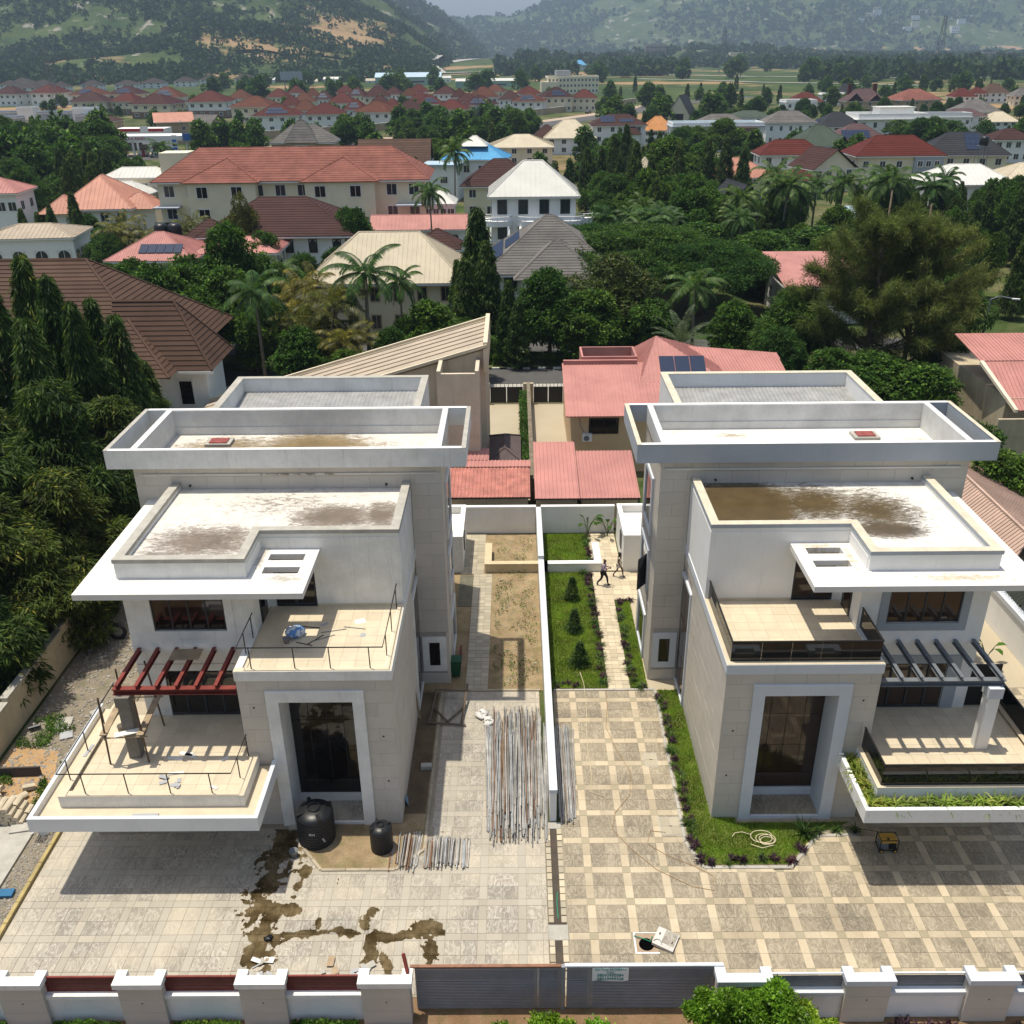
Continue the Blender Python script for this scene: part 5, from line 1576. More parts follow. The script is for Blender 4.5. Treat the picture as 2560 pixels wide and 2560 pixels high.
def window(parent, w, h, loc, rz=0, frame=None, glass=None, bars=1, arch=False):
 frame = frame or TRIMW
 glass = glass or WINF
 key = (round(w, 2), round(h, 2), frame.name, glass.name, bars, arch)
 if key not in _win:
  f = MB()
  t = 0.12
  f.box(-w / 2 - t, -w / 2, -0.05, 0.02, -t, h + t)
  f.box(w / 2, w / 2 + t, -0.05, 0.02, -t, h + t)
  f.box(-w / 2, w / 2, -0.05, 0.02, h, h + t)
  f.box(-w / 2, w / 2, -0.07, 0.02, -t, 0)
  p = MB()
  if arch:
   q = [(-w / 2, 0), (w / 2, 0)] + [(w / 2 * math.cos(a), h - w / 2 + w / 2 * math.sin(a)) for a in np.linspace(0, math.pi, 9)]
   k = len(q)
   p.add([(x, -0.02, z) for x, z in q] + [(x, 0.01, z) for x, z in q], [tuple(range(k)), tuple(range(k, 2 * k))] + [(i, (i + 1) % k, k + (i + 1) % k, k + i) for i in range(k)])
  else:
   p.box(-w / 2, w / 2, -0.025, 0.01, 0, h)
  g = MB()
  for i in range(1, bars + 1):
   x = -w / 2 + w * i / (bars + 1)
   g.box(x - 0.03, x + 0.03, -0.045, -0.02, 0, h)
  _win[key] = (f.mesh('window', frame), p.mesh('pane', glass), g.mesh('mullion', frame) if bars else None)
 a, b, c = _win[key]
 o = link('window', a, parent, loc, (0, 0, rz))
 link('pane', b, o)
 if c: link('mullion', c, o)
 return o
def solar(parent, res, a0, b0, n, rows=1, w=1.0, h=1.7, gap=0.06):
 ob, w3, poly = res
 for r in range(rows):
  for k in range(n):
   x = a0 + k * (w + gap)
   y = b0 + r * (h + gap)
   V = [w3(x, y, 0.09), w3(x + w, y, 0.09), w3(x + w, y + h, 0.09), w3(x, y + h, 0.09)]
   nn = w3(0, 0, 1) - w3(0, 0, 0)
   b = MB()
   b.hex8(V + [v + nn * 0.05 for v in V])
   link('solar_panel', b.mesh('solar_panel', SOLAR), parent)
def house(name, label, x, y, w, d, he, hr, roof, wall, rz=0.0, style='hip', mode='ribs', pitch=0.6, ov=0.6, nfl=2, nwin=4, ww=1.2, wh=1.3, cat='house', group=None, sol=None, plinth=None, frame=None, side=2, hipf=1.0, pieces=False, arch=False, fasc=None):
 r = thing(name, label, cat, (x, y, 0), rz, group)
 ze = he
 HOUSES.append((x, y, max(w, d) * 0.55))
 b = MB()
 b.box(-w / 2, w / 2, -d / 2, d / 2, -0.3, ze)
 if style in ('gable', 'gabley'):
  if style == 'gable':
   for s in (-1, 1): b.add([(s * w / 2, -d / 2, ze), (s * w / 2, d / 2, ze), (s * w / 2, 0, hr - 0.15), (s * (w / 2 - 0.2), -d / 2, ze), (s * (w / 2 - 0.2), d / 2, ze), (s * (w / 2 - 0.2), 0, hr - 0.15)], [(0, 1, 2), (5, 4, 3), (0, 3, 4, 1), (1, 4, 5, 2), (2, 5, 3, 0)])
  else:
   for s in (-1, 1): b.add([(-w / 2, s * d / 2, ze), (w / 2, s * d / 2, ze), (0, s * d / 2, hr - 0.15), (-w / 2, s * (d / 2 - 0.2), ze), (w / 2, s * (d / 2 - 0.2), ze), (0, s * (d / 2 - 0.2), hr - 0.15)], [(0, 1, 2), (5, 4, 3), (0, 3, 4, 1), (1, 4, 5, 2), (2, 5, 3, 0)])
 link('wall', b.mesh('wall', wall), r)
 if plinth: link('ground_floor_facing', MB().box(-w / 2 - 0.05, w / 2 + 0.05, -d / 2 - 0.05, d / 2 + 0.05, -0.3, he * 0.45).mesh('ground_floor_facing', plinth), r)
 if style == 'flat':
  pm = MB()
  pm.box(-w / 2 - ov, w / 2 + ov, -d / 2 - ov, d / 2 + ov, ze, ze + 0.25)
  link('roof_slab', pm.mesh('roof_slab', fasc or TRIMW), r)
  q = MB()
  t = 0.25
  q.box(-w / 2, w / 2, -d / 2, -d / 2 + t, ze + 0.25, hr)
  q.box(-w / 2, w / 2, d / 2 - t, d / 2, ze + 0.25, hr)
  q.box(-w / 2, -w / 2 + t, -d / 2 + t, d / 2 - t, ze + 0.25, hr)
  q.box(w / 2 - t, w / 2, -d / 2 + t, d / 2 - t, ze + 0.25, hr)
  link('parapet', q.mesh('parapet', wall), r)
  link('roof_deck', MB().box(-w / 2 + t, w / 2 - t, -d / 2 + t, d / 2 - t, ze + 0.25, ze + 0.3).mesh('roof_deck', roof), r)
  res = None
 else:
  res = hip(r, -w / 2 - ov, w / 2 + ov, -d / 2 - ov, d / 2 + ov, ze, hr, roof, mode, pitch, style, pieces, True, hipf)
  f = MB()
  f.box(-w / 2 - ov, w / 2 + ov, -d / 2 - ov, -d / 2 - ov + 0.08, ze - 0.28, ze - 0.09)
  f.box(-w / 2 - ov, -w / 2 - ov + 0.08, -d / 2 - ov + 0.08, d / 2 + ov, ze - 0.28, ze - 0.09)
  f.box(w / 2 + ov - 0.08, w / 2 + ov, -d / 2 - ov + 0.08, d / 2 + ov, ze - 0.28, ze - 0.09)
  link('fascia', f.mesh('fascia', fasc or TRIMW), r)
 fh = he / nfl
 for fl in range(nfl):
  z = fl * fh + fh * 0.32
  hh = min(wh, fh * 0.5)
  for k in range(nwin):
   xx = -w / 2 + w * (k + 0.5) / nwin
   window(r, ww, hh, (xx, -d / 2 - 0.02 - (0.05 if plinth and fl == 0 else 0), z), 0, frame, arch=arch)
  for k in range(side):
   yy = -d / 2 + d * (k + 0.5) / side
   window(r, ww * 0.9, hh, (w / 2 + 0.02 + (0.05 if plinth and fl == 0 else 0), yy, z), R(90), frame, arch=arch)
   window(r, ww * 0.9, hh, (-w / 2 - 0.02 - (0.05 if plinth and fl == 0 else 0), yy, z), R(-90), frame, arch=arch)
 if sol and res:
  for (pi, a0, b0, n, rows) in sol: solar(r, res[pi], a0, b0, n, rows)
 return r
# ---------------------------------------------------------------- house under the brown tiled roof on the left
r = thing('house', 'large white house under a brown tiled roof behind the left trees', 'house', (-40, 77, 0))
o = Vector((-40, 77, 0))
MB().box(-57, -28, 69.4, 85.6, -0.3, 6.0).build('wall', W_WHITE, r)
MB().box(-31, -24.3, 71.1, 75.6, -0.3, 6.0).build('wing_wall', W_WHITE, r)
L_ = lambda *p: [tuple(Vector(q) - o) for q in p]
A, B, C, D = (-58, 68.4, 6), (-26.2, 68.4, 6), (-26.2, 86.6, 6), (-58, 86.6, 6)
E, F = (-48, 77.2, 13.2), (-34.6, 77.2, 13.2)
for p in ([A, B, F, E], [B, C, F], [C, D, E, F], [D, A, E]): roof_plane(L_(*p), 'tiles', 0.40, T_BROWN, r, True, rib=0.05)
for a, b in ((E, F), (A, E), (B, F), (C, F)): ridge(r, L_(a, b), T_BROWN, 0.13)
A, B, C, D = (-31.5, 70.3, 6), (-23.5, 70.3, 6), (-23.5, 76.4, 6), (-31.5, 76.4, 6)
E, F = (-31.5, 73.35, 10.7), (-26.7, 73.35, 10.7)
for p in ([A, B, F, E], [B, C, F], [C, D, E, F]): roof_plane(L_(*p), 'tiles', 0.40, T_BROWN, r, True, rib=0.05)
for a, b in ((E, F), (B, F), (C, F)): ridge(r, L_(a, b), T_BROWN, 0.13)
MB().box(-31.6, -23.4, 70.2, 70.3, 5.72, 5.92).build('fascia', TRIMW, r)
window(r, 1.0, 1.9, (-26.0 + 40, 71.08 - 77, 3.0), 0, TRIMW, GLASS, 0)
window(r, 1.0, 1.9, (-29.0 + 40, 71.08 - 77, 3.0), 0, TRIMW, GLASS, 0)
MB().tube([(-28.4, 70.9, 2.6), (-28.4, 70.9, 7.5)], 0.03, 5).build('antenna_pole', GREYM, r)
MB().box(-29.0, -27.8, 70.86, 70.92, 3.4, 3.44).build('antenna_arm', GREYM, r)
t = thing('roof_canopy', 'small white metal canopy in the trees beside the brown-roofed house', 'canopy', (-28.4, 66.6, 0))
MB().tube([(-28.4, 66.6, 0), (-28.4, 66.6, 5.6)], 0.08, 6).build('post', GREYM, t)
hip(t, -1.2, 1.2, -1.0, 1.0, 5.6, 6.1, S_WHITE, 'ribs', 0.5)
# ---------------------------------------------------------------- slanted tan roof behind the left villa
r = thing('house', 'tan building with one slanted roof rising to the right behind the left villa', 'house', (-11, 66, 0))
o = Vector((-11, 66, 0))
L_ = lambda *p: [tuple(Vector(q) - o) for q in p]
b = MB()
zf = lambda x: 9.75 + (x + 2.1) * 0.29
for (xa, xb) in ((-24, -2.1),):
 b.add([(xa, 63.4, -0.3), (xb, 63.4, -0.3), (xb, 70.4, -0.3), (xa, 70.4, -0.3), (xa, 63.4, zf(xa) - 0.25), (xb, 63.4, zf(xb) - 0.25), (xb, 70.4, zf(xb) - 0.25), (xa, 70.4, zf(xa) - 0.25)], [(0, 3, 2, 1), (4, 5, 6, 7), (0, 1, 5, 4), (1, 2, 6, 5), (2, 3, 7, 6), (3, 0, 4, 7)])
PEEL = mat('peeling_cream_render', (0.58, 0.50, 0.38), 0.85, 0.12, 0.8, 9, 0.1, streak=0.5, dirt=(0.30, 0.23, 0.16))
b.build('wall', PEEL, r)
roof_plane(L_((-24.2, 70.8, zf(-24.2)), (-24.2, 63.0, zf(-24.2)), (-2.0, 63.0, zf(-2.0)), (-2.0, 70.8, zf(-2.0))), 'ribs', 1.1, S_TAN, r, rib=0.07)
for y in (63.0, 70.8):
 MB().hex8([(-24.2, y - .12, zf(-24.2)), (-2.0, y - .12, zf(-2.0)), (-2.0, y + .12, zf(-2.0)), (-24.2, y + .12, zf(-24.2)), (-24.2, y - .12, zf(-24.2) + .2), (-2.0, y - .12, zf(-2.0) + .2), (-2.0, y + .12, zf(-2.0) + .2), (-24.2, y + .12, zf(-24.2) + .2)]).build('verge_capping', CREAMW, r)
MB().box(-2.25, -1.95, 63.0, 70.9, 8.0, 10.1).build('gable_parapet', CREAMW, r)
b = MB()
b.box(-5.3, -5.05, 60.4, 63.4, 0, 8.9)
b.box(-2.75, -2.5, 60.4, 63.4, 0, 8.9)
b.box(-5.05, -2.75, 60.4, 60.65, 0, 8.7)
b.build('stair_tower', PEEL, r)
MB().box(-5.0, -2.8, 60.66, 63.3, 7.4, 7.5).build('stair_roof', CORR, r)
for k in range(3):
 u = MB()
 u.box(-2.5, -2.15, 64.0 + k * 1.3, 64.9 + k * 1.3, 1.4 + 0.3 * k, 2.1 + 0.3 * k)
 u.build('air_conditioner', TRIMW, r)
# ---------------------------------------------------------------- corrugated sheds behind the rear wall
def shed(label, rects, roofm, ze, wallm):
 xs = [q[0] for q in rects] + [q[1] for q in rects]
 r = thing('shed', label, 'shed', ((min(xs) + max(xs)) / 2, 57, 0))
 for (x0, x1, y0, y1, z0, z1, m) in rects:
  MB().box(x0 + 0.15, x1 - 0.15, y0 + 0.25, y1 - 0.1, -0.3, z0 - 0.12).build('wall', wallm, r)
  c = corr_sheet(x0, x1, y0, y1, z0, z1, 0.24, 0.045)
  ob = c.build('roof_sheet', m, r, fix=False)
  b = MB()
  b.box(x0, x1, y0, y0 + 0.04, z0 - 0.1, z0 + 0.015)
  b.build('eave_board', mat('dark_eave', (0.05, 0.035, 0.03), 0.9), r)
 return r
shed('rusty red corrugated shed roof behind the left garden wall', [(-4.5, 0.85, 54.85, 58.4, 2.2, 2.75, S_RUST), (-3.5, 0.92, 58.42, 59.2, 2.8, 2.95, S_PINK), (-3.5, -1.9, 59.22, 60.8, 2.96, 3.2, S_PINK)], S_RUST, 2.2, BEIGEW)
shed('pink corrugated shed roof behind the banana plants', [(1.15, 4.02, 54.6, 61.6, 2.2, 3.3, S_PINK), (4.06, 7.9, 54.6, 60.4, 2.2, 3.1, S_PINK)], S_PINK, 2.2, BEIGEW)
# ---------------------------------------------------------------- pink-roofed house behind the right villa
r = thing('house', 'peach house with pink corrugated roof and solar panels behind the right villa', 'house', (11, 68, 0))
o = Vector((11, 68, 0))
L_ = lambda *p: [tuple(Vector(q) - o) for q in p]
MB().box(4.0, 20.6, 64.0, 76, -0.3, 4.5).build('wall', W_PEACH, r)
p1 = roof_plane(L_((3.5, 63.2, 4.6), (13.5, 63.2, 4.6), (10.2, 69.8, 6.5), (3.5, 69.8, 6.5)), 'ribs', 0.26, S_PINK, r, rib=0.035)
p2 = roof_plane(L_((9.2, 67.2, 5.75), (15.8, 67.2, 5.75), (10.8, 71.4, 8.1)), 'ribs', 0.3, S_PINK, r, rib=0.03)
roof_plane(L_((15.8, 67.2, 5.75), (15.8, 75.6, 5.75), (10.8, 71.4, 8.1)), 'ribs', 0.3, S_PINK, r, rib=0.03)
roof_plane(L_((9.2, 75.6, 5.75), (9.2, 67.2, 5.75), (10.8, 71.4, 8.1)), 'ribs', 0.3, S_PINK, r, rib=0.03)
roof_plane(L_((12.5, 67.6, 4.6), (21.4, 70.0, 4.6), (20.8, 73.4, 6.1), (13.6, 73.4, 6.1)), 'ribs', 0.26, S_PINK, r, rib=0.035)
for k, (a0, b0) in enumerate(((1.6, 0.35), (2.75, 0.35), (3.9, 0.35))):
 solar(r, p2, a0, b0, 1, 1, 1.1, 2.2)
b = MB()
for q in ((5.0, 9.25, 69.85, 70.0, 5.5, 6.95), (5.0, 5.15, 70.0, 72.6, 5.5, 6.95), (9.1, 9.25, 70.0, 72.6, 5.5, 6.95), (5.15, 9.1, 72.45, 72.6, 5.5, 6.95)): b.box(*q)
b.build('roof_parapet', S_PINK, r)
MB().box(5.2, 9.1, 70.0, 72.4, 5.9, 6.0).build('roof_well', CONC_D, r)
MB().box(3.6, 9.2, 69.55, 69.82, 6.35, 6.75).build('parapet_base', S_PINK, r)
window(r, 1.9, 0.95, (6.3 - 11, 63.98 - 68, 3.1), 0, BLACKM, GLASS, 1)
b = MB()
b.box(4.75, 5.45, 63.6, 63.98, 2.5, 3.05)
ac = b.build('air_conditioner', TRIMW, r)
MB().tube([(5.05, 63.6, 2.77), (5.05, 63.57, 2.77)], 0.2, 14).build('fan_grille', GREYM, ac)
MB().tube([(4.55, 63.95, 4.2), (4.6, 63.95, 3.6), (4.9, 63.95, 3.1)], 0.02, 5).build('cable_duct', GREYM, r)
# alley between, gates, hedge, canopy
sheet('alley_paving', [(-2.6, 59), (4.2, 59), (4.2, 79), (-2.6, 79)], 0.02, tile_mat('alley_block_paving', (0.42, 0.36, 0.25), (0.5, 0.44, 0.33), 0.3, 3, 0.1))
r = thing('boundary_wall', 'narrow mossy wall with hedge between the two rear alleys', 'wall', (1.05, 70, 0))
MB().box(0.9, 1.2, 58.5, 79.3, -0.1, 1.9).build('wall_body', mat('mossy_old_wall', (0.20, 0.17, 0.12), 0.9, 0.35, 2, 14, 0.3, streak=0.5), r)
def hedge_mesh(name, x0, x1, y0, y1, z0, z1, n, m, seed, L=0.14, W=0.09):
 rs = np.random.RandomState(seed)
 P = rs.uniform(0, 1, (n, 3))
 f = rs.randint(0, 5, n)
 P[f == 0, 0] = 0
 P[f == 1, 0] = 1
 P[f == 2, 1] = 0
 P[f >= 3, 2] = 1
 P = P * np.array([x1 - x0, y1 - y0, z1 - z0]) + np.array([x0, y0, z0]) + rs.normal(0, 0.05, (n, 3))
 D = rs.normal(0, 1, (n, 3)) + np.array([0, 0, 0.4])
 return leaves(P, D, L, W, rs, m, name)
tag(link('clipped_hedge', hedge_mesh('clipped_hedge', 0.35, 0.88, 61, 77.5, 0, 1.7, 9000, L_ROUND, 4)), 'narrow clipped hedge along the rear alley wall', 'hedge')
for (x0, x1, lab) in ((-2.3, 0.6, 'black steel gate closing the left rear alley'), (1.5, 4.1, 'black steel gate closing the right rear alley')):
 g = thing('alley_gate', lab, 'gate', ((x0 + x1) / 2, 79, 0))
 for k in range(2):
  a = x0 + (x1 - x0) * k / 2
  MB().box(a + 0.03, a + (x1 - x0) / 2 - 0.03, 78.95, 79.0, 0.1, 1.55).build('gate_leaf', BLACKM, g)
 for k in range(8):
  a = x0 + (x1 - x0) * (k + 0.5) / 8
  MB().box(a - 0.02, a + 0.02, 78.93, 78.95, 0.1, 1.85).build('gate_bar', BLACKM, g)
 for xx in (x0 - 0.15, x1 + 0.15): MB().box(xx - 0.15, xx + 0.15, 78.8, 79.1, 0, 1.9).build('gate_post', BEIGEW, g)
t = thing('canopy_tent', 'brown fabric canopy tent in the left rear alley', 'tent', (-0.85, 63.3, 0))
for (x, y) in ((-1.9, 61.0), (0.2, 61.0), (-1.9, 65.6), (0.2, 65.6)): MB().tube([(x, y, 0), (x, y, 2.25)], 0.03, 5).build('tent_leg', GREYM, t)
CANV = mat('brown_canvas', (0.10, 0.075, 0.07), 0.85, 0.15)
hip(t, -1.15, 1.15, -2.4, 2.4, 2.2, 2.75, CANV, 'flat', 1.0, 'hip', False, True)
# ---------------------------------------------------------------- street behind
ASPH = mat('asphalt', (0.085, 0.083, 0.08), 0.9, 0.15, 0.6, 20, 0.2)
sheet('street', [(-60, 84.6), (60, 84.6), (60, 88.9), (-60, 88.9)], 0.01, ASPH)
sheet('pavement', [(-60, 79.4), (60, 79.4), (60, 84.4), (-60, 84.4)], 0.03, CONC)
kb = tag(thing('striped_kerb', None, None, (0, 89.1, 0)), kind='structure')
KBL, KWH = mat('kerb_black', (0.02, 0.02, 0.02), 0.8), mat('kerb_white', (0.6, 0.6, 0.58), 0.8)
for k in range(40): piece('kerb_stone', 0.72, 0.2, 0.16, KBL if k % 2 else KWH, kb, (-14 + k * 0.75, 89.05, 0.0))
for k in range(40): piece('kerb_stone', 0.72, 0.2, 0.16, KBL if k % 2 else KWH, kb, (-14 + k * 0.75, 94.4, 0.0))
sheet('far_carriageway', [(-60, 94.6), (60, 94.6), (60, 98.8), (-60, 98.8)], 0.01, ASPH)
wl_ = thing('boundary_wall', 'white garden wall with square piers beyond the street', 'wall', (0, 99.4, 0))
for k in range(9):
 MB().box(-10 + k * 2.6, -9.55 + k * 2.6, 99.2, 99.65, 0, 2.0).build('wall_pier', W_WHITE, wl_)
 MB().box(-9.55 + k * 2.6, -7.4 + k * 2.6, 99.35, 99.5, 0, 1.5).build('wall_panel', W_WHITE, wl_)
for k in range(11):
 tag(link('clipped_shrub', hedge_mesh('clipped_shrub', -0.5, 0.5, -0.4, 0.4, 0, 0.95, 700, L_ROUND, 30 + k, 0.16, 0.1), None, (-4.2 + k * 1.25, 90.6 + (k % 2) * 0.5, 0)), 'round clipped shrub on the street median, ' + ('first', 'second', 'third', 'fourth', 'fifth', 'sixth', 'seventh', 'eighth', 'ninth', 'tenth', 'eleventh')[k] + ' from the left', 'shrub', 'clipped shrubs on the median')
# ---------------------------------------------------------------- roofs at the right edge
r = thing('house', 'house with faded pink corrugated roof at the right edge', 'house', (42, 70, 0))
o = Vector((42, 70, 0))
L_ = lambda *p: [tuple(Vector(q) - o) for q in p]
MB().box(36.8, 50, 67.4, 80, -0.3, 4.2).build('wall', BEIGEW, r)
roof_plane(L_((37.0, 66.4, 3.6), (52, 66.4, 3.6), (52, 70.8, 6.0), (36.0, 70.8, 6.0)), 'ribs', 0.3, S_PINK, r, rib=0.04)
roof_plane(L_((52, 76, 6.8), (36, 76, 6.8), (36, 70.9, 6.05), (52, 70.9, 6.05)), 'ribs', 0.3, S_PINK, r, rib=0.04)
MB().hex8([(35.9, 70.8, 5.85), (37.0, 66.3, 3.45), (37.25, 66.3, 3.45), (36.2, 70.8, 5.85), (35.9, 70.8, 6.1), (37.0, 66.3, 3.7), (37.25, 66.3, 3.7), (36.2, 70.8, 6.1)]).build('verge_board', W_CREAM, r)
b = MB()
b.box(35.6, 52, 65.6, 65.8, -0.3, 3.2)
b.build('gutter_wall', BEIGEW, r)
r = thing('house', 'low building with beige corrugated roof beside the right villa', 'house', (30, 52, 0))
o = Vector((30, 52, 0))
L_ = lambda *p: [tuple(Vector(q) - o) for q in p]
MB().box(26.6, 31.8, 45.0, 60, -0.3, 2.3).build('wall', BEIGEW, r)
S_BEIGE = rmat('beige_pink_sheet', (0.50, 0.36, 0.29), 0.6, 0.15, 0.3)
roof_plane(L_((26.4, 61.0, 2.5), (26.4, 44.4, 2.5), (27.9, 45.6, 4.0), (27.9, 61.0, 4.0)), 'ribs', 0.28, S_BEIGE, r, rib=0.04)
roof_plane(L_((32.2, 44.4, 2.4), (32.2, 61.0, 2.4), (27.9, 61.0, 4.0), (27.9, 45.6, 4.0)), 'ribs', 0.28, S_BEIGE, r, rib=0.04)
ridge(r, L_((27.9, 45.6, 4.02), (27.9, 61, 4.02)), S_BEIGE, 0.1)
MB().box(32.2, 32.5, 44, 61, 0, 3.0).build('boundary_parapet', CONC_D, r)
# dark stored water tanks beyond the razor wire
for k, (x, y, s) in enumerate(((27.2, 42.2, 0.8), (28.4, 40.8, 0.7), (28.8, 43.0, 0.8))):
 t = thing('water_tank', ('dark lidded water tank beyond the razor wire, ' + ('nearest the villa', 'nearest the camera', 'farthest')[k]), 'water tank', (x, y, 0))
 MB().lathe([(s, 0), (s, 1.1), (s * 0.9, 1.3), (s * 0.4, 1.45)], 24, (x, y, 0)).build('tank_body', mat('dusty_black_plastic', (0.04, 0.045, 0.055), 0.5), t, True)
 MB().lathe([(s * 0.4, 1.43), (s * 0.4, 1.52), (s * 0.3, 1.56)], 20, (x, y, 0)).build('tank_lid', mat('grey_lid', (0.3, 0.28, 0.24), 0.7), t, True)
# ---------------------------------------------------------------- middle distance houses
HS = 'house'
house(HS, 'cream bungalow with a big cream hipped roof behind the palms', -13.8, 106.3, 15.2, 10.5, 6.0, 10.3, S_CREAM, W_CREAM, 0, 'hip', 'ribs', 0.5, 1.0, 2, 6, 0.9, 1.4, frame=W_TAN, hipf=0.85)
house(HS, 'long white bungalow with a pink roof before the red-tiled block', -14.8, 151.5, 14.0, 5.0, 3.5, 5.3, S_PINK, W_WHITE, 0, 'gable', 'ribs', 0.6, 0.5, 1, 5, 1.0, 1.6, arch=True)
house(HS, 'low pavilion with a maroon pyramid roof beside the cream roof', -10.9, 136.6, 6.0, 5.6, 3.3, 5.6, T_MAROON, W_CREAM, 0, 'hip', 'tiles', 0.5, 0.4, 1, 2)
h_ = house('apartment_block', 'long cream three-storey block with a red tiled hipped roof', -35.2, 162, 42.0, 12.6, 10.0, 14.4, T_RED, W_CREAM, 0.012, 'hip', 'tiles', 0.6, 0.8, 3, 12, 1.5, 1.6, cat='apartment block', hipf=0.9)
for (x0, x1) in ((-16.5, -4.5), (1.8, 14.0)):
 MB().box(h_.location.x + x0 + 0.7, h_.location.x + x1 - 0.7, 153.6, 155.8, 0, 9.98).build('projecting_bay', W_CREAM, h_)
 for fl in range(3):
  for k in (0.25, 0.7): window(h_, 1.6, 1.6, (x0 + (x1 - x0) * k, -8.44, 1.1 + fl * 3.33), 0, TRIMW, GLASS, 1)
 xm = (x0 + x1) / 2
 roof_plane([(x0, -8.9, 10.02), (x1, -8.9, 10.02), (xm, -2.4, 13.0)], 'tiles', 0.6, T_RED, h_)
 roof_plane([(x1, -8.9, 10.02), (x1, -4.0, 10.3), (xm, -2.4, 13.0)], 'tiles', 0.6, T_RED, h_)
 roof_plane([(x0, -4.0, 10.3), (x0, -8.9, 10.02), (xm, -2.4, 13.0)], 'tiles', 0.6, T_RED, h_)
 ridge(h_, [(x0, -8.9, 10.05), (xm, -2.4, 13.05)], T_RED, 0.1)
 ridge(h_, [(x1, -8.9, 10.05), (xm, -2.4, 13.05)], T_RED, 0.1)
for x in (-19.5, 18.5):
 MB().box(h_.location.x + x - 2, h_.location.x + x + 2, 153.4, 155.9, 6.2, 6.4).build('balcony_slab', W_GREY, h_)
 MB().box(h_.location.x + x - 2, h_.location.x + x + 2, 153.4, 155.9, 3.2, 3.35).build('balcony_slab', W_GREY, h_)
 MB().box(h_.location.x + x - 2, h_.location.x + x + 2, 153.4, 153.5, 3.35, 4.2).build('balcony_railing', mat('green_balcony_rail', (0.02, 0.035, 0.02), 0.7), h_)
h_ = house(HS, 'white house with a long brown tiled roof and arched windows', -31.5, 134, 19.0, 12.5, 6.4, 10.4, T_MAROON, W_WHITE, 0, 'hip', 'tiles', 0.5, 0.9, 2, 6, 0.9, 1.5, arch=True, frame=T_MAROON)
hip(h_, -13.5, -5.0, -8.0, 0, 5.4, 8.2, T_MAROON, 'tiles', 0.5)
MB().box(-44.4, -37.0, 126.6, 131, -0.3, 5.3).build('wing_wall', W_WHITE, h_)
house(HS, 'cream house with a pink roof carrying five solar panels', -44.6, 121.6, 9.6, 8.6, 5.4, 8.0, S_PINK, W_CREAM, 0, 'hip', 'ribs', 0.28, 0.8, 2, 4, 0.9, 1.0, sol=[(0, 4.0, 1.4, 5, 1)])
house(HS, 'annexe with a low pink roof right of the five solar panels', -35.2, 123.5, 10.0, 6.5, 5.6, 7.0, S_PINK, W_CREAM, 0.02, 'hip', 'ribs', 0.3, 0.6, 2, 4)
h_ = house(HS, 'white house under a salmon hipped roof behind pointed trees', -67.5, 162.5, 10.6, 11.5, 5.9, 10.4, S_SALM, W_WHITE, 0.06, 'hip', 'ribs', 0.7, 0.9, 2, 4, hipf=0.95)
hip(h_, 2.5, 9.5, -5.0, 1.5, 5.6, 7.8, S_SALM, 'ribs', 0.6)
MB().box(-64.2, -58.8, 159.0, 163.5, -0.3, 5.55).build('wing_wall', W_WHITE, h_)
hip(h_, -8.5, -2.0, -7.5, 0.0, 5.4, 7.8, S_SALM, 'ribs', 0.6)
MB().box(-75.0, -70.0, 156.0, 162, -0.3, 5.35).build('porch_wall', W_WHITE, h_)
house(HS, 'small cream hipped roof left of the salmon roof', -87, 194.5, 6.6, 6.0, 4.8, 7.2, S_WHITE, W_CREAM, 0, 'hip', 'ribs', 0.6)
h_ = house(HS, 'cream house with pale roof and square tower behind the salmon roof', -72, 191.5, 12.0, 5.5, 7.0, 8.6, S_WHITE, W_CREAM, 0, 'hip', 'ribs', 0.8)
MB().box(-67.2, -61.8, 189.5, 194.5, -0.3, 11.2).build('tower', W_CREAM, h_)
house(HS, 'lower cream wing with pale hipped roof before the square tower', -73, 185.5, 9.0, 6.0, 4.6, 6.8, S_WHITE, W_CREAM, 0, 'hip', 'ribs', 0.8)
h_ = house(HS, 'white arcaded house with a flat beige hipped roof at the left', -66.5, 134.8, 12.0, 8.0, 5.8, 7.1, S_TAN, W_WHITE, 0.10, 'hip', 'ribs', 0.6, 0.35, 1, 4, 1.6, 2.2, arch=True, side=4)
house(HS, 'white house with a bright red roof at the left edge', -84, 162, 7.0, 7.0, 8.2, 10.2, S_PINK, W_WHITE, 0.05, 'hip', 'ribs', 0.6)
house(HS, 'cream hipped roof at the left edge before the arcade', -59.5, 104, 7.5, 7, 4.0, 6.8, S_CREAM, W_CREAM, 0, 'hip', 'ribs', 0.6)
h_ = house(HS, 'tan stone house with a grey shingled roof behind the red-tiled block', -52.0, 251.5, 15.0, 9.0, 8.2, 12.0, T_GREY, W_TAN, 0, 'hip', 'tiles', 0.7, 0.5, 2, 4)
hip(h_, -4.0, 4.0, -6.4, 0, 8.3, 13.2, T_GREY, 'tiles', 0.7)
MB().box(-55.6, -48.4, 245.6, 247, -0.3, 8.25).build('bay_wall', W_TAN, h_)
window(h_, 2.8, 2.6, (0, -5.95, 5.0), 0, TRIMW, WINF, 3, True)
house(HS, 'house with a long dark brown gabled roof behind the red-tiled block', -26.5, 224, 15.0, 9.0, 6.2, 10.6, T_BROWN, W_WHITE, 0, 'gable', 'tiles', 0.7, 0.6, 2, 4)
h_ = house(HS, 'white house with a sky blue hipped roof and white lantern', -8.0, 214, 12.5, 8.5, 7.6, 10.4, S_BLUE, W_WHITE, -0.12, 'hip', 'ribs', 0.8, 0.7, 2, 4)
hip(h_, -3.4, 2.6, -2.6, 2.6, 10.0, 11.9, S_WHITE, 'ribs', 0.6)
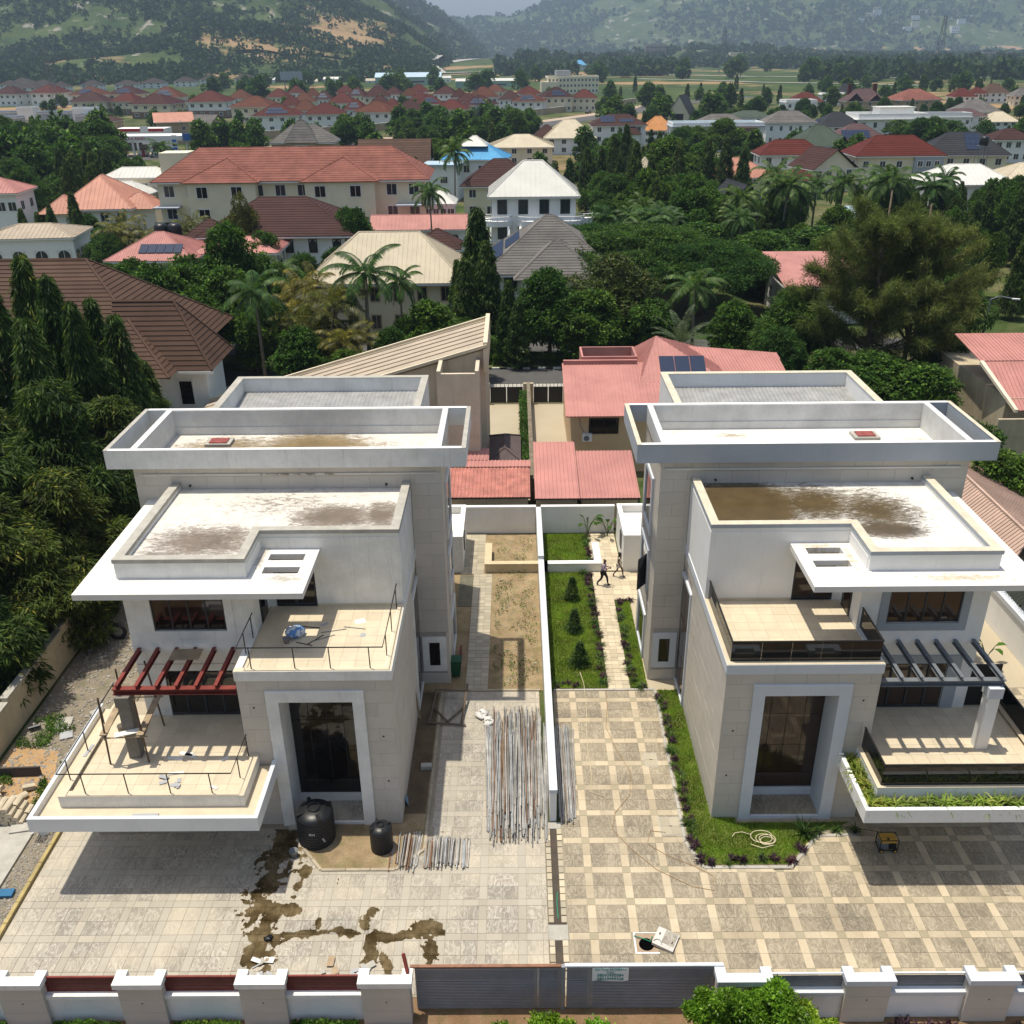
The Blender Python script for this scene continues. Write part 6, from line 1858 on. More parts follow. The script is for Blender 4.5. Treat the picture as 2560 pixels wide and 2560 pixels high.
MB().box(-17.5, -10.5, 203.5, 210, -0.3, 6.8).build('wing_wall', W_WHITE, h_)
MB().box(-18.0, -10.0, 203.0, 210.4, 6.8, 7.2).build('wing_roof', S_PALEBLUE, h_)
window(h_, 1.4, 1.2, (-5.3, -10.54, 3.6), 0, TRIMW, WINF, 2)
house(HS, 'house with a large brown hipped roof behind the white palace', -2.6, 186, 13.0, 10.5, 5.8, 10.0, T_MAROON, W_CREAM, -0.05, 'hip', 'tiles', 0.6, 0.6, 2, 4)
house(HS, 'small white hipped roof at the right end of the red-tiled block', -12.0, 159, 4.6, 5.2, 6.2, 8.2, S_WHITE, W_WHITE, 0, 'hip', 'ribs', 0.8, 0.4)
# white palace with curved balconies
h_ = house('mansion', 'white mansion with a white hipped roof and curved columned balconies', 2.6, 140.0, 11.6, 9.0, 10.0, 14.2, S_WHITE, W_WHITE, 0, 'hip', 'ribs', 0.7, 0.6, 3, 4, 1.1, 1.7, cat='mansion', frame=FRAME)
for (cx, rr, yy) in ((0.0, 2.4, -4.5), (-5.0, 2.0, -4.5), (5.0, 2.0, -4.5), (-7.0, 1.3, -2.5), (7.0, 1.3, -2.5)):
 for z in (6.1,):
  b = MB()
  q = [(cx + rr * math.cos(a), yy + rr * 0.7 * math.sin(a)) for a in np.linspace(math.pi, 2 * math.pi, 13)]
  b.prism(q, z, z + 0.75)
  link('balcony_front', b.mesh('balcony_front', W_WHITE), h_)
  b = MB()
  for (px, py) in q[::2]: b.tube([(px, py, z + 0.75), (px, py, z + 1.3)], 0.05, 5)
  b.tube([(px, py, z + 1.32) for px, py in q], 0.06, 5)
  tag(link('balustrade', b.mesh('balustrade', TRIMW, fix=False), h_), kind='stuff')
 for sgn in (-1, 1):
  px = cx + sgn * rr * 0.75
  link('column', MB().tube([(px, yy - rr * 0.45, 0), (px, yy - rr * 0.45, 6.1)], 0.22, 10).mesh('column', W_WHITE, True), h_)
# grey shingle roof with solar strips
h_ = house(HS, 'house under a big grey shingle roof with long rows of solar panels', 4.0, 113.2, 13.6, 13.0, 5.6, 10.9, T_GREY, W_WHITE, 0.0, 'hip', 'tiles', 0.4, 0.9, 2, 3, frame=FRAME)
r2 = hip(h_, -4.2, 5.6, -9.5, 0, 5.4, 9.0, T_GREY, 'tiles', 0.4)
MB().box(0.6, 8.8, 104.5, 108, -0.3, 5.3).build('wing_wall', W_WHITE, h_)
res = roof_plane([(-7.75, 7.4, 5.62), (-7.75, -7.4, 5.62), (0.0, 0, 10.92)], 'flat', 1, T_GREY, h_, name='solar_slope')
solar(h_, res, 2.5, 0.9, 9, 1, 1.0, 2.0)
solar(h_, res, 4.5, 3.2, 5, 1, 1.0, 2.0)
house(HS, 'bungalow with a flat pink roof behind the feathery trees', 35.1, 110.0, 9.4, 10, 4.3, 6.0, S_PINK, W_WHITE, 0, 'mono', 'flat', 1.0, 0.7, 1, 4)
house(HS, 'salmon gabled roof behind the dark pointed trees', 44.5, 200.5, 11.0, 9.0, 5.0, 8.4, S_SALM, W_CREAM, 0.5, 'hip', 'ribs', 0.8, 0.8)
house(HS, 'steep charcoal roof in the dark trees below the salmon roof', 37.0, 165, 7.0, 7.5, 4.0, 8.0, T_BLACK, W_GREY, 0.2, 'gabley', 'tiles', 0.6)
house(HS, 'second charcoal roof in the dark trees right of the first', 44.5, 169, 6.0, 6.0, 3.6, 6.2, T_BLACK, W_GREY, 0.2, 'gabley', 'tiles', 0.6)
house(HS, 'white hipped pavilion roof behind the big dark tree on the street', 42.5, 224.2, 9.6, 8.0, 4.5, 7.6, S_WHITE, W_WHITE, 0, 'hip', 'ribs', 0.7)
house(HS, 'small cream pointed roof left of the big dark tree', 25.5, 196, 3.2, 4.0, 6.5, 9.0, S_CREAM, W_WHITE, 0, 'hip', 'ribs', 0.8, 0.4, 2, 2)
# ---------------------------------------------------------------- right side district
house(HS, 'cream roof with skylights left of the street trees', 2.0, 277, 16.5, 12.5, 4.6, 7.4, S_CREAM, W_CREAM, 0, 'hip', 'ribs', 0.9)
house(HS, 'house with broad pale cream hipped roof beside the white three-storey house', 16.5, 304.5, 14.5, 11.2, 4.6, 9.4, S_CREAM, W_WHITE, 0, 'hip', 'ribs', 0.9)
house(HS, 'maroon gabled roof left of the broad pale hipped roof', 9.8, 306.5, 9.0, 8.0, 3.6, 7.8, T_MAROON, W_WHITE, 0, 'hip', 'tiles', 0.8)
h_ = house(HS, 'white three-storey house with maroon roof and four solar arrays', 31.1, 306.0, 15.6, 9.6, 7.8, 10.6, T_MAROON, W_WHITE, 0, 'hip', 'tiles', 0.8, 0.6, 3, 4, 1.0, 1.2, sol=[(0, 3.0, 1.6, 4, 2), (0, 8.5, 1.6, 4, 1)])
MB().box(33.0, 37.2, 299.6, 301.5, -0.3, 5.4).build('porch_wall', W_WHITE, h_)
hip(h_, 1.6, 6.4, -7.0, -3.0, 5.4, 7.6, T_MAROON, 'tiles', 0.8)
house(HS, 'house with an orange hipped roof', 47.1, 334, 9.8, 8.0, 4.2, 8.3, S_ORANGE, W_WHITE, 0, 'hip', 'ribs', 0.9)
h_ = house('a_frame_hall', 'cream A-frame hall with a steep dark roof', 69.5, 424, 12.5, 15.0, 1.0, 11.0, T_BLACK, W_CREAM, -0.35, 'gabley', 'tiles', 0.9, 0.3, 1, 1, 3.0, 0.5, cat='hall')
window(h_, 4.0, 2.6, (0, -7.56, 1.4), 0, FRAME, WINF, 3)
h_ = house('villa', 'large grey and white modern flat-roofed house with terraces', 60.5, 307.0, 27.0, 11.0, 7.0, 8.2, S_PALEBLUE, W_WHITE, 0, 'flat', 'flat', 1, 0.5, 2, 7, 1.6, 1.6, cat='villa', fasc=W_GREY)
MB().box(48.0, 56.0, 300.2, 301.5, -0.3, 6.9).build('brown_wall_panel', W_BRICK, h_)
MB().box(66.0, 72.0, 300.2, 301.5, 3.4, 6.9).build('brown_wall_panel', W_BRICK, h_)
house(HS, 'white house with a mottled grey tiled roof', 87, 324.6, 15.2, 9.4, 6.8, 10.0, T_GREY, W_WHITE, 0.0, 'hip', 'tiles', 0.8, 0.6, 2, 5, 0.8, 1.3)
house(HS, 'house with a flat grey-green hipped roof left of the mottled roof', 79.5, 346, 13.6, 9.0, 7.0, 9.0, T_GREEN, W_GREY, 0, 'hip', 'tiles', 0.8)
house(HS, 'grey shingled hipped roof behind the modern flat roof', 66, 326, 16.0, 10.0, 6.4, 9.2, T_GREY, W_WHITE, 0, 'hip', 'tiles', 0.8)
house(HS, 'house with a charcoal multi-hipped roof and small solar array', 105, 333, 14.0, 11, 5.0, 9.0, T_BLACK, W_WHITE, 0.1, 'hip', 'tiles', 0.8, sol=[(3, 3, 1.2, 3, 1)])
h_ = house(HS, 'house with a dull green hipped roof and dormer', 77.8, 259.5, 12.8, 10.4, 5.6, 10.2, T_GREEN, W_WHITE, 0.1, 'hip', 'ribs', 0.8)
hip(h_, 2.5, 6.0, -6.2, -1, 6.0, 8.0, T_GREEN, 'ribs', 0.8, 'gabley')
house(HS, 'white house with purple brown roof and two rows of solar panels', 92.1, 273.6, 13.8, 11.0, 5.8, 9.5, T_PURP, W_WHITE, 0, 'hip', 'tiles', 0.7, 0.7, 2, 4, sol=[(0, 2.6, 0.8, 7, 2)])
h_ = house(HS, 'cream house with a large dark red hipped roof before the white mansion', 83.0, 221, 18.0, 10.0, 6.9, 10.6, T_DKRED, W_CREAM, 0, 'hip', 'tiles', 0.7, 0.8, 2, 5, 1.1, 1.2)
MB().box(86.0, 92.2, 215.3, 217, -0.3, 6.6).build('grey_bay', W_GREY, h_)
for fl in range(2):
 for k in range(3): window(h_, 1.0, 1.1, (4.2 + k * 1.8, -5.74, 1.4 + fl * 3.3), 0, TRIMW)
house(HS, 'cream house with a charcoal hipped roof and stepped solar panels', 101, 228, 17.0, 10.5, 6.3, 10.6, T_BLACK, W_CREAM, -0.12, 'hip', 'tiles', 0.7, 0.7, 2, 5, sol=[(0, 9.0, 1.6, 3, 3)])
house(HS, 'house with a dark brown roof and columned porch at the right edge', 131, 269, 10.0, 8.0, 5.8, 8.2, T_MAROON, W_WHITE, 0, 'hip', 'tiles', 0.7)
house(HS, 'white house with a long dark red roof and skylight panel', 64.1, 235.5, 14.2, 7.5, 5.8, 8.8, T_DKRED, W_WHITE, 0, 'hip', 'tiles', 0.7, 0.7, 2, 4)
house(HS, 'house with a maroon gable facing the palms', 66.7, 216.5, 10.2, 8.2, 4.8, 8.6, T_MAROON, W_CREAM, 0.35, 'gabley', 'tiles', 0.7)
house(HS, 'low wing with a dark red roof left of the maroon gable', 57.5, 205, 9.0, 5.0, 3.6, 5.4, T_DKRED, W_WHITE, 0, 'hip', 'tiles', 0.7)
house(HS, 'white house with a bright white hipped roof right of the palms', 83.9, 186.6, 15.0, 10.6, 5.2, 8.2, S_WHITE, W_WHITE, 0, 'hip', 'ribs', 0.8, 0.6, 2, 4, hipf=0.9)
house(HS, 'cream hipped roof at the right edge behind the dark trees', 98.5, 192, 12.0, 9.0, 5.2, 7.8, S_CREAM, W_WHITE, 0, 'hip', 'ribs', 0.8)
house('greenhouse', 'low pale blue translucent roof among the palms', 62.0, 165, 13.0, 4.0, 3.2, 4.0, S_PALEBLUE, W_WHITE, 0, 'gable', 'ribs', 0.6, 0.3, 1, 3, cat='greenhouse')
h_ = house('mansion', 'big white flat-roofed mansion with stepped terraces', 121.9, 335, 22.5, 13.0, 6.8, 8.6, S_WHITE, W_WHITE, 0.02, 'flat', 'flat', 1, 0.9, 2, 6, 1.0, 1.5, cat='mansion')
MB().box(119, 130, 333, 340, 7.0, 10.0).build('penthouse', W_WHITE, h_)
MB().box(118.6, 130.4, 332.6, 340.4, 10.0, 10.3).build('penthouse_roof', S_WHITE, h_)
house(HS, 'white house with a flat grey solar roof right of the mansion', 148.8, 354, 16.0, 8.0, 5.8, 7.4, T_GREY, W_WHITE, 0, 'flat', 'flat', 1, 0.4, 2, 6, 0.9, 1.2)
house(HS, 'house with a maroon roof behind the flat solar roof', 160, 366, 14, 8, 5.6, 7.8, T_PURP, W_WHITE, 0, 'hip', 'tiles', 0.8)
house(HS, 'house with a thatch brown hipped roof behind tall bushes', 187.4, 417.8, 17.0, 13.4, 3.8, 8.4, T_GREY, W_CREAM, 0, 'hip', 'tiles', 0.8)
house(HS, 'house with a cream roof at the right before dark trees', 171.3, 362, 10.8, 8.2, 3.9, 7.0, S_CREAM, W_WHITE, 0, 'hip', 'ribs', 0.8)
h_ = house(HS, 'brown gabled house with two tall red chimneys', 161.2, 476.6, 17.2, 10.4, 5.6, 10.6, T_PURP, W_TAN, 0, 'hip', 'tiles', 0.9)
for x in (155.5, 167.0):
 MB().box(x - 0.8, x + 0.8, 478, 479.6, 8, 12.6).build('chimney', T_DKRED, h_)
hip(h_, -8.8, -1.5, -6.6, 0, 5.6, 9.0, T_PURP, 'tiles', 0.9, 'gabley')
hip(h_, 1.0, 7.5, -6.6, 0, 5.6, 8.4, T_PURP, 'tiles', 0.9, 'gabley')
house(HS, 'tan house with a broad red-brown gabled roof', 185.9, 480, 19.8, 14, 5.8, 10.2, T_RED, W_TAN, 0.25, 'hip', 'tiles', 0.9, 0.8, 2, 4, frame=TRIMW)
house(HS, 'house with a black pyramid roof and white walls', 179.5, 560.8, 9.6, 8.0, 5.6, 10.2, T_BLACK, W_WHITE, 0, 'hip', 'tiles', 0.9)
house(HS, 'white flat wing beside the black pyramid roof', 170, 552, 12, 7, 5.2, 6.2, S_WHITE, W_WHITE, 0, 'flat', 'flat', 1)
house(HS, 'house with a bright red hipped roof in trees left of the chimneys', 144.8, 513, 15.4, 12, 3.8, 8.0, T_DKRED, W_CREAM, 0, 'hip', 'tiles', 0.9)
house(HS, 'white cubic house with roof terrace before the red hipped roof', 128.2, 464, 14.2, 9.0, 5.8, 7.0, S_WHITE, W_WHITE, 0.1, 'flat', 'flat', 1, 0.2, 2, 4)
house(HS, 'white house with a small red pyramid roof at the right', 247.3, 552.4, 8.2, 7.0, 5.0, 8.0, T_DKRED, W_WHITE, 0, 'hip', 'tiles', 0.9)
house(HS, 'house with a dark brown hipped roof at the far right', 259.7, 560.6, 13.4, 10.8, 5.0, 9.6, T_BROWN, W_WHITE, 0, 'hip', 'tiles', 0.9)
house(HS, 'house with a grey roof cut by the right edge', 259, 526, 11.0, 8.6, 5.0, 8.6, T_GREY, W_CREAM, 0, 'hip', 'tiles', 0.9)
house(HS, 'maroon roofed house left of the small red pyramid roof', 232, 535, 11.0, 9, 4.4, 8.4, T_DKRED, W_WHITE, 0, 'hip', 'tiles', 0.9)
house(HS, 'house with dark brown roof and cream wall near the right edge', 236, 448, 12.0, 9, 4.6, 7.6, T_BROWN, W_CREAM, 0, 'hip', 'tiles', 0.9)
# ---------------------------------------------------------------- red-roofed estate and grey-roofed estate
SR = [rmat('estate_red_tile', (0.082, 0.017, 0.012), 0.7, 0.2), rmat('estate_dark_red_tile', (0.05, 0.013, 0.011), 0.7, 0.2), rmat('estate_orange_brown_tile', (0.10, 0.033, 0.017), 0.7, 0.25), rmat('estate_maroon_tile', (0.05, 0.018, 0.017), 0.7, 0.2)]
def estate_proto(rm, wm, plinth, sol):
 h = house('house', 'x', 0, 0, 12.8, 10.8, 6.4, 10.4, rm, wm, 0, 'hip', 'flat', 1, 0.7, 2, 4, 1.1, 1.2, group='g', plinth=plinth, side=2, sol=[(0, 4.0, 1.2, 6, 1), (0, 4.6, 3.1, 4, 1)] if sol else None)
 return h
PRO = {}
E_RED = [(-341, 700, 19.1, 9.6, 0), (-316, 704, 22.0, 10.1, 0), (-236, 575, 19.5, 9.5, 0), (-274, 669, 21.6, 9.6, 1), (-217, 579, 16.0, 8.8, 0), (-254, 680, 20.8, 9.4, 1), (-189, 546, 23.4, 9.1, 0), (-198, 589, 19.3, 11.3, 1), (-161, 546, 20.9, 10.4, 0), (-157, 593, 13.2, 9.4, 0), (-126, 502, 21.0, 9.3, 0), (-102, 442, 19.8, 8.3, 1), (-82, 445, 16.9, 8.4, 0), (-95, 467, 12.1, 8.7, 0), (-110, 508, 10.8, 9.2, 0), (-114, 560, 12.7, 8.5, 0), (-140, 615, 12.8, 8.9, 0), (-144, 683, 11.5, 8.4, 0), (-122, 627, 9.6, 8.7, 0), (-107, 581, 10.4, 8.7, 1), (-87, 522, 14.8, 9.7, 0), (-73, 475, 10.3, 8.5, 1), (-94, 621, 11.5, 9.0, 1), (-110, 675, 12.5, 8.6, 0), (-61, 458, 17.3, 8.3, 0), (-79, 594, 15.5, 9.7, 0), (-91, 692, 10.9, 8.7, 0), (-75, 645, 11.0, 8.4, 0), (-68, 522, 10.9, 8.2, 0), (-57, 483, 10.4, 8.2, 0), (-47, 464, 13.8, 8.4, 0), (-62, 613, 10.0, 8.6, 0), (-61, 663, 12.9, 9.3, 0), (-51, 562, 11.7, 8.5, 0), (-43, 523, 13.9, 8.3, 1), (-29, 481, 16.1, 7.8, 0), (-42, 639, 14.0, 8.7, 0), (-31, 588, 9.5, 8.8, 0), (-25, 549, 13.4, 7.8, 0), (-17, 515, 15.8, 7.9, 1), (-17, 569, 16.7, 10.3, 0), (-12, 666, 13.6, 8.6, 0), (-2, 559, 12.1, 8.5, 0), (8, 546, 17.2, 8.0, 1), (9, 638, 14.5, 8.1, 0), (23, 565, 16.0, 9.8, 1), (39, 573, 14.3, 8.3, 0)]
E_GREY = [(-623, 1302, 36.7, 9.3), (-566, 1240, 34.4, 8.5), (-530, 1209, 25.8, 8.4), (-450, 926, 17.3, 8.0), (-401, 855, 21.9, 7.9), (-480, 1014, 19.9, 8.0), (-420, 925, 20.5, 8.3), (-377, 862, 15.1, 8.5), (-443, 1140, 32.0, 9.6), (-366, 900, 18.3, 8.6), (-344, 923, 21.2, 7.8), (-411, 1124, 24.7, 8.3), (-331, 953, 21.8, 8.4), (-371, 1093, 24.0, 8.6), (-309, 977, 20.1, 8.7), (-292, 1002, 21.2, 8.8), (-265, 1028, 21.5, 8.7)]
ORD = ['first', 'second', 'third', 'fourth', 'fifth', 'sixth', 'seventh', 'eighth', 'ninth', 'tenth', 'eleventh', 'twelfth', 'thirteenth', 'fourteenth', 'fifteenth', 'sixteenth', 'seventeenth', 'eighteenth', 'nineteenth', 'twentieth']
erow = random.Random(6)
rows = {'front': [], 'middle': [], 'back': []}
for e in E_RED: rows['front' if e[1] < 520 else 'middle' if e[1] < 600 else 'back'].append(e)
WL = [W_CREAM, W_WHITE]
for rn_, es in rows.items():
 es.sort(key=lambda e: e[0] / e[1])
 for k, (x, y, w, hr, sol) in enumerate(es):
  x, y, w, hr = x * 0.915, y * 0.915, w * 0.95, 28 - (28 - hr) * 0.915
  ri = erow.choices((0, 1, 2, 3), (4, 3, 2.5, 2))[0]
  key = (ri, erow.randrange(2), erow.random() < 0.4, sol)
  lab = 'red-roofed estate house%s, %s from the left in the %s row' % (' with solar panels' if sol else '', ORD[k], rn_)
  if key not in PRO:
   PRO[key] = h = estate_proto(SR[ri], WL[key[1]], W_BRICK if key[2] else None, sol)
  else:
   h = copy_tree(PRO[key])
  h.location = (x, y, 0)
  s = w / 14.2
  h.scale = (s, s, hr / 10.4)
  HOUSES.append((x, y, w * 0.6))
  h.rotation_euler = (0, 0, erow.uniform(-0.25, 0.25))
  tag(h, lab, 'house', 'red-roofed estate houses')
T_EST = rmat('estate_grey_brown_tile', (0.042, 0.033, 0.031), 0.75, 0.2)
gp = None
E_GREY.sort(key=lambda e: e[0] / e[1])
for k, (x, y, w, hr) in enumerate(E_GREY):
 if gp is None: h = gp = house('house', 'x', 0, 0, 12.8, 10.8, 4.5, 8.6, T_EST, W_WHITE, 0, 'hip', 'flat', 1, 0.7, 2, 3, 1.3, 1.2, group='g')
 else: h = copy_tree(gp)
 h.location = (x, y, float(terrain(np.array([x]), np.array([y]))[0]) * 0.5)
 s = w / 14.2
 h.scale = (s, s, hr / 8.6)
 tag(h, 'white estate house with a dark grey-brown roof below the hill, %s from the left' % ORD[k], 'house', 'grey-roofed estate houses')
# ---------------------------------------------------------------- roads of the middle distance
def strip(name, pts, w, m, dz=0.05, kind='structure'):
 P = [Vector((p[0], p[1], 0)) for p in pts]
 Q = []
 for a, b in zip(P[:-1], P[1:]):
  n = max(1, int((b - a).length / 12))
  Q += [a.lerp(b, k / n) for k in range(n)]
 Q.append(P[-1])
 V, F = [], []
 for i, p in enumerate(Q):
  d = (Q[min(i + 1, len(Q) - 1)] - Q[max(i - 1, 0)]).normalized()
  s = Vector((-d.y, d.x, 0)) * w / 2
  z = float(terrain(np.array([p.x]), np.array([p.y]))[0])
  z = max(z, 0) + dz
  V += [(p.x - s.x, p.y - s.y, z), (p.x + s.x, p.y + s.y, z)]
 for i in range(len(Q) - 1): F.append((2 * i, 2 * i + 1, 2 * i + 3, 2 * i + 2))
 return tag(link(name, np_mesh(name, np.array(V), np.array(F), m)), kind=kind)
ROADP = mat('pale_concrete_road', (0.36, 0.34, 0.31), 0.9, 0.12, 0.2, 4, 0.1)
PINKP = mat('pinkish_paving', (0.40, 0.31, 0.23), 0.9, 0.15, 0.2, 4, 0.1)
DIRTR = mat('laterite_track', (0.40, 0.22, 0.11), 0.95, 0.25, 0.05, 3, 0.1)
strip('dual_carriageway', [(-260, 262), (-150, 284), (-100, 307), (-53, 334), (0, 405), (45, 482), (90, 580), (150, 660)], 15, ASPH, 0.04)
strip('roadside_paving', [(-260, 274), (-150, 296), (-106, 318), (-60, 346), (-6, 414), (38, 490), (82, 586)], 7, PINKP, 0.06)
strip('residential_street', [(15.5, 150), (17, 204), (20.5, 240), (22, 280), (18, 330)], 5.5, ASPH, 0.045)
strip('hillside_highway', [(60, 1480), (-20, 1440), (-95, 1390), (-128, 1450), (-120, 1620), (-60, 1760), (10, 1900)], 24, ROADP, 0.8)
strip('earth_cutting', [(40, 1380), (-60, 1340), (-140, 1300), (-230, 1270), (-330, 1240)], 20, DIRTR, 0.7)
strip('field_road', [(110, 1500), (170, 1280), (260, 1080), (330, 1010), (480, 1000), (700, 1030)], 11, ROADP, 0.4)
strip('field_road', [(130, 1080), (220, 930), (290, 860), (330, 800)], 9, ROADP, 0.4)
strip('field_track', [(-120, 1060), (0, 1100), (120, 1150), (260, 1180)], 10, DIRTR, 0.4)
pv = thing('estate_wall', 'long tan perimeter wall of the red-roofed estate along the road', 'wall', (-20, 440, 0))
ep = [(-130, 336), (-83, 372), (-54, 399), (-1, 470), (41, 536), (70, 590)]
for a, b in zip(ep[:-1], ep[1:]):
 L = math.hypot(b[0] - a[0], b[1] - a[1])
 m_ = Matrix.Translation((a[0], a[1], 0)) @ Matrix.Rotation(math.atan2(b[1] - a[1], b[0] - a[0]), 4, 'Z')
 MB().box(0, L, -0.15, 0.15, 0, 2.6, m_).build('wall_run', W_TAN, pv)
 MB().box(0, L, -0.22, 0.22, 2.6, 2.8, m_).build('wall_coping', TRIMW, pv)
# ---------------------------------------------------------------- petrol station
RAN = mat('station_red', (0.42, 0.02, 0.03), 0.5, 0.05, bump=0)
BLU = mat('station_blue', (0.03, 0.13, 0.42), 0.5, 0.05, bump=0)
ps = thing('petrol_station', 'white petrol station canopy with red lettering and fuel pumps', 'petrol station', (-109, 308, 0))
MB().box(-122, -97, 303.5, 312, 4.6, 6.0).build('canopy_roof', W_WHITE, ps)
MB().box(-122.05, -96.95, 303.4, 303.5, 4.7, 5.9).build('canopy_fascia', TRIMW, ps)
for k in range(5): MB().box(-121 + k * 5.5, -120.5 + k * 5.5, 304.5, 305, 0, 4.6).build('canopy_column', W_WHITE, ps)
for k in range(4):
 x = -118.2 + k * 5.5
 p_ = MB().box(x - 0.4, x + 0.4, 305, 305.6, 0, 1.9).build('fuel_pump', RAN, ps)
 MB().box(x - 0.3, x + 0.3, 304.95, 304.99, 1.1, 1.7).build('pump_screen', WINF, p_)
MB().box(-99.5, -96.9, 303.3, 303.4, 4.6, 6.6).build('blue_sign_panel', BLU, ps)
for x in (-119.4, -113.4): text_obj('lettering', 'A.A. RANO', 1.05, RAN, (x, 303.35, 4.95), (R(90), 0, 0), ps, 0.03)
sh = thing('station_shop', 'white station shop with red roof band and dark shop windows', 'shop', (-131, 335, 0))
MB().box(-128, -112, 324, 332, 0, 6.6).build('wall', W_WHITE, sh)
MB().box(-128.1, -111.9, 323.9, 324, 5.8, 6.7).build('red_band', RAN, sh)
MB().box(-119.4, -116.8, 323.8, 323.95, 2.0, 7.4).build('blue_white_panel', W_WHITE, sh)
text_obj('lettering', 'A.A. RANO', 0.5, RAN, (-118.1, 323.78, 4.6), (R(90), 0, 0), sh, 0.03)
for (x, w) in ((-122.6, 3.0), (-114.4, 2.8)): window(sh, w, 1.8, (x + 131, -11.05, 3.2), 0, FRAME, WINF, 2)
for (x, w) in ((-124, 5.0), (-119, 3.0), (-114.5, 4.0)): window(sh, w, 2.1, (x + 131, -11.05, 0.3), 0, FRAME, WINF, 2)
pl_ = thing('price_totem', 'blue and white price totem beside the station canopy', 'sign', (-101.8, 302.5, 0))
MB().box(-102.6, -101.0, 302.3, 302.7, 0, 6.2).build('totem_board', W_WHITE, pl_)
for k in range(4): MB().box(-102.45, -101.15, 302.22, 302.29, 1.0 + k * 1.1, 1.7 + k * 1.1).build('price_panel', BLU if k % 2 else WINF, pl_)
# ---------------------------------------------------------------- vehicles
def car_mesh():
 b = MB()
 prof = [(-2.1, 0.35), (2.1, 0.35), (2.15, 0.75), (1.35, 0.9), (0.75, 1.4), (-0.95, 1.45), (-1.75, 0.98), (-2.15, 0.9)]
 n = len(prof)
 V = [(x, -0.85 if z < 1 else -0.68, z) for x, z in prof] + [(x, 0.85 if z < 1 else 0.68, z) for x, z in prof]
 b.add(V, [tuple(range(n)), tuple(range(2 * n - 1, n - 1, -1))] + [(i, (i + 1) % n, n + (i + 1) % n, n + i) for i in range(n)])
 g = MB()
 g.box(-1.0, 0.85, -0.79, 0.79, 1.0, 1.3)
 w = MB()
 w.tube([(0, -0.1, 0), (0, 0.1, 0)], 0.33, 12)
 return b, g, w
_cb, _cg, _cw = car_mesh()
TYRE = mat('tyre_rubber', (0.02, 0.02, 0.02), 0.8, bump=0)
CG = _cg.mesh('window_band', WINF)
CW = _cw.mesh('wheel', TYRE)
_cm = {}
def car(x, y, rz, col, label, group='cars parked along the streets'):
 m = mat('car_paint_' + col, {'white': (0.6, 0.6, 0.6), 'silver': (0.3, 0.31, 0.33), 'black': (0.015, 0.015, 0.018), 'red': (0.25, 0.02, 0.02), 'blue': (0.03, 0.07, 0.2)}[col], 0.3, 0.03, bump=0, spec=0.6)
 if col not in _cm: _cm[col] = _cb.mesh('body', m)
 t = thing('parked_car', label, 'car', (x, y, 0), rz, group)
 link('body', _cm[col], t)
 link('window_band', CG, t)
 for sx in (-1.3, 1.3):
  for sy in (-0.78, 0.78): link('wheel', CW, t, (sx, sy, 0.33))
 return t
for (x, y, a, c, l) in ((-118, 300.6, 0.1, 'silver', 'silver car at the station pumps nearest the left'), (-113.5, 307.5, 1.4, 'white', 'white car under the station canopy'), (-107.5, 301.5, 0.0, 'silver', 'silver car in front of the station canopy'), (-103, 306.5, 0.0, 'blue', 'blue car under the right end of the canopy'), (20.4, 215, 1.55, 'white', 'white car parked on the street by the big dark tree'), (20.8, 222, 1.55, 'silver', 'silver car second in the street row'), (21.2, 229, 1.55, 'white', 'white car third in the street row'), (21.7, 236, 1.55, 'black', 'black car at the far end of the street row'), (16.6, 178, 1.5, 'black', 'black car beside the white mansion'), (16.9, 170, 1.5, 'blue', 'blue car beside the white mansion'), (-46.5, 104.5, 0.3, 'white', 'white pickup-sized car below the pink solar roof'), (36, 497, 1.1, 'black', 'dark car on the road past the estate')):
 car(x, y, a, c, l)
# ---------------------------------------------------------------- warehouses and far buildings
house('warehouse', 'long pale green warehouse left of the highway bend', -97, 960, 60, 22, 7.0, 10.6, S_PALEBLUE, mat('pale_green_cladding', (0.30, 0.44, 0.36), 0.7, 0.06), 0.02, 'gable', 'flat', 1, 0.5, 1, 1, 30, 1.6, cat='warehouse')
house('warehouse', 'long green warehouse with white roof behind the estate', -21, 885, 56, 18, 5.0, 6.8, S_WHITE, MATS['pale_green_cladding'], 0, 'gable', 'flat', 1, 0.5, 1, 1, 30, 1.2, cat='warehouse')
h_ = house('office_block', 'cream stepped office block right of the estate', 41, 735, 36, 15, 10.5, 11.6, S_CREAM, W_CREAM, 0.1, 'flat', 'flat', 1, 0.3, 3, 14, 1.2, 1.5, cat='office block')
MB().box(30, 40, 735, 744, 11.6, 15.0).build('roof_structure', W_GREY, h_)
MB().box(18, 30, 724, 732, 0, 8.0).build('low_wing', W_CREAM, h_)
for k, (x, y, w, hr) in enumerate(((14, 1990, 32, 18), (40, 1930, 14, 9), (62, 1900, 12, 8), (96, 1520, 22, 12), (118, 1500, 10, 7))):
 zz = float(terrain(np.array([x]), np.array([y]))[0])
 h_ = house('pavilion', 'far sky-blue roofed pavilion, %s from the left' % ORD[k], x, y, w * 0.8, w * 0.6, hr * 0.45, hr, S_BLUE, W_WHITE, 0, 'hip', 'flat', 1, 1.0, 1, 3, 2, 2, cat='pavilion', group='far blue roofed pavilions')
 h_.location.z = zz
def far_block(x, y, w, d, h, m, label, cat='building', nf=3, nw=8, rm=None):
 o_ = house('far_building', label, x, y, w, d, h, h + 1.0, rm or S_WHITE, m, 0, 'flat', 'flat', 1, 0.3, nf, nw, w / nw * 0.45, 1.8, cat=cat, side=0, frame=m)
 o_.location.z = float(terrain(np.array([x]), np.array([y]))[0]) - 0.5
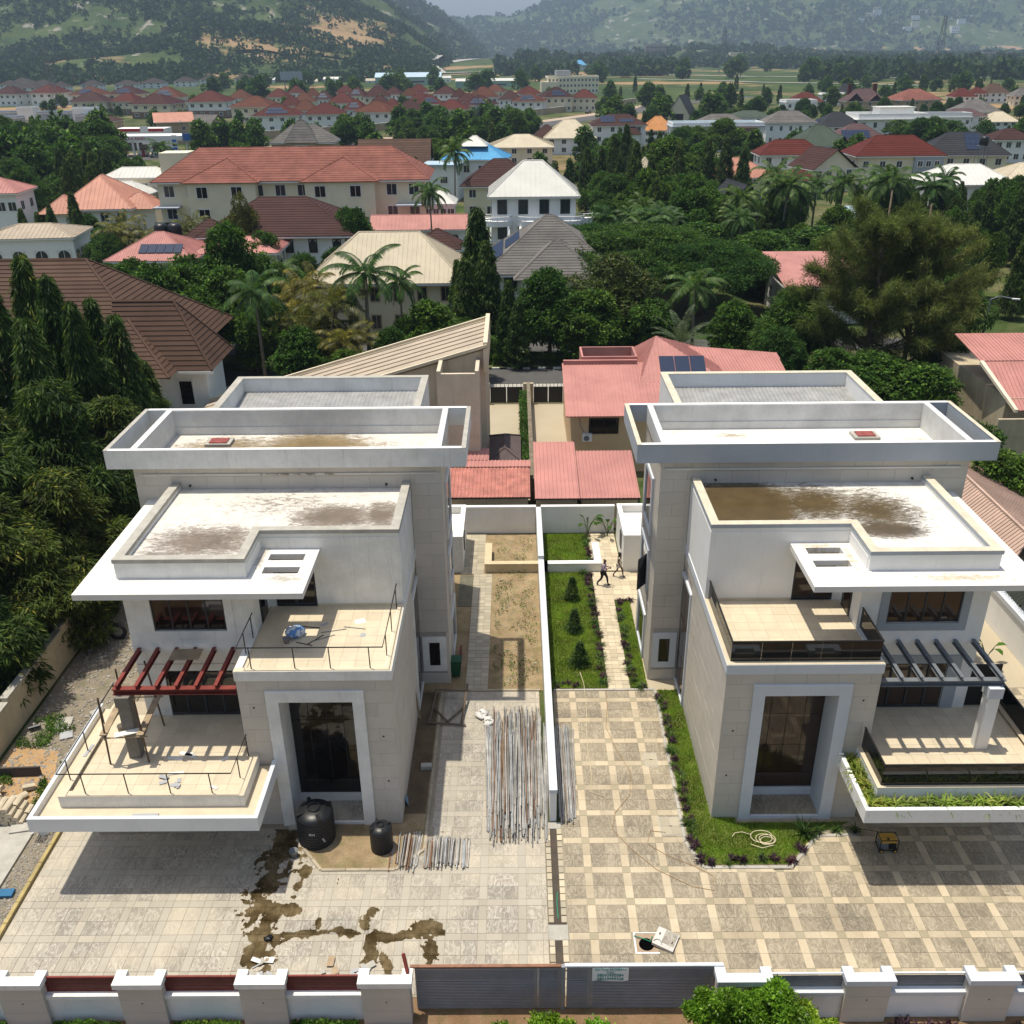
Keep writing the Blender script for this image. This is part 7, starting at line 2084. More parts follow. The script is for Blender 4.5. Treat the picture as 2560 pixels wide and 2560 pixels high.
RUIN = mat('bare_concrete_frame', (0.28, 0.23, 0.18), 0.9, 0.25, 0.2, 4, 0.2)
far_block(150, 2080, 50, 14, 18, RUIN, 'unfinished brown concrete block on the far rise, left wing')
far_block(232, 2060, 66, 14, 12, RUIN, 'unfinished brown concrete block on the far rise, low middle wing')
far_block(282, 2090, 40, 16, 24, RUIN, 'unfinished brown concrete block on the far rise, tall right wing')
far_block(690, 2320, 74, 22, 14, W_WHITE, 'white flat-roofed hall with green roof edge in far trees', rm=T_GREEN)
far_block(350, 1900, 40, 14, 9, W_WHITE, 'low white building left of the far yellow houses')
far_block(425, 1960, 44, 16, 12, W_CREAM, 'pale yellow house on the far rocky knoll')
far_block(475, 1930, 34, 14, 10, W_CREAM, 'smaller cream house on the far rocky knoll')
far_block(885, 1960, 24, 14, 16, RUIN, 'far pinkish block in trees on the right')
far_block(930, 1990, 32, 14, 17, RUIN, 'second far pinkish block in trees on the right')
far_block(960, 1500, 110, 16, 7, W_TAN, 'long far tan building at the right end of the plain')
far_block(735, 1330, 40, 12, 6, S_SALM, 'far low orange building in the plain')
far_block(780, 1500, 40, 12, 9, W_WHITE, 'far white roofed building in the plain')
for k in range(12):
 far_block(1160 + k * 38 + (k % 3) * 9, 3560 + (k % 4) * 60, 26, 14, 12 + 4 * (k % 3), W_CREAM if k % 2 else W_WHITE, 'hazy pale block on the far hillside, %s from the left' % ORD[k], 'building', 2, 4)
h_ = house('kiosk', 'tiny white kiosk with a red roof by the field road', 205, 1290, 12, 10, 4.5, 8.5, T_DKRED, W_WHITE, 0, 'hip', 'flat', 1, 0.6, 1, 2, cat='kiosk')
# white flats, garages, hall at left
for k, (x, y, w, hh) in enumerate(((-262, 470, 13, 4.6), (-246, 468, 8, 6.5), (-233, 462, 14, 4.8), (-216, 455, 7, 6.8), (-200, 448, 15, 5.2), (-184, 440, 9, 7.0), (-178, 430, 11, 5.0), (-240, 440, 12, 4.0), (-214, 430, 12, 4.4))):
 house('flat_roofed_house', 'white and grey flat-roofed house below the estate, %s from the left' % ORD[k], x, y, w, 8, hh, hh + 0.8, T_GREY if k % 2 else S_PALEBLUE, W_WHITE if k % 2 else W_GREY, 0.05, 'flat', 'flat', 1, 0.1, 1, 2, cat='house', group='flat-roofed houses below the estate')
house('hall', 'open hall with a rust red gabled roof behind the petrol station', -133, 398, 13, 10, 4.4, 7.6, S_SALM, W_TAN, 0.35, 'gable', 'ribs', 0.8, 1.0, 1, 2, cat='hall')
house('hall', 'grey gabled annexe right of the rust red hall', -122, 400, 12, 10, 3.6, 6.6, T_GREY, W_TAN, -0.3, 'gable', 'ribs', 0.8, 1.0, 1, 2, cat='hall')
house(HS, 'tan gatehouse left of the rust red hall', -160, 404, 7, 7, 4.6, 6.4, T_MAROON, W_TAN, 0, 'hip', 'flat', 0.8, 0.5, 1, 2)
for k in range(14):
 x = -270 + k * 15 + (k % 3) * 4
 y = 1000 + (k % 4) * 12
 house('shanty', 'small pale workers hut below the hill, %s from the left' % ORD[k], x * 0.95, y, 9 + (k % 3) * 3, 6, 3.0 + (k % 2) * 1.5, 5.0 + (k % 2) * 1.5, (S_CREAM, S_WHITE, S_TAN, S_SALM)[k % 4], W_WHITE, 0.1 * (k % 5 - 2), 'gable', 'flat', 1, 0.4, 1, 2, cat='hut', group='huts below the hill')
# billboard, masts, street lamps
bb_ = thing('billboard', 'blank grey billboard on a steel frame below the hill', 'billboard', (-172, 800, 0))
MB().box(-180, -163, 800, 800.6, 9, 15).build('board', W_GREY, bb_)
for x in (-177, -166): MB().tube([(x, 800.3, 0), (x, 800.3, 9)], 0.35, 6).build('post', GREYM, bb_)
def lattice(x, y, h, w, label):
 t = thing('lattice_mast', label, 'mast', (x, y, 0))
 b = MB()
 n = max(5, int(h / (w * 1.1)))
 for k in range(n):
  z0, z1 = h * k / n, h * (k + 1) / n
  w0, w1 = w * (1 - 0.75 * k / n) / 2, w * (1 - 0.75 * (k + 1) / n) / 2
  c0 = [(x - w0, y - w0, z0), (x + w0, y - w0, z0), (x + w0, y + w0, z0), (x - w0, y + w0, z0)]
  c1 = [(x - w1, y - w1, z1), (x + w1, y - w1, z1), (x + w1, y + w1, z1), (x - w1, y + w1, z1)]
  for i in range(4):
   b.tube([c0[i], c1[i]], w * 0.035, 4, False)
   b.tube([c0[i], c1[(i + 1) % 4]], w * 0.02, 3, False)
 tag(b.build('lattice', GREYM, t, fix=False), kind='stuff')
lattice(-250, 560, 34, 3.0, 'tall lattice mast left of the estate below the hill')
lattice(-470, 860, 46, 3.0, 'thin lattice mast at the far left below the hill')
lattice(-13.5, 372, 17, 2.4, 'lattice mast beside the estate wall')
lattice(112.5, 205, 13.0, 1.6, 'lattice mast at the right edge beside the charcoal roof')
lattice(430, 1060, 55, 8, 'power pylon in the plain left of the chimneys house')
lattice(250, 1250, 50, 8, 'power pylon beside the field road')
lattice(930, 1250, 55, 8, 'power pylon at the far right of the plain')
def lamp(x, y, h, label, arm=1.6, rz=0.0):
 t = thing('street_lamp', label, 'street lamp', (x, y, 0), 0, 'street lamps')
 d = Vector((math.cos(rz), math.sin(rz), 0)) * arm
 MB().tube([(x, y, 0), (x, y, h), (x + d.x * 0.4, y + d.y * 0.4, h + 0.35), (x + d.x, y + d.y, h + 0.2)], 0.07, 5).build('pole', GREYM, t)
 MB().box(-0.35, 0.35, -0.12, 0.12, -0.06, 0.06, Matrix.Translation((x + d.x * 1.2, y + d.y * 1.2, h + 0.15)) @ Matrix.Rotation(rz, 4, 'Z')).build('lantern', TRIMW, t)
for k, (x, y, h, rz) in enumerate(((45.4, 90, 6.2, -0.3), (13.6, 208, 6.5, 0), (13.0, 232, 6.5, 0), (-124, 268, 10, 2.2), (-72, 316, 10, 2.2), (-58, 300, 10, 2.2), (-98, 300, 10, 2.2), (40, 458, 10, 2.4), (8, 420, 10, 2.4), (60, 520, 10, 2.4))):
 lamp(x, y, h, ('white curved street lamp in the bushes at the right edge', 'street lamp by the residential street near the cars', 'street lamp farther up the residential street', 'street lamp over the dark trees left of the station', 'street lamp by the road right of the station', 'street lamp before the station trees', 'street lamp before the station pumps', 'street lamp by the road right of the estate', 'street lamp by the road before the estate', 'farthest street lamp along the road')[k], 1.8, rz)
# raised water tanks
def raised_tank(x, y, z, n, label, m=None, r=0.9):
 t = thing('tank_tower', label, 'tank tower', (x, y, 0))
 for sx in (-1, 1):
  for sy in (-1, 1): MB().tube([(x + sx * n * 0.9, y + sy * 0.9, 0), (x + sx * n * 0.9, y + sy * 0.9, z)], 0.07, 5).build('tower_leg', GREYM, t)
 MB().box(x - n * 1.0, x + n * 1.0, y - 1, y + 1, z, z + 0.12).build('platform', GREYM, t)
 for k in range(n): MB().lathe([(r, 0), (r, 1.5), (r * 0.7, 1.8), (r * 0.25, 1.85)], 16, (x + (k - (n - 1) / 2) * 1.9, y, z + 0.12)).build('tank', m or BLK, t, True)
raised_tank(-46.8, 131, 5.6, 2, 'two black water tanks on a steel tower behind the pink solar roof')
raised_tank(-45.2, 127, 3.4, 1, 'single teal water tank behind the pink solar roof', mat('teal_plastic', (0.02, 0.26, 0.22), 0.5, bump=0), 0.8)
raised_tank(98.5, 212, 9.0, 1, 'black water tank on a steel tower before the charcoal roof')
raised_tank(11.5, 120, 2.2, 1, 'black water tank beside the white mansion', None, 1.0)
# ---------------------------------------------------------------- trees of the middle distance
def clear(x, y, r):
 for (hx, hy, hr) in HOUSES:
  if (x - hx) ** 2 + (y - hy) ** 2 < (hr + r) ** 2: return False
 return True
def sight(x, y, h, keep):
 return True
mt = random.Random(99)
def grove(n, kinds, xr, yr, hr, Rf, label, group, tries=60, mind=0.7, test=True):
 placed = []
 for k in range(n):
  for t in range(tries):
   y = mt.uniform(*yr)
   fx = mt.uniform(0, 1)
   x0, x1 = xr(y) if callable(xr) else xr
   x = x0 + (x1 - x0) * fx
   h = mt.uniform(*hr)
   Rr = h * Rf * mt.uniform(0.8, 1.2)
   if test and not clear(x, y, Rr * 0.7): continue
   if any((x - a) ** 2 + (y - b) ** 2 < ((Rr + c) * mind) ** 2 for a, b, c in placed): continue
   kd = mt.choice(kinds)
   r_ = Rr
   if 'mast' in kd: r_ = h * 0.14
   placed.append((x, y, r_))
   zz = max(0, float(terrain(np.array([x]), np.array([y]))[0])) if y > 640 else 0
   tree(kd, x, y, h, r_, label, group, zz)
   break
pxr = lambda a, b: (lambda y: ((a - 1280) / 2359.3 * (y * 0.898 + 12.3), (b - 1280) / 2359.3 * (y * 0.898 + 12.3)))
grove(34, ['round', 'far'], pxr(-20, 265), (205, 285), (11, 14), 0.46, 'big dark tree in the wood left of the petrol station', 'wood left of the petrol station', test=False)
grove(16, ['mast'], pxr(165, 285), (168, 205), (10, 13), 0.14, 'dark pointed mast tree in the row behind the salmon roof', 'mast trees behind the salmon roof', mind=0.6)
grove(14, ['round', 'flam'], pxr(-20, 160), (170, 205), (7, 10), 0.45, 'green tree at the left edge behind the white red-roofed house', 'trees at the left edge')
grove(7, ['mast'], pxr(55, 205), (132, 150), (7, 10), 0.16, 'short pointed mast tree before the salmon roof', 'mast trees before the salmon roof', mind=0.6)
for (k, x, y, h, r, lab) in (('areca', -53.0, 133, 9.5, 4.2, 'shaggy brown-green tree left of the water tanks'), ('areca', -46.5, 141, 8.0, 3.4, 'shaggy dark tree behind the water tanks'), ('olive', -36.0, 128.5, 11.5, 2.6, 'tall shaggy tree before the brown tiled roof'), ('round', -32.0, 122.5, 8.5, 2.6, 'thin leafy tree before the arched windows'), ('round', -21.5, 130, 10.5, 3.0, 'leafy tree before the right part of the cream block'), ('coco', -12.5, 146.5, 10.5, 3.6, 'coconut palm left of the white mansion'), ('coco', -11.2, 184, 13.0, 4.0, 'tall coconut palm before the blue roofed house'), ('royal', -25.5, 103, 8.0, 3.2, 'palm left of the cream hipped roof'), ('royal', -86, 245, 9, 4.5, 'dark palm before the petrol station'), ('royal', -60, 205, 8, 4.0, 'dark palm behind the square cream tower'), ('coco', 108.2, 196, 9.5, 3.2, 'palm standing before the bright white hipped roof'), ('round', 30.5, 197, 13.0, 7.5, 'biggest dark spreading tree beside the street'), ('round', 38.5, 203, 11.5, 6.0, 'dark spreading tree right of the biggest street tree'), ('round', 24.0, 232, 11.0, 6.5, 'dark spreading tree behind the biggest street tree'), ('round', 60, 288, 10.5, 7.0, 'dark spreading tree before the modern flat roof'), ('round', 50, 284, 9.5, 5.0, 'dark tree left part before the modern flat roof'), ('round', 121, 312, 8.5, 7.5, 'dark broad tree before the white flat-roofed mansion'), ('round', 135, 318, 8.0, 6.0, 'dark broad tree right part before the mansion'), ('far', 58, 408, 12, 6.5, 'dark tree left of the A-frame hall'), ('far', 84, 432, 12, 7.0, 'dark tree right of the A-frame hall'), ('far', 40, 412, 11, 6.5, 'dark broad tree left of the A-frame hall by the road')):
 tree(k, x, y, h, r, lab)
grove(11, ['royal', 'coco'], pxr(1860, 2330), (142, 158), (9.5, 12), 0.4, 'dark palm in the long row before the red roof', 'palm row before the dark red roof', mind=0.45)
grove(14, ['royal', 'coco'], pxr(1480, 1900), (128, 150), (7, 10), 0.4, 'dark palm among the trees right of the white mansion', 'palms right of the white mansion', mind=0.55)
grove(34, ['mast', 'mast', 'round'], pxr(1600, 1960), (138, 172), (7, 11), 0.38, 'dark tree in the thicket below the salmon gabled roof', 'thicket below the salmon roof', mind=0.5)
grove(20, ['mast'], pxr(1450, 1850), (180, 232), (9, 13), 0.14, 'pointed mast tree along the residential street', 'mast trees along the street', mind=0.7)
grove(26, ['round', 'round', 'flam'], pxr(1480, 1840), (136, 182), (6, 9), 0.5, 'dark bushy tree right of the white mansion', 'bushy trees right of the mansion', mind=0.6)
grove(36, ['mast', 'round', 'mast'], pxr(2180, 2600), (106, 150), (8, 11), 0.3, 'dark tree in the dense thicket behind the casuarinas', 'thicket behind the casuarinas', mind=0.5)
grove(16, ['round'], pxr(1880, 2330), (112, 136), (6, 8.5), 0.55, 'dark broad tree behind the pink bungalow', 'dark trees behind the pink bungalow', mind=0.6)
grove(26, ['mast', 'round', 'flam'], pxr(2080, 2560), (165, 180), (4.5, 7), 0.3, 'small dark tree at the foot of the white hipped roof', 'small trees below the white roof', mind=0.5)
grove(70, ['round', 'far', 'flam', 'flam', 'farmast'], pxr(1500, 2640), (236, 480), (5.5, 9), 0.5, 'green garden tree among the roofs on the right', 'garden trees among the right-hand roofs')
grove(26, ['round', 'far', 'farmast'], pxr(900, 1480), (196, 330), (6, 9.5), 0.5, 'green tree between the blue roof and the pale cream roof', 'trees around the blue roof')
grove(30, ['far', 'round'], pxr(850, 1330), (318, 395), (7, 11), 0.5, 'roadside tree before the estate wall', 'roadside trees before the estate', mind=0.6)
grove(14, ['far'], pxr(500, 860), (290, 330), (7, 10), 0.5, 'roadside tree right of the petrol station', 'roadside trees by the station')
grove(22, ['round', 'far', 'farpalm'], pxr(280, 760), (196, 262), (5, 8), 0.5, 'low green tree between the station and the red-tiled block', 'low trees before the station')
grove(20, ['round', 'flam'], pxr(130, 1000), (96, 152), (4.5, 7), 0.5, 'garden tree between the left-hand roofs', 'garden trees among the left-hand roofs')
grove(30, ['far'], pxr(0, 1300), (420, 620), (5, 8), 0.5, 'small dark tree between the estate houses', 'trees between the estate houses')
grove(26, ['far'], pxr(500, 1300), (640, 960), (10, 16), 0.55, 'dark tree behind the estate', 'trees behind the estate')
grove(46, ['far', 'far', 'farmast'], pxr(1330, 2640), (500, 760), (7, 12), 0.5, 'dark tree at the edge of the fields', 'trees at the edge of the fields')
grove(26, ['far'], pxr(1330, 2700), (900, 1500), (13, 20), 0.6, 'dark field tree in the plain', 'field trees in the plain')
grove(44, ['flam', 'farmast', 'flam'], pxr(1500, 2640), (236, 470), (4, 7.5), 0.5, 'small bright garden tree among the roofs on the right', 'small garden trees among the right-hand roofs', mind=0.6)
# far woods, read as masses
def blob_wood(name, pts, size, m, seed, q=16, lf=0.5):
 rs = np.random.RandomState(seed)
 n = len(pts)
 P = np.repeat(pts, q, 0)
 s = np.repeat(rs.uniform(0.6, 1.4, (n, 1)) * size, q, 0)
 d = unit(rs.normal(0, 1, (n * q, 3)))
 P = P + d * s * rs.uniform(0.4, 1.0, (n * q, 1)) * np.array([1, 1, 0.8]) + np.array([0, 0, 1]) * s * 0.6
 D = rs.normal(0, 1, (n * q, 3))
 return _blob(P, D, s, rs, m, name, lf)
def _blob(P, D, s, rs, m, name, lf):
 D = unit(D)
 S = unit(np.cross(D, rs.normal(0, 1, D.shape)))
 a = s * lf
 V = np.stack([P - D * a, P - S * a, P + D * a, P + S * a], 1).reshape(-1, 3)
 return np_mesh(name, V, np.arange(len(V)).reshape(-1, 4), m)
FARL = leaf_mat('far_woodland', (0.014, 0.034, 0.010), (0.045, 0.085, 0.02), (0.08, 0.12, 0.03), 0.8, 0.2)
rs = np.random.RandomState(44)
def on_hill(n, x0, x1, y0, y1, zmin, dens):
 x = rs.uniform(x0, x1, n)
 y = rs.uniform(y0, y1, n)
 z = terrain(x, y)
 k = (((x + 235) / 70) ** 2 + ((y - 1480) / 140) ** 2 > rs.uniform(0, 1.6, n)) & (((x + 300) / 80) ** 2 + ((y - 1270) / 45) ** 2 > rs.uniform(0, 1.6, n)) & (z > zmin) & (fbm(x / dens, y / dens, 3, 9) + rs.uniform(-0.1, 0.1, n) > 0.40)
 return np.stack([x, y, z], 1)[k]
tag(link('hill_woodland', blob_wood('hill_woodland', on_hill(42000, -1300, -100, 1010, 2300, 1, 70), 4.6, FARL, 1, 12, 0.36)), 'scrub and trees covering the near hill on the left', 'woodland', kind='stuff')
tag(link('ridge_woodland', blob_wood('ridge_woodland', on_hill(9000, -1200, -60, 2250, 3400, 8, 120), 9, FARL, 2, 10)), 'trees covering the second ridge', 'woodland', kind='stuff')
tag(link('far_hill_woodland', blob_wood('far_hill_woodland', on_hill(22000, -700, 3200, 3200, 5200, 6, 200), 10, FARL, 3, 7)), 'trees scattered over the hazy far hills', 'woodland', kind='stuff')
P = []
for (a, b, y0, y1, n) in ((1290, 1960, 1600, 2300, 300), (1900, 2700, 1500, 2600, 560), (1240, 1700, 1150, 1600, 90), (1500, 2700, 2300, 3300, 700), (2050, 2700, 900, 1500, 160)):
 y = rs.uniform(y0, y1, n)
 f0 = ((a - 1280) / 2359.3 * (y * 0.898 + 12.3))
 f1 = ((b - 1280) / 2359.3 * (y * 0.898 + 12.3))
 x = f0 + (f1 - f0) * rs.uniform(0, 1, n)
 P.append(np.stack([x, y, terrain(x, y)], 1))
tag(link('plain_woodland', blob_wood('plain_woodland', np.concatenate(P), 10, FARL, 4, 70, 0.24)), 'belts of trees across the far plain', 'woodland', kind='stuff')
# ---------------------------------------------------------------- haze
hz = bpy.data.materials.new('haze')
hz.use_nodes = True
hn = hz.node_tree
for n in list(hn.nodes):
 if n.type != 'OUTPUT_MATERIAL': hn.nodes.remove(n)
pvn = hn.nodes.new('ShaderNodeVolumePrincipled')
pvn.inputs['Color'].default_value = (0.60, 0.78, 1.0, 1)
pvn.inputs['Density'].default_value = 0.00014
pvn.inputs['Anisotropy'].default_value = 0.2
hn.links.new(pvn.outputs[0], [n for n in hn.nodes if n.type == 'OUTPUT_MATERIAL'][0].inputs['Volume'])
b = MB()
b.box(-8000, 8000, -450, 9600, -30, 620)
tag(solo('haze', b, hz), 'thin blue haze over the valley', 'haze', kind='stuff')
# ---------------------------------------------------------------- wet stain on the left driveway
def wet_patch():
 t = NT('wet_film')
 tr = t.node('ShaderNodeBsdfTransparent')
 n = t.noise(t.pos(), 1.1, 4, 0.6)
 t.set(tr.inputs[0], t.ramp(n, [(0.35, (0.34, 0.29, 0.20)), (0.62, (0.70, 0.64, 0.52))]))
 t.fin((0.02, 0.018, 0.012), 0.12, 0, 0.5)
 mx = t.node('ShaderNodeMixShader')
 mx.inputs[0].default_value = 0.10
 t.t.links.new(tr.outputs[0], mx.inputs[1])
 t.t.links.new(t.b.outputs[0], mx.inputs[2])
 t.t.links.new(mx.outputs[0], t.out.inputs[0])
 segs = [((-9.2, 27.9), (-9.4, 25.8), 0.75), ((-9.6, 26.6), (-9.3, 24.2), 0.6), ((-9.0, 24.6), (-8.9, 22.2), 0.38), ((-8.2, 26.2), (-8.4, 24.4), 0.26), ((-9.2, 22.6), (-9.6, 21.3), 0.3), ((-8.9, 23.3), (-6.4, 23.5), 0.16), ((-6.4, 23.5), (-4.8, 23.2), 0.17), ((-4.8, 23.2), (-3.0, 23.45), 0.16), ((-3.6, 23.6), (-2.75, 23.3), 0.3), ((-3.2, 23.2), (-3.05, 21.6), 0.28), ((-5.4, 23.2), (-5.3, 22.2), 0.26), ((-4.6, 22.4), (-4.4, 21.2), 0.2), ((-5.6, 23.6), (-5.5, 24.3), 0.2), ((-8.6, 23.1), (-8.8, 21.4), 0.26), ((-6.9, 26.0), (-6.85, 25.6), 0.08), ((-7.3, 23.9), (-7.2, 23.6), 0.14)]
 s = 0.035
 xs = np.arange(-11.2, -2.2, s)
 ys = np.arange(20.95, 28.4, s)
 X, Y = np.meshgrid(xs, ys)
 D = np.full(X.shape, 9.0)
 for (a, b, w) in segs:
  ax, ay = a
  bx_, by = b
  L2 = (bx_ - ax) ** 2 + (by - ay) ** 2
  tt_ = np.clip(((X - ax) * (bx_ - ax) + (Y - ay) * (by - ay)) / L2, 0, 1)
  d = np.hypot(X - ax - tt_ * (bx_ - ax), Y - ay - tt_ * (by - ay)) / w
  D = np.minimum(D, d)
 n = fbm(X * 1.6, Y * 1.6, 4, 31) * 1.3 + fbm(X * 5, Y * 5, 4, 8) * 0.9
 K = (D + (n - 1.0) * 2.4) < 0.9
 jj, ii = np.nonzero(K)
 V = np.stack([np.stack([xs[ii] + dx * s, ys[jj] + dy * s, np.full(len(ii), 0.0185)], 1) for dx, dy in ((0, 0), (1, 0), (1, 1), (0, 1))], 1).reshape(-1, 3)
 me = np_mesh('wet_stain', V, np.arange(len(V)).reshape(-1, 4), t.m)
 bm = bmesh.new()
 bm.from_mesh(me)
 bmesh.ops.remove_doubles(bm, verts=bm.verts, dist=0.004)
 bm.to_mesh(me)
 bm.free()
 tag(link('wet_stain', me), 'dark water stain spread over the left driveway', 'water stain', kind='stuff')
wet_patch()
# ---------------------------------------------------------------- covers and open chamber
def cover(x0, y0, x1, y1, label, m):
 t = thing('chamber_cover', label, 'drain cover', ((x0 + x1) / 2, (y0 + y1) / 2, 0))
 MB().box(x0, x1, y0, y1, 0, 0.014).build('cover_frame', CONC, t)
 n = 2
 for i in range(n):
  for j in range(n):
   a = x0 + 0.04 + (x1 - x0 - 0.08) * i / n
   c = y0 + 0.04 + (y1 - y0 - 0.08) * j / n
   piece('cover_tile', round((x1 - x0 - 0.08) / n - 0.01, 3), round((y1 - y0 - 0.08) / n - 0.01, 3), 0.008, m, t, (a + (x1 - x0 - 0.08) / n / 2, c + (y1 - y0 - 0.08) / n / 2, 0.014))
 piece('lifting_slot', 0.12, 0.04, 0.002, BLACKM, t, ((x0 + x1) / 2, (y0 + y1) / 2, 0.0225))
cover(-3.42, 27.9, -2.72, 28.5, 'square drain cover in the paving behind the tube bundle', PAVE_L)
cover(5.5, 31.95, 6.05, 32.85, 'square drain cover near the lawn edge on the right driveway', PATHG)
cover(5.6, 27.95, 6.5, 28.95, 'large square drain cover beside the lawn corner', PATHG)
oc = thing('open_chamber', 'open drain chamber with a black disc as its round opening in the right driveway', 'chamber', (4.4, 22.95, 0))
MB().box(3.96, 4.94, 22.51, 23.39, -0.02, 0.0035).build('chamber_floor', mat('chamber_mortar', (0.36, 0.27, 0.19), 0.9, 0.2, 3), oc)
for q in ((3.96, 4.02, 22.51, 23.39), (4.02, 4.8, 22.51, 22.57), (4.02, 4.94, 23.35, 23.39)): MB().box(*q, 0.0035, 0.022).build('chamber_rim', WHP, oc)
MB().lathe([(0.26, 0.0), (0.26, 0.0055)], 24, (4.38, 22.9, 0.0035)).build('opening', mat('painted_hole_dark', (0.002, 0.002, 0.002), 1.0, 0, bump=0, spec=0.0), oc)  # flat black disc, the darkness of the shaft is put into its colour
MB().tube([(3.98, 23.22, 0.06), (4.3, 23.08, 0.07), (4.52, 22.98, 0.05), (4.62, 23.2, 0.05)], 0.017, 6).build('green_pipe', MATS['green_plastic'], oc)
sl_ = thing('manhole_slab', 'pale concrete manhole slab lying tilted beside its opening', 'slab', (5.05, 23.02, 0.02))
mm = Matrix.Translation((5.05, 23.0, 0.05)) @ Matrix.Rotation(R(-27), 4, 'Z') @ Matrix.Rotation(R(5), 4, 'Y')
MB().box(-0.38, 0.38, -0.38, 0.38, 0, 0.11, mm).build('lid_slab', mat('pale_mortar', (0.55, 0.53, 0.49), 0.85, 0.1), sl_)
MB().box(-0.1, 0.34, -0.2, 0.36, 0.11, 0.118, mm).build('lid_tile', PAVE_L, sl_)
for (x, y) in ((-0.25, 0.1), (0.25, -0.05)): MB().box(x - 0.02, x + 0.02, y - 0.05, y + 0.05, 0.119, 0.124, mm).build('lifting_slot', BLACKM, sl_)
MB().tube([mm @ Vector((-0.2 + 0.14 * math.cos(a), -0.3 + 0.14 * math.sin(a), 0.13)) for a in np.linspace(0, math.pi, 9)], 0.012, 5).build('lifting_ring', GREYM, sl_)
# ---------------------------------------------------------------- generator
ge = thing('generator', 'small yellow and black generator under the right terrace', 'generator', (14.22, 27.2, 0))
gx0, gx1, gy0, gy1 = 13.88, 14.56, 27.0, 27.45
YEL = mat('generator_yellow', (0.50, 0.30, 0.05), 0.5, 0.1, bump=0)
for x in (gx0, gx1):
 MB().tube([(x, gy0, 0.12), (x, gy0, 0.62), (x, gy1, 0.62), (x, gy1, 0.12), (x, gy0, 0.12)], 0.018, 6).build('frame_hoop', BLACKM, ge)
for (y, z) in ((gy0, 0.62), (gy1, 0.62), (gy0, 0.12), (gy1, 0.12)): MB().tube([(gx0, y, z), (gx1, y, z)], 0.018, 6).build('frame_bar', BLACKM, ge)
b = MB()
b.box(gx0 + 0.04, gx1 - 0.04, gy0 + 0.03, gy0 + 0.2, 0.46, 0.6)
b.build('fuel_tank', YEL, ge)
MB().box(gx0 + 0.04, gx1 - 0.04, gy0 + 0.24, gy1 - 0.03, 0.46, 0.6).build('fuel_tank', YEL, ge)
MB().tube([(gx0 + 0.3, gy0 + 0.1, 0.6), (gx0 + 0.3, gy0 + 0.1, 0.63)], 0.05, 12).build('fuel_cap', BLACKM, ge)
MB().box(gx0 + 0.05, gx0 + 0.34, gy0 + 0.06, gy1 - 0.06, 0.14, 0.44).build('engine', GREYM, ge)
MB().tube([(gx0 + 0.36, (gy0 + gy1) / 2, 0.28), (gx1 - 0.05, (gy0 + gy1) / 2, 0.28)], 0.13, 14).build('alternator', BLACKM, ge)
MB().box(gx0 + 0.36, gx1 - 0.06, gy0 + 0.0, gy0 + 0.05, 0.2, 0.42).build('control_panel', BLACKM, ge)
for x in (gx0 + 0.08, gx1 - 0.08):
 w_ = MB().tube([(x, gy0 - 0.03, 0.09), (x, gy0 + 0.03, 0.09)], 0.09, 14).build('wheel', TYRE, ge)
 MB().tube([(x, gy0 - 0.036, 0.09), (x, gy0 - 0.03, 0.09)], 0.05, 10).build('hub', YEL, w_)
# ---------------------------------------------------------------- hoses and cables
def coil(name, pts, r, m, label, cat, loc):
 solo(name, MB().tube(pts, r, 6), m, label, cat, smooth=True, loc=loc)
HOSE = mat('cream_hose', (0.60, 0.52, 0.34), 0.55, 0.1, bump=0)
pts = []
for k in range(70):
 a = k * 0.33
 rr = 0.42 - 0.0022 * k + 0.06 * math.sin(k * 0.21)
 pts.append((9.5 + rr * math.cos(a) + 0.0035 * k, 27.75 + rr * 0.72 * math.sin(a) - 0.004 * k, 0.15 + 0.01 * math.sin(k)))
pts += [(9.9, 27.3, 0.14), (9.4, 27.15, 0.14), (9.0, 27.35, 0.13)]
coil('garden_hose', pts, 0.016, HOSE, 'loops of cream garden hose on the front lawn', 'hose', (9.5, 27.75, 0.1))
coil('garden_hose', [(8.35, 27.75, 0.12), (8.5, 27.95, 0.13), (8.8, 28.0, 0.13), (9.1, 27.85, 0.14)], 0.016, HOSE, 'short curved end of cream hose left of the hose loops', 'hose', (8.7, 27.9, 0.1))
coil('garden_hose', [(2.9, 38.4, 0.1), (3.05, 38.6, 0.25), (3.2, 37.8, 0.1), (3.2, 36.0, 0.04), (3.05, 33.5, 0.04), (3.1, 31.5, 0.04), (3.0, 30.4, 0.04), (3.5, 30.1, 0.04)], 0.014, HOSE, 'pale hose running from the long lawn onto the right driveway', 'hose', (3.1, 36, 0.03))
CABL = mat('orange_brown_cable', (0.36, 0.22, 0.10), 0.6, 0.1, bump=0)
coil('power_cable', [(4.25, 37.6, 0.03), (4.2, 36.2, 0.03), (4.0, 34.6, 0.03), (4.35, 33.0, 0.03), (4.8, 31.6, 0.03), (4.6, 30.2, 0.03), (3.9, 29.2, 0.03), (3.7, 28.3, 0.03), (4.3, 27.3, 0.03), (5.2, 26.2, 0.03), (6.4, 25.4, 0.03), (7.2, 25.2, 0.03), (7.25, 25.9, 0.03), (6.6, 26.4, 0.03), (5.7, 26.9, 0.03), (5.0, 27.5, 0.03), (5.2, 28.2, 0.03), (5.8, 28.1, 0.03)], 0.011, CABL, 'thin brown cable wandering across the right driveway', 'cable', (4.5, 30, 0.02))
coil('power_cable', [(14.3, 27.45, 0.3), (14.2, 28.0, 0.1), (13.2, 28.3, 0.06), (12.4, 28.2, 0.06)], 0.01, BLACKM, 'black cable running from the generator to the villa', 'cable', (13.5, 28, 0.05))
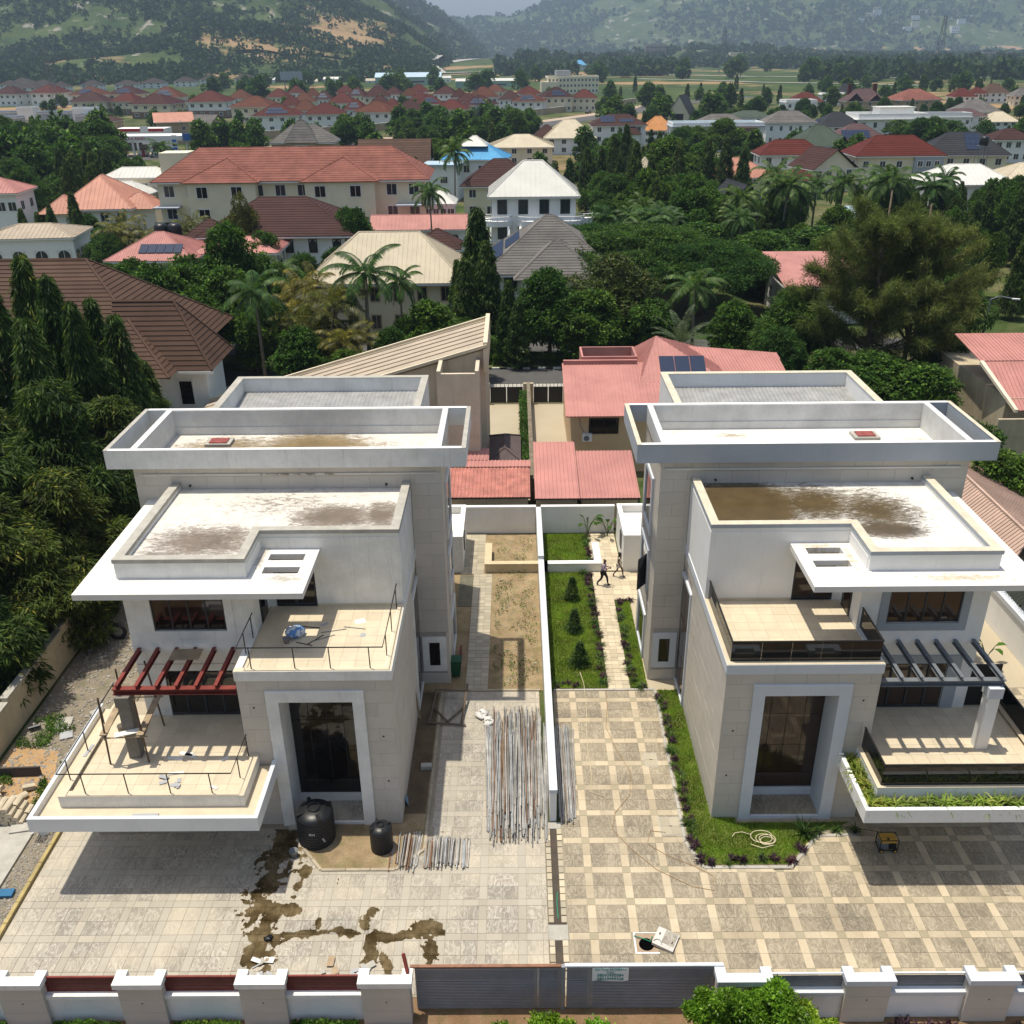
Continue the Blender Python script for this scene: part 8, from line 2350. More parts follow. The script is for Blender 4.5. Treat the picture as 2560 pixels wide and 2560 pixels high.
coil('power_cable', [(11.6, 27.7, 0.03), (10.9, 26.9, 0.03), (10.35, 26.2, 0.03), (9.6, 26.18, 0.03)], 0.011, BLACKM, 'black cable along the diagonal lawn kerb', 'cable', (11, 27, 0.02))
# ---------------------------------------------------------------- people
SKIN = mat('dark_brown_skin', (0.075, 0.038, 0.022), 0.5, 0.1, bump=0)
def skin_body(name, verts, edges, m, parent, sub=2):
 me = bpy.data.meshes.new(name)
 me.from_pydata([v[:3] for v in verts], edges, [])
 o = bpy.data.objects.new(name, me)
 COL.objects.link(o)
 sk = o.modifiers.new('skin', 'SKIN')
 for i, v in enumerate(verts):
  r = v[3]
  me.skin_vertices[0].data[i].radius = r if isinstance(r, tuple) else (r, r)
 me.skin_vertices[0].data[0].use_root = True
 sb = o.modifiers.new('sub', 'SUBSURF')
 sb.levels = sub
 sb.render_levels = sub
 dg = bpy.context.evaluated_depsgraph_get()
 out = bpy.data.meshes.new_from_object(o.evaluated_get(dg))
 bpy.data.objects.remove(o)
 out.materials.clear()
 out.materials.append(m)
 for p in out.polygons: p.use_smooth = True
 return link(name, out, parent)
def hand(V, E, wrist, d, curl):
 w = Vector(V[wrist][:3])
 d = Vector(d).normalized()
 side = d.cross(Vector((0, 0, 1)))
 side = side.normalized() if side.length > 0.1 else Vector((0, 1, 0))
 nrm = side.cross(d)
 V.append((*(w + d * 0.05), (0.034, 0.018)))
 p = len(V) - 1
 E.append((wrist, p))
 for k, (o_, l) in enumerate(((-0.028, 0.062), (-0.010, 0.074), (0.009, 0.07), (0.027, 0.055))):
  a = w + d * 0.09 + side * o_
  b_ = a + (d * math.cos(curl * 0.6) - nrm * math.sin(curl * 0.6)) * l * 0.55
  c = b_ + (d * math.cos(curl) - nrm * math.sin(curl)) * l * 0.5
  n = len(V)
  V += [(*a, 0.010), (*b_, 0.009), (*c, 0.007)]
  E += [(p, n), (n, n + 1), (n + 1, n + 2)]
 a = w + d * 0.04 - side * 0.04
 b_ = a + d * 0.035 - side * 0.02
 n = len(V)
 V += [(*a, 0.012), (*b_, 0.009)]
 E += [(p, n), (n, n + 1)]
def figure(loc, rz, label, J, top, bottom, hairm, long_hair, shoes, sleeves, skirt=False, height=1.0):
 t = thing('person', label, 'person', loc, rz)
 t.scale = (height, height, height)
 names = ['pelvis', 'spine', 'chest', 'neck', 'head0', 'head1', 'crown', 'nose', 'shL', 'elL', 'wrL', 'shR', 'elR', 'wrR', 'hipL', 'knL', 'anL', 'toL', 'hipR', 'knR', 'anR', 'toR']
 rad = {'pelvis': (0.12, 0.15), 'spine': (0.10, 0.13), 'chest': (0.11, 0.16), 'neck': 0.055, 'head0': (0.075, 0.065), 'head1': (0.098, 0.08), 'crown': (0.075, 0.065), 'nose': 0.018, 'shL': 0.06, 'elL': 0.042, 'wrL': 0.029, 'shR': 0.06, 'elR': 0.042, 'wrR': 0.029, 'hipL': 0.085, 'knL': 0.058, 'anL': 0.038, 'toL': (0.04, 0.03), 'hipR': 0.085, 'knR': 0.058, 'anR': 0.038, 'toR': (0.04, 0.03)}
 V = [(*J[n], rad[n]) for n in names]
 ix = {n: i for i, n in enumerate(names)}
 E = [(ix[a], ix[b]) for a, b in (('pelvis', 'spine'), ('spine', 'chest'), ('chest', 'neck'), ('neck', 'head0'), ('head0', 'head1'), ('head1', 'crown'), ('head1', 'nose'), ('chest', 'shL'), ('shL', 'elL'), ('elL', 'wrL'), ('chest', 'shR'), ('shR', 'elR'), ('elR', 'wrR'), ('pelvis', 'hipL'), ('hipL', 'knL'), ('knL', 'anL'), ('anL', 'toL'), ('pelvis', 'hipR'), ('hipR', 'knR'), ('knR', 'anR'), ('anR', 'toR'))]
 for s in 'LR':
  d = Vector(J['wr' + s]) - Vector(J['el' + s])
  hand(V, E, ix['wr' + s], d, 0.9)
 skin_body('body', V, E, SKIN, t)
 k = 1.16
 def sub(nm, use, ed, f, m):
  vv = []
  for n in use:
   r = rad.get(n, 0.08)
   r = tuple(x * f for x in r) if isinstance(r, tuple) else r * f
   vv.append((*J[n], r))
  jx = {n: i for i, n in enumerate(use)}
  skin_body(nm, vv, [(jx[a], jx[b]) for a, b in ed], m, t)
 J['slL'] = tuple(Vector(J['shL']).lerp(Vector(J['elL']), sleeves)) if sleeves <= 1 else tuple(Vector(J['elL']).lerp(Vector(J['wrL']), sleeves - 1.05))
 J['slR'] = tuple(Vector(J['shR']).lerp(Vector(J['elR']), sleeves)) if sleeves <= 1 else tuple(Vector(J['elR']).lerp(Vector(J['wrR']), sleeves - 1.05))
 rad['slL'] = rad['slR'] = 0.045
 use = ['pelvis', 'spine', 'chest', 'shL', 'shR'] + (['elL', 'elR'] if sleeves > 1 else []) + ['slL', 'slR']
 ed = [('pelvis', 'spine'), ('spine', 'chest'), ('chest', 'shL'), ('chest', 'shR')]
 ed += [('shL', 'elL'), ('elL', 'slL'), ('shR', 'elR'), ('elR', 'slR')] if sleeves > 1 else [('shL', 'slL'), ('shR', 'slR')]
 sub('shirt', use, ed, 1.2, top)
 if skirt:
  J['mL'] = tuple(Vector(J['hipL']).lerp(Vector(J['knL']), 0.62))
  J['mR'] = tuple(Vector(J['hipR']).lerp(Vector(J['knR']), 0.62))
  rad['mL'] = rad['mR'] = 0.082
  sub('shorts', ['pelvis', 'hipL', 'mL', 'hipR', 'mR'], [('pelvis', 'hipL'), ('hipL', 'mL'), ('pelvis', 'hipR'), ('hipR', 'mR')], 1.17, bottom)
 else:
  sub('trousers', ['pelvis', 'hipL', 'knL', 'anL', 'hipR', 'knR', 'anR'], [('pelvis', 'hipL'), ('hipL', 'knL'), ('knL', 'anL'), ('pelvis', 'hipR'), ('hipR', 'knR'), ('knR', 'anR')], 1.24, bottom)
 for s in 'LR':
  a, c = Vector(J['an' + s]), Vector(J['to' + s])
  skin_body('shoe', [(a.x - 0.03, a.y, 0.045 + a.z - 0.08, (0.05, 0.045)), (*(a.lerp(c, 0.6) + Vector((0, 0, -0.02))), (0.052, 0.04)), (c.x, c.y, c.z, (0.045, 0.032))], [(0, 1), (1, 2)], shoes, t)
 h1, cr = Vector(J['head1']), Vector(J['crown'])
 hv = [(h1.x - 0.035, h1.y, h1.z + 0.02, (0.088, 0.085)), (cr.x - 0.02, cr.y, cr.z + 0.012, (0.08, 0.075))]
 he = [(0, 1)]
 if long_hair:
  hv += [(h1.x - 0.08, h1.y, h1.z - 0.14, (0.075, 0.09)), (h1.x - 0.11, h1.y, h1.z - 0.32, (0.045, 0.085)), (h1.x - 0.11, h1.y, h1.z - 0.42, (0.02, 0.06))]
  he += [(0, 2), (2, 3), (3, 4)]
 skin_body('hair', hv, he, hairm, t)
 for sgn in (-1, 1):
  link('eye', MB().lathe([(0.001, -0.008), (0.008, 0), (0.001, 0.008)], 6, (h1.x + 0.083, h1.y + sgn * 0.032, h1.z + 0.005)).mesh('eye', WHP), t)
 return t
HAIR = mat('black_hair', (0.006, 0.005, 0.005), 0.6, bump=0)
walk = dict(pelvis=(0, 0, 0.92), spine=(0.01, 0, 1.08), chest=(0.02, 0, 1.30), neck=(0.03, 0, 1.46), head0=(0.05, 0, 1.53), head1=(0.065, 0, 1.61), crown=(0.05, 0, 1.69), nose=(0.165, 0, 1.59), shL=(0.02, 0.17, 1.40), elL=(0.08, 0.23, 1.14), wrL=(0.30, 0.15, 1.16), shR=(0.02, -0.17, 1.40), elR=(0.06, -0.23, 1.14), wrR=(0.30, -0.08, 1.18), hipL=(0, 0.09, 0.88), knL=(0.20, 0.10, 0.50), anL=(0.26, 0.10, 0.09), toL=(0.40, 0.11, 0.04), hipR=(0, -0.09, 0.88), knR=(-0.08, -0.10, 0.48), anR=(-0.34, -0.10, 0.14), toR=(-0.24, -0.11, 0.04))
man = figure((4.95, 47.4, 0.05), R(-20), 'man in a pale lilac shirt and black trousers holding a phone on the path', dict(walk), mat('lilac_shirt', (0.42, 0.34, 0.42), 0.8, 0.08, bump=0), mat('black_trousers', (0.012, 0.012, 0.014), 0.8, bump=0), HAIR, False, BLACKM, 1.55)
link('phone', MB().box(0.40, 0.415, -0.02, 0.055, 1.15, 1.29).mesh('phone', BLACKM), man)
wj = dict(walk)
wj.update(elL=(-0.02, 0.22, 1.14), wrL=(0.06, 0.22, 0.90), elR=(0.02, -0.22, 1.14), wrR=(0.16, -0.2, 0.93))
figure((5.95, 48.35, 0.05), R(-30), 'woman with long black hair in cream vest and pale shorts on the path', wj, mat('cream_vest', (0.60, 0.53, 0.44), 0.8, 0.06, bump=0), mat('pale_shorts', (0.50, 0.47, 0.45), 0.8, 0.1, bump=0), HAIR, True, mat('brown_sandals', (0.12, 0.06, 0.03), 0.7, bump=0), 0.25, True, 0.93)
# ---------------------------------------------------------------- planted things
PP = [strap_plant('purple_plant', 26, 0.30, 0.045, PURPLE, k, 0.5, 0.95) for k in range(3)]
SP = [strap_plant('spiky_plant', 34, 0.44, 0.03, SPIKY, 10 + k, 0.5, 1.0) for k in range(3)]
TP = [strap_plant('strap_plant', 46, 0.66, 0.045, STRAP, 20 + k, 0.85, 1.0) for k in range(3)]
pr = random.Random(31)
edge = [(13.2, 28.2), (12.6, 28.2), (11.9, 28.1)], [(11.4, 27.75), (10.9, 27.15), (10.4, 26.65), (9.8, 26.55), (9.2, 26.55), (8.6, 26.55), (8.0, 26.55), (7.4, 26.55), (7.0, 26.7), (6.85, 27.3)]
line = list(edge[0]) + list(edge[1]) + [(6.8, 27.9 + 0.5 * k) for k in range(19)]
for k, (x, y) in enumerate(line):
 for r_ in range(2):
  sp = pr.random() < 0.25
  put('spiky_plant' if sp else 'purple_plant', pr.choice(SP if sp else PP), (x + pr.uniform(-.16, .16), y + pr.uniform(-.18, .18), 0.04), pr.uniform(0, 6), pr.uniform(0.7, 1.15), 'green spiky plant in the edging of the villa lawn' if sp else 'purple leafy plant in the edging of the villa lawn', 'plant', 'edging plants of the villa lawn')
line = [(4.2, 38.0 + 0.55 * k) for k in range(20)] + [(5.62, 38.0 + 0.55 * k) for k in range(14)] + [(4.4, 49.8 + 0.6 * k) for k in range(7)] + [(1.8 + 0.5 * k, 37.75) for k in range(3)] + [(5.7, 45.5), (6.2, 45.5), (3.9, 48.8), (6.0, 37.7)]
for (x, y) in line:
 for r_ in range(2):
  sp = pr.random() < 0.3
  put('spiky_plant' if sp else 'purple_plant', pr.choice(SP if sp else PP), (x + pr.uniform(-.15, .15), y + pr.uniform(-.2, .2), 0.04), pr.uniform(0, 6), pr.uniform(0.7, 1.2), 'green spiky plant beside the garden path' if sp else 'purple leafy plant beside the garden path', 'plant', 'edging plants of the garden path')
put('agave', strap_plant('agave', 46, 0.75, 0.05, SPIKY, 77, 0.25, 1.0), (11.2, 27.95, 0.05), 0, 1.0, 'big spiky green plant at the right tip of the front lawn', 'plant')
k_ = 0
for x in np.arange(12.75, 20.7, 0.42):
 put('strap_plant', pr.choice(TP), (x + pr.uniform(-.08, .08), 26.22 + pr.uniform(-.08, .06), 3.12), pr.uniform(0, 6), pr.uniform(0.85, 1.25), 'yellow-green strap plant along the front of the right terrace planter', 'plant', 'front planter plants')
for y in np.arange(26.3, 28.7, 0.36):
 put('strap_plant', pr.choice(TP), (12.85 + pr.uniform(-.1, .06), y + 0.1, 3.12), pr.uniform(0, 6), pr.uniform(0.85, 1.25), 'yellow-green strap plant along the side of the right terrace planter', 'plant', 'side planter plants')
def conifer(loc, h, r, label):
 rs = np.random.RandomState(int(loc[1] * 10))
 n = 1050
 t_ = rs.uniform(0.02, 1, n) ** 1.2
 a = rs.uniform(0, 6.283, n)
 rr = r * (1 - t_) * rs.uniform(0.2, 1.15, n) * (1 + 0.25 * np.sin(t_ * 26 + a * 2))
 P = np.stack([np.cos(a) * rr, np.sin(a) * rr, t_ * h], 1)
 D = np.stack([np.cos(a), np.sin(a), rs.uniform(-0.1, 0.5, n)], 1)
 t = thing('young_conifer', label, 'tree', loc, 0, 'young conifers on the long lawn')
 link('crown', leaves(P, D, 0.2, 0.035, rs, CONIF, 'crown'), t)
 link('trunk', MB().tube([(0, 0, 0), (0, 0, h * 0.8)], [0.03, 0.01], 5).mesh('trunk', BARK), t)
conifer((3.1, 39.5, 0.03), 1.35, 0.48, 'young conifer on the long lawn nearest the driveway')
conifer((3.0, 42.6, 0.03), 1.35, 0.42, 'young conifer in the middle of the long lawn')
conifer((3.05, 45.9, 0.03), 1.4, 0.42, 'young conifer on the long lawn nearest the patio wall')
def banana(loc, label, seed, n=7, h=1.5):
 rs = random.Random(seed)
 t = thing('banana_plant', label, 'plant', loc)
 for k in range(n):
  a = rs.uniform(0, 6.283)
  d = Vector((math.cos(a), math.sin(a), 0))
  s_ = Vector((-d.y, d.x, 0))
  base = Vector((0, 0, 0))
  l = h * rs.uniform(0.7, 1.05)
  p = [base, d * l * 0.12 + Vector((0, 0, l * 0.5)), d * l * 0.3 + Vector((0, 0, l * 0.85))]
  link('stalk', MB().tube(p, 0.018, 5).mesh('stalk', SPIKY, fix=False), t)
  q = p[2]
  b = MB()
  pts = [q, q + d * 0.2 + Vector((0, 0, 0.12)), q + d * 0.42 + Vector((0, 0, 0.12)), q + d * 0.6 + Vector((0, 0, 0.0))]
  ws = [0.02, 0.14, 0.13, 0.01]
  V = []
  for c, w in zip(pts, ws): V += [c - s_ * w, c + s_ * w]
  b.add(V, [(0, 1, 3, 2), (2, 3, 5, 4), (4, 5, 7, 6)])
  link('leaf', b.mesh('leaf', L_ROUND, fix=False), t)
banana((4.5, 53.7, 0.03), 'left of two banana-leaved plants against the rear wall', 3)
banana((5.75, 53.6, 0.03), 'right of two banana-leaved plants against the rear wall', 4, 6, 1.3)
banana((23.6, 39.6, 0.0), 'broad-leaved plant beside the right side path', 6, 5, 1.2)
# bright shrubs and ground cover outside the front wall
def bright_shrub(loc, h, r, n, label, seed):
 t = thing('leafy_shrub', label, 'shrub', loc)
 rs = np.random.RandomState(seed)
 lobes = []
 for k in range(13):
  a = rs.uniform(0, 6.283)
  d = r * math.sqrt(rs.uniform(0, 1)) * 0.75
  lobes.append((math.cos(a) * d, math.sin(a) * d * 0.8, h * rs.uniform(0.45, 0.86), r * rs.uniform(0.22, 0.38), 0.8))
 P, D = lobe_pts(rs, lobes, n, 0.5)
 link('crown', whorls(P, D, 6, 0.13, 0.06, rs, BRIGHT, 'crown', -0.1, 0.9, 0.05), t)
 link('trunk', trunk(h * 0.6, 0.05, [(l[0] * 0.8, l[1] * 0.8, l[2], 0.3) for l in lobes[:8]], rs, BARK), t)
bright_shrub((7.1, 18.7, 0), 3.0, 1.55, 2600, 'large bright green leafy shrub before the right gate pier', 1)
bright_shrub((5.6, 19.0, 0), 3.1, 0.75, 900, 'tall bright green leafy shoot at the left of the large shrub', 2)
bright_shrub((9.0, 18.9, 0), 1.9, 0.85, 900, 'bright green shrub at the right of the large shrub', 3)
bright_shrub((1.0, 19.0, 0), 1.35, 0.75, 700, 'small bright shrub before the gap between the gates', 4)
bright_shrub((-0.6, 18.3, 0), 1.2, 1.0, 800, 'low bright shrub at the bottom edge before the left gate', 5)
bright_shrub((2.35, 19.1, 0), 1.0, 0.5, 350, 'small bright shrub before the notice gate', 6)
for k, (x0, x1) in enumerate(((-18.4, -16.5), (-14.9, -12.8), (-11.1, -9.0), (-7.3, -5.2))):
 rs = np.random.RandomState(60 + k)
 n = 5200
 P = np.stack([rs.uniform(x0, x1, n), rs.uniform(18.6, 19.95, n), np.zeros(n)], 1)
 P[:, 2] = 0.05 + 0.34 * fbm(P[:, 0] * 2.2, P[:, 1] * 2.2, 3, k) * rs.uniform(0.3, 1.2, n)
 tag(link('ground_cover', leaves(P, rs.normal(0, 1, (n, 3)) + np.array([0, 0, 0.5]), 0.11, 0.075, rs, HERB, 'ground_cover')), 'green ground cover before the red-slatted wall, %s from the left' % ORD[k], 'ground cover', kind='stuff')
for k in range(26):
 x = 8.6 + k * 0.36
 if any(a - 0.1 < x < c + 0.1 for a, c in RPI): continue
 put('purple_plant', pr.choice(PP), (x + pr.uniform(-.1, .1), 19.75 + pr.uniform(-.15, .1), 0.0), pr.uniform(0, 6), pr.uniform(0.8, 1.4), 'purple plant at the foot of the right front wall', 'plant', 'purple plants outside the front wall')
# ---------------------------------------------------------------- building site clutter
GREYTILE = mat('grey_offcut', (0.36, 0.37, 0.38), 0.7, 0.1)
WHTILE = mat('white_offcut', (0.66, 0.65, 0.61), 0.75, 0.08)
cr = random.Random(12)
def slab(name, sx, sy, sz, loc, rot, m, label, cat, group=None):
 b = MB().box(-sx / 2, sx / 2, -sy / 2, sy / 2, 0, sz)
 o = link(name, b.mesh(name, m), None, loc, rot)
 return tag(o, label, cat, group)
for k, (x, y, sx, sy, a) in enumerate(((-13.3, 28.6, 0.62, 0.16, -0.15), (-12.95, 28.85, 0.55, 0.2, -0.2), (-12.75, 28.75, 0.5, 0.14, -0.35), (-11.35, 28.55, 0.34, 0.12, 0.7), (-13.0, 27.75, 0.6, 0.14, 0.15), (-11.35, 26.98, 0.36, 0.12, -0.45))):
 slab('board_offcut', sx, sy, 0.03, (x, y, 3.503), (0, 0, a), WHTILE, 'white board offcut on the left terrace, %s from the column' % ORD[k], 'offcut', 'white offcuts on the left terrace')
for k in range(6):
 slab('tile_offcut', cr.uniform(0.15, 0.4), cr.uniform(0.1, 0.22), 0.012, (-13.1 + cr.uniform(-.35, .5), 27.25 + cr.uniform(-.2, .25), 3.505 + 0.013 * k), (0, 0, cr.uniform(0, 3)), GREYTILE, 'grey tile offcut in the small heap on the left terrace', 'offcut', 'grey offcuts on the left terrace')
slab('planter_board', 0.95, 0.12, 0.05, (-13.6, 25.95, 3.13), (0, 0, 0.03), GREYTILE, 'grey strip lying in the front planter of the left terrace', 'offcut')
slab('grey_sheet', 0.12, 0.7, 0.02, (-16.75, 28.9, 3.66), (0, 0, -0.1), GREYTILE, 'grey strip beside the left terrace handrail', 'offcut')
# scaffold around the raw column
sf = thing('column_scaffold', 'tied pole scaffold with boards around the raw concrete column', 'scaffold', (-15.2, 29.2, 3.5))
for (x, y, h, lx, ly) in ((-15.7, 28.3, 3.1, 0.1, 0.05), (-14.25, 28.4, 2.9, -0.1, 0.1), (-14.4, 30.6, 3.3, -0.15, -0.2), (-15.9, 30.6, 2.8, 0.05, 0)):
 MB().tube([(x, y, 3.5), (x + lx, y + ly, 3.5 + h)], 0.035, 6).build('scaffold_pole', mat('scaffold_brown', (0.11, 0.07, 0.045), 0.8), sf)
for p_ in (((-15.8, 28.3, 4.75), (-14.1, 28.4, 4.75)), ((-14.2, 28.3, 4.8), (-14.4, 30.7, 4.9)), ((-15.65, 28.2, 4.75), (-15.9, 30.7, 4.8)), ((-16.0, 30.6, 4.9), (-14.2, 30.6, 4.95))):
 MB().tube(p_, 0.03, 6).build('scaffold_ledger', WOOD, sf)
for (x, a) in ((-15.75, 0.06), (-14.35, 0.05)):
 MB().box(-0.13, 0.13, -1.3, 1.3, 0, 0.035, Matrix.Translation((x, 29.5, 4.95)) @ Matrix.Rotation(a, 4, 'Z')).build('scaffold_board', WOOD, sf)
MB().box(-0.55, 0.55, -0.14, 0.14, 0, 0.03, Matrix.Translation((-14.75, 28.45, 4.9)) @ Matrix.Rotation(0.35, 4, 'Z')).build('white_board', WHTILE, sf)
slab('timber_sheet', 1.15, 0.72, 0.03, (-13.0, 30.7, 6.87), (0.0, 0, 0.02), WOOD, 'plywood sheet lying across the red pergola', 'board')
# upper terrace clutter
sk_ = MB()
rs = np.random.RandomState(3)
sk_.lathe([(0.05, 0), (0.30, 0.05), (0.33, 0.2), (0.2, 0.36), (0.03, 0.42)], 14)
sk_.v = [(x * 1.25 + rs.normal(0, 0.02), y + rs.normal(0, 0.02), z + rs.normal(0, 0.015)) for x, y, z in sk_.v]
def sack_mat():
 t = NT('blue_white_sack')
 n = t.noise(t.pos(), 5, 2)
 return t.fin(t.ramp(n, [(0.45, (0.60, 0.62, 0.64)), (0.55, (0.08, 0.22, 0.48))]), 0.6)
SACK = sack_mat()
put('cement_sack', sk_.mesh('cement_sack', SACK, True), (-8.75, 31.2, 7.403), 0.4, 1.0, 'blue and white sack on the upper terrace of the left villa', 'sack')
for k, (x, y, a, l) in enumerate(((-7.6, 31.0, 0.5, 0.9), (-7.9, 30.9, 0.9, 0.8), (-7.3, 31.5, 0.25, 1.0), (-8.4, 31.8, -0.15, 1.0), (-6.5, 31.7, -0.2, 0.9), (-8.3, 30.6, -0.35, 0.7))):
 slab('metal_strip', l, 0.035, 0.02, (x, y, 7.404), (0, 0, a), BLACKM if k % 2 else GREYM, 'thin metal strip on the upper terrace, %s' % ('beside the sack', 'crossing the first strip', 'farther right of the sack', 'behind the sack', 'near the right handrail', 'in front of the paint bucket')[k], 'metal strip', 'metal strips on the upper terrace')
slab('paper_sheet', 0.42, 0.36, 0.004, (-6.35, 32.2, 7.404), (0, 0, 0.35), WHTILE, 'pale paper sheet at the back of the upper terrace', 'paper')
slab('paper_sheet', 0.22, 0.26, 0.004, (-6.1, 31.2, 7.404), (0, 0, -0.2), GREYTILE, 'small grey paper near the right handrail', 'paper')
slab('paper_sheet', 0.3, 0.2, 0.004, (-7.75, 32.0, 7.404), (0, 0, 0.7), GREYTILE, 'crumpled grey wrapper behind the sack', 'paper')
# yard clutter of the left plot
tr_ = thing('timber_trestle', 'weathered timber trestle frame at the corner of the left driveway', 'trestle', (-3.3, 36, 0))
OLDW = mat('old_grey_timber', (0.16, 0.12, 0.085), 0.9, 0.25, 3)
for p_ in (((-4.0, 37.3, 0.12), (-4.15, 35.0, 0.1)), ((-2.45, 37.2, 0.6), (-2.65, 34.9, 0.12)), ((-4.0, 36.9, 0.5), (-2.4, 36.8, 0.5)), ((-4.0, 36.0, 0.1), (-3.3, 35.0, 0.1)), ((-2.5, 36.2, 0.1), (-3.3, 35.0, 0.1)), ((-4.3, 34.95, 0.1), (-2.45, 34.75, 0.1))):
 MB().tube(p_, 0.055, 4).build('timber', OLDW, tr_)
cl_ = MB().lathe([(0.05, 0), (0.3, 0.03), (0.25, 0.12), (0.05, 0.16)], 12)
cl_.v = [(x * 1.3 + rs.normal(0, 0.05), y + rs.normal(0, 0.05), z + abs(rs.normal(0, 0.03))) for x, y, z in cl_.v]
CLOTH = cl_.mesh('crumpled_sack', WHTILE, True)
put('crumpled_sack', CLOTH, (-1.75, 35.5, 0.01), 0.3, (0.8, 1.2, 1), 'crumpled white sack behind the long tube pile', 'sack')
put('crumpled_sack', CLOTH, (-1.4, 35.0, 0.01), 1.3, 0.9, 'crumpled pale rag nearest the long tube pile', 'rag')
put('rubbish_bag', cl_.mesh('rubbish_bag', BLK, True), (-8.87, 23.2, 0.02), 0.3, 0.42, 'small black plastic bag on the left driveway', 'bag')
slab('concrete_block', 0.46, 0.24, 0.2, (-4.02, 31.9, 0.05), (0, 0, 0.03), CONC, 'single concrete block in the side bed of the left villa', 'block')
slab('blue_grey_panel', 0.5, 0.03, 0.8, (-4.62, 29.9, 0.05), (R(-20), 0, R(100)), mat('blue_grey_sheet', (0.20, 0.28, 0.34), 0.5), 'blue-grey sheet leaning on the side wall of the left villa', 'panel')
slab('leaning_board', 0.1, 0.04, 1.6, (-4.6, 35.3, 0.0), (0, R(-6), 0), WOOD, 'grey board leaning on the side wall of the left villa', 'board')
slab('stone_slab', 0.7, 0.4, 0.06, (-8.9, 28.55, 0.02), (0, 0, 0), CONC, 'flat stone slab left of the large black tank', 'slab')
bn = thing('wheelie_bin', 'green wheeled rubbish bin behind the left tower', 'bin', (-3.1, 38.7, 0))
MB().hex8([(-3.3, 38.5, 0.1), (-2.9, 38.5, 0.1), (-2.9, 38.9, 0.1), (-3.3, 38.9, 0.1), (-3.38, 38.42, 0.95), (-2.82, 38.42, 0.95), (-2.82, 38.98, 0.95), (-3.38, 38.98, 0.95)]).build('bin_body', mat('bin_green', (0.012, 0.07, 0.03), 0.5), bn)
MB().box(-3.4, -2.8, 38.4, 39.0, 0.95, 1.03).build('bin_lid', MATS['bin_green'], bn)
slab('red_plank', 0.1, 1.3, 0.5, (-2.95, 40.0, 0.0), (0, 0, 0), REDM, 'red steel channel standing behind the green bin', 'steel offcut')
# debris along the inner face of the front wall
for k in range(46):
 m = cr.choice((GREYTILE, WHTILE, GREYTILE, CONC, WOOD))
 x = cr.choice((cr.gauss(-6.3, 0.45), cr.gauss(-5.3, 0.4), cr.gauss(-8.6, 0.5)))
 slab('tile_offcut', cr.uniform(0.08, 0.42), cr.uniform(0.05, 0.25), 0.015, (x, min(22.3, 21.35 + abs(cr.gauss(0, 0.4))), 0.02 + 0.012 * cr.random() * 5), (cr.uniform(-.1, .1), cr.uniform(-.1, .1), cr.uniform(0, 3.1)), m, 'broken tile offcut in the debris inside the left front wall', 'offcut', 'debris inside the left front wall')
# far-left yard: kerb blocks, slabs, chair, tyre, rubble, weeds
KB = mat('cream_kerb_block', (0.55, 0.47, 0.34), 0.85, 0.12, 2, 15, 0.15, isl=0.15)
bk = MB()
bk.prism([(-0.13, -0.24), (0.13, -0.24), (0.13, 0.24), (-0.13, 0.24)], 0, 0.16)
bk.add([(-0.13, -0.24, 0.16), (0.13, -0.24, 0.16), (0.13, 0.24, 0.16), (-0.13, 0.24, 0.16), (-0.06, -0.24, 0.2), (0.06, -0.24, 0.2), (0.06, 0.24, 0.2), (-0.06, 0.24, 0.2)], [(4, 5, 6, 7), (0, 1, 5, 4), (1, 2, 6, 5), (2, 3, 7, 6), (3, 0, 4, 7)])
BKM = bk.mesh('kerb_block', KB)
for lay in range(4):
 for i in range(7 - lay):
  for j in range(2 if lay < 3 else 1):
   o = link('kerb_block', BKM, None, (-21.9 + i * 0.29 + cr.uniform(-.02, .02) + lay * 0.12, 28.85 + j * 0.52 + cr.uniform(-.03, .03), 0.1 + lay * 0.2 if True else 0), (0, 0, cr.uniform(-.06, .06)))
   tag(o, 'cream kerb block in the stack at the left edge', 'kerb block', 'stacked kerb blocks at the left edge')
for k in range(12):
 o = link('kerb_block', BKM, None, (-21.6 + cr.uniform(-.9, 1.1), 30.3 + cr.uniform(-.4, .5), 0.02 + cr.random() * 0.2), (cr.uniform(-.4, .4), cr.uniform(-.4, .4), cr.uniform(0, 3)))
 tag(o, 'cream kerb block tumbled behind the stack at the left edge', 'kerb block', 'tumbled kerb blocks at the left edge')
for k, (x, y, sx, sy, rz, tilt) in enumerate(((-19.95, 28.45, 0.95, 0.45, 0.2, 0.06), (-22.45, 34.9, 0.5, 0.75, 0.5, -0.6), (-21.2, 35.1, 0.75, 0.8, 0.15, 0.1), (-20.7, 34.25, 0.55, 0.5, 0.4, 0.03), (-20.0, 36.0, 0.6, 0.3, 0.8, 0.1))):
 slab('concrete_slab', sx, sy, 0.06, (x, y, 0.12 if k == 0 else 0.03), (tilt, 0, rz), CONC if k % 2 == 0 else GREYTILE, ('pale slab leaning at the corner of the kerb block stack', 'grey slab leaning on the beige boundary wall', 'broken pale slab on the rubble by the beige wall', 'square slab on the sandy ground', 'pale strip slab beside the rubble')[k], 'slab')
ch = thing('plastic_chair', 'white plastic chair tipped over beside the kerb stack', 'chair', (-19.0, 28.2, 0))
mm = Matrix.Translation((-19.0, 28.2, 0.25)) @ Matrix.Rotation(R(80), 4, 'X') @ Matrix.Rotation(R(30), 4, 'Z')
MB().box(-0.22, 0.22, -0.22, 0.22, 0.0, 0.03, mm).build('seat', WHTILE, ch)
for k in range(5): MB().box(-0.21 + k * 0.09, -0.16 + k * 0.09, 0.2, 0.23, 0.03, 0.45, mm).build('back_slat', WHTILE, ch)
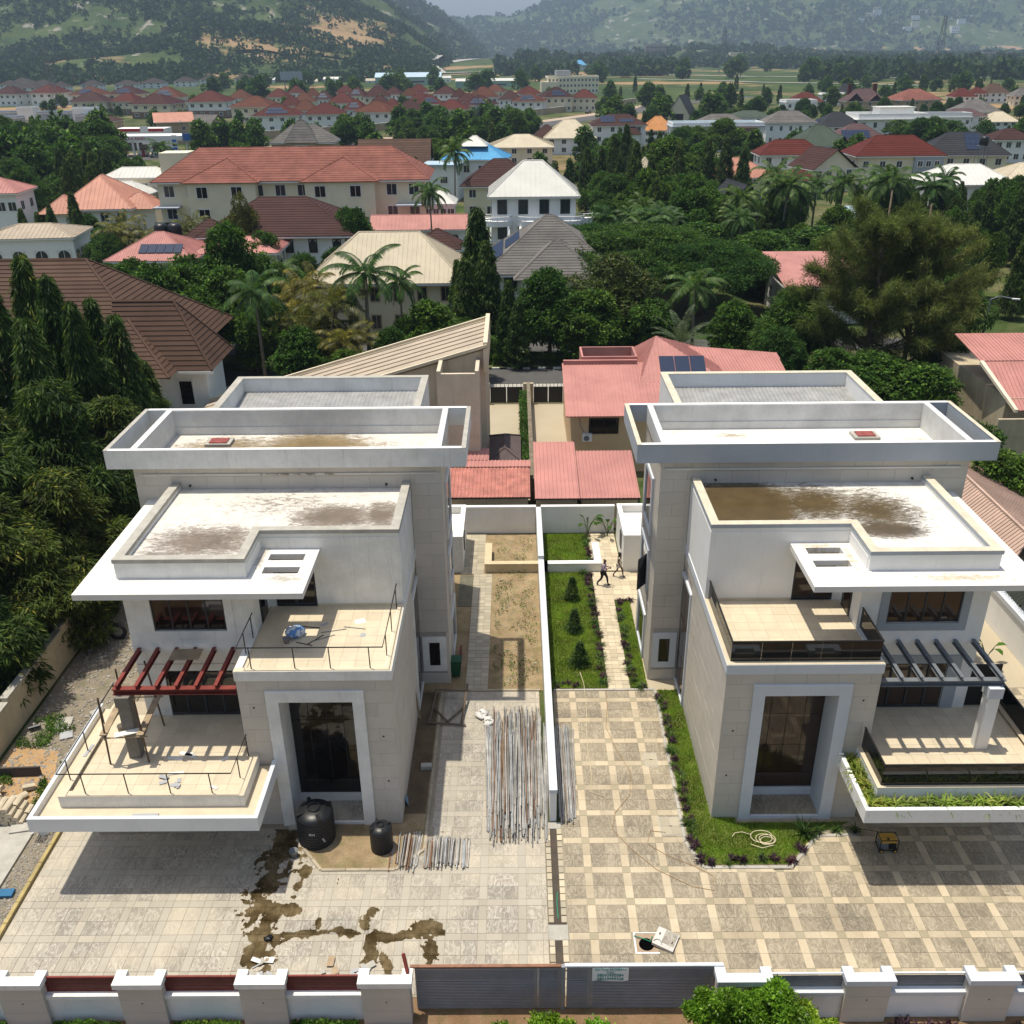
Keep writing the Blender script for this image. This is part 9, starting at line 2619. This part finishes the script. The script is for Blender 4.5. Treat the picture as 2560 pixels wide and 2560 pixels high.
for (x, y) in ((-0.2, -0.2), (0.2, -0.2), (-0.2, 0.2), (0.2, 0.2)): MB().tube([mm @ Vector((x, y, 0)), mm @ Vector((x * 1.15, y * 1.15, -0.42))], 0.02, 5).build('leg', WHTILE, ch)
ty = MB()
for k in range(28): pass
pts = [(-21.3 + 0.38 * math.cos(a), 42.3 + 0.06 * math.sin(a), 0.42 + 0.38 * math.sin(a)) for a in np.linspace(0, 2 * math.pi, 25)]
solo('car_tyre', MB().tube(pts, 0.11, 8, False), TYRE, 'old car tyre standing in the shade by the left villa', 'tyre', loc=(-21.3, 42.3, 0), smooth=True)
slab('rusty_sheet', 1.9, 0.08, 0.5, (-21.6, 31.6, 0.0), (0, 0, 0.05), mat('rusty_shutter', (0.06, 0.05, 0.045), 0.8), 'dark metal shutter edge behind the kerb blocks', 'shutter')
slab('blue_container', 0.7, 0.35, 0.12, (-19.15, 25.2, 0.02), (0, 0, 0.05), mat('blue_plastic', (0.02, 0.12, 0.24), 0.5), 'flat blue plastic tray at the left edge', 'tray')
def rubble(name, polys, n, smin, smax, m, seed, label):
 rs = np.random.RandomState(seed)
 C = scatter_poly(polys, n, 0.0, rs)
 n = len(C)
 base = np.array([(-1, -1, -0.4), (1, -1, -0.4), (1, 1, -0.4), (-1, 1, -0.4), (-0.7, -0.7, 0.7), (0.8, -0.6, 0.6), (0.7, 0.8, 0.8), (-0.8, 0.6, 0.5)])
 s = rs.uniform(smin, smax, (n, 1, 1)) * rs.uniform(0.5, 1.3, (n, 1, 3))
 a = rs.uniform(0, 6.283, n)
 v = base[None] * s + rs.normal(0, 0.12, (n, 8, 3)) * s
 c, si = np.cos(a)[:, None], np.sin(a)[:, None]
 x = v[:, :, 0] * c - v[:, :, 1] * si
 y = v[:, :, 0] * si + v[:, :, 1] * c
 V = np.stack([x, y, v[:, :, 2]], 2) + C[:, None, :]
 F = np.array([(0, 3, 2, 1), (4, 5, 6, 7), (0, 1, 5, 4), (1, 2, 6, 5), (2, 3, 7, 6), (3, 0, 4, 7)])
 FF = (F[None] + (np.arange(n) * 8)[:, None, None]).reshape(-1, 4)
 tag(link(name, np_mesh(name, V.reshape(-1, 3), FF, m)), label, 'rubble', kind='stuff')
YARD = [[(-22.8, 29.0), (-18.6, 29.0), (-18.6, 44), (-22.8, 44)]]
rubble('rubble', YARD, 1500, 0.02, 0.09, mat('rubble_stone', (0.38, 0.35, 0.30), 0.9, 0.25, isl=0.4), 5, 'small rubble strewn over the left side yard')
rubble('gravel_strip', [[(-19.4, 21), (-18.55, 21), (-18.55, 29), (-19.4, 29)]], 900, 0.015, 0.05, MATS['rubble_stone'], 6, 'gravel strip between concrete and yellow kerb at the left')
rubble('garden_stones', [[(-1.4, 37.6), (1.1, 37.6), (1.1, 53.8), (-1.4, 53.8)], [(-8.2, 26.5), (-4.8, 26.5), (-3.9, 29), (-8.2, 28.7)]], 520, 0.015, 0.05, MATS['rubble_stone'], 7, 'stones scattered over the bare soil of the left garden')
rs = np.random.RandomState(17)
P = np.concatenate([scatter_poly([[(-22.7, 33.4), (-20.6, 33.4), (-20.4, 35.4), (-22.7, 36)], [(-20.5, 29.6), (-19.6, 29.6), (-19.6, 34), (-20.4, 34)], [(-22.7, 31.0), (-20.0, 31.0), (-20.0, 31.8), (-22.7, 31.8)]], 7000, 0.0, rs), scatter_poly([[(-1.3, 37.7), (1.0, 37.7), (1.0, 53.5), (-1.3, 53.5)]], 2600, 0.0, rs)])
P = P[fbm(P[:, 0] * 1.3, P[:, 1] * 1.3, 3, 4) > 0.47]
P[:, 2] = rs.uniform(0.02, 0.2, len(P))
tag(link('weeds', leaves(P, rs.normal(0, 1, P.shape) + np.array([0, 0, 0.6]), 0.13, 0.05, rs, HERB, 'weeds')), 'low green weeds on the bare ground of the left plot', 'weeds', kind='stuff')
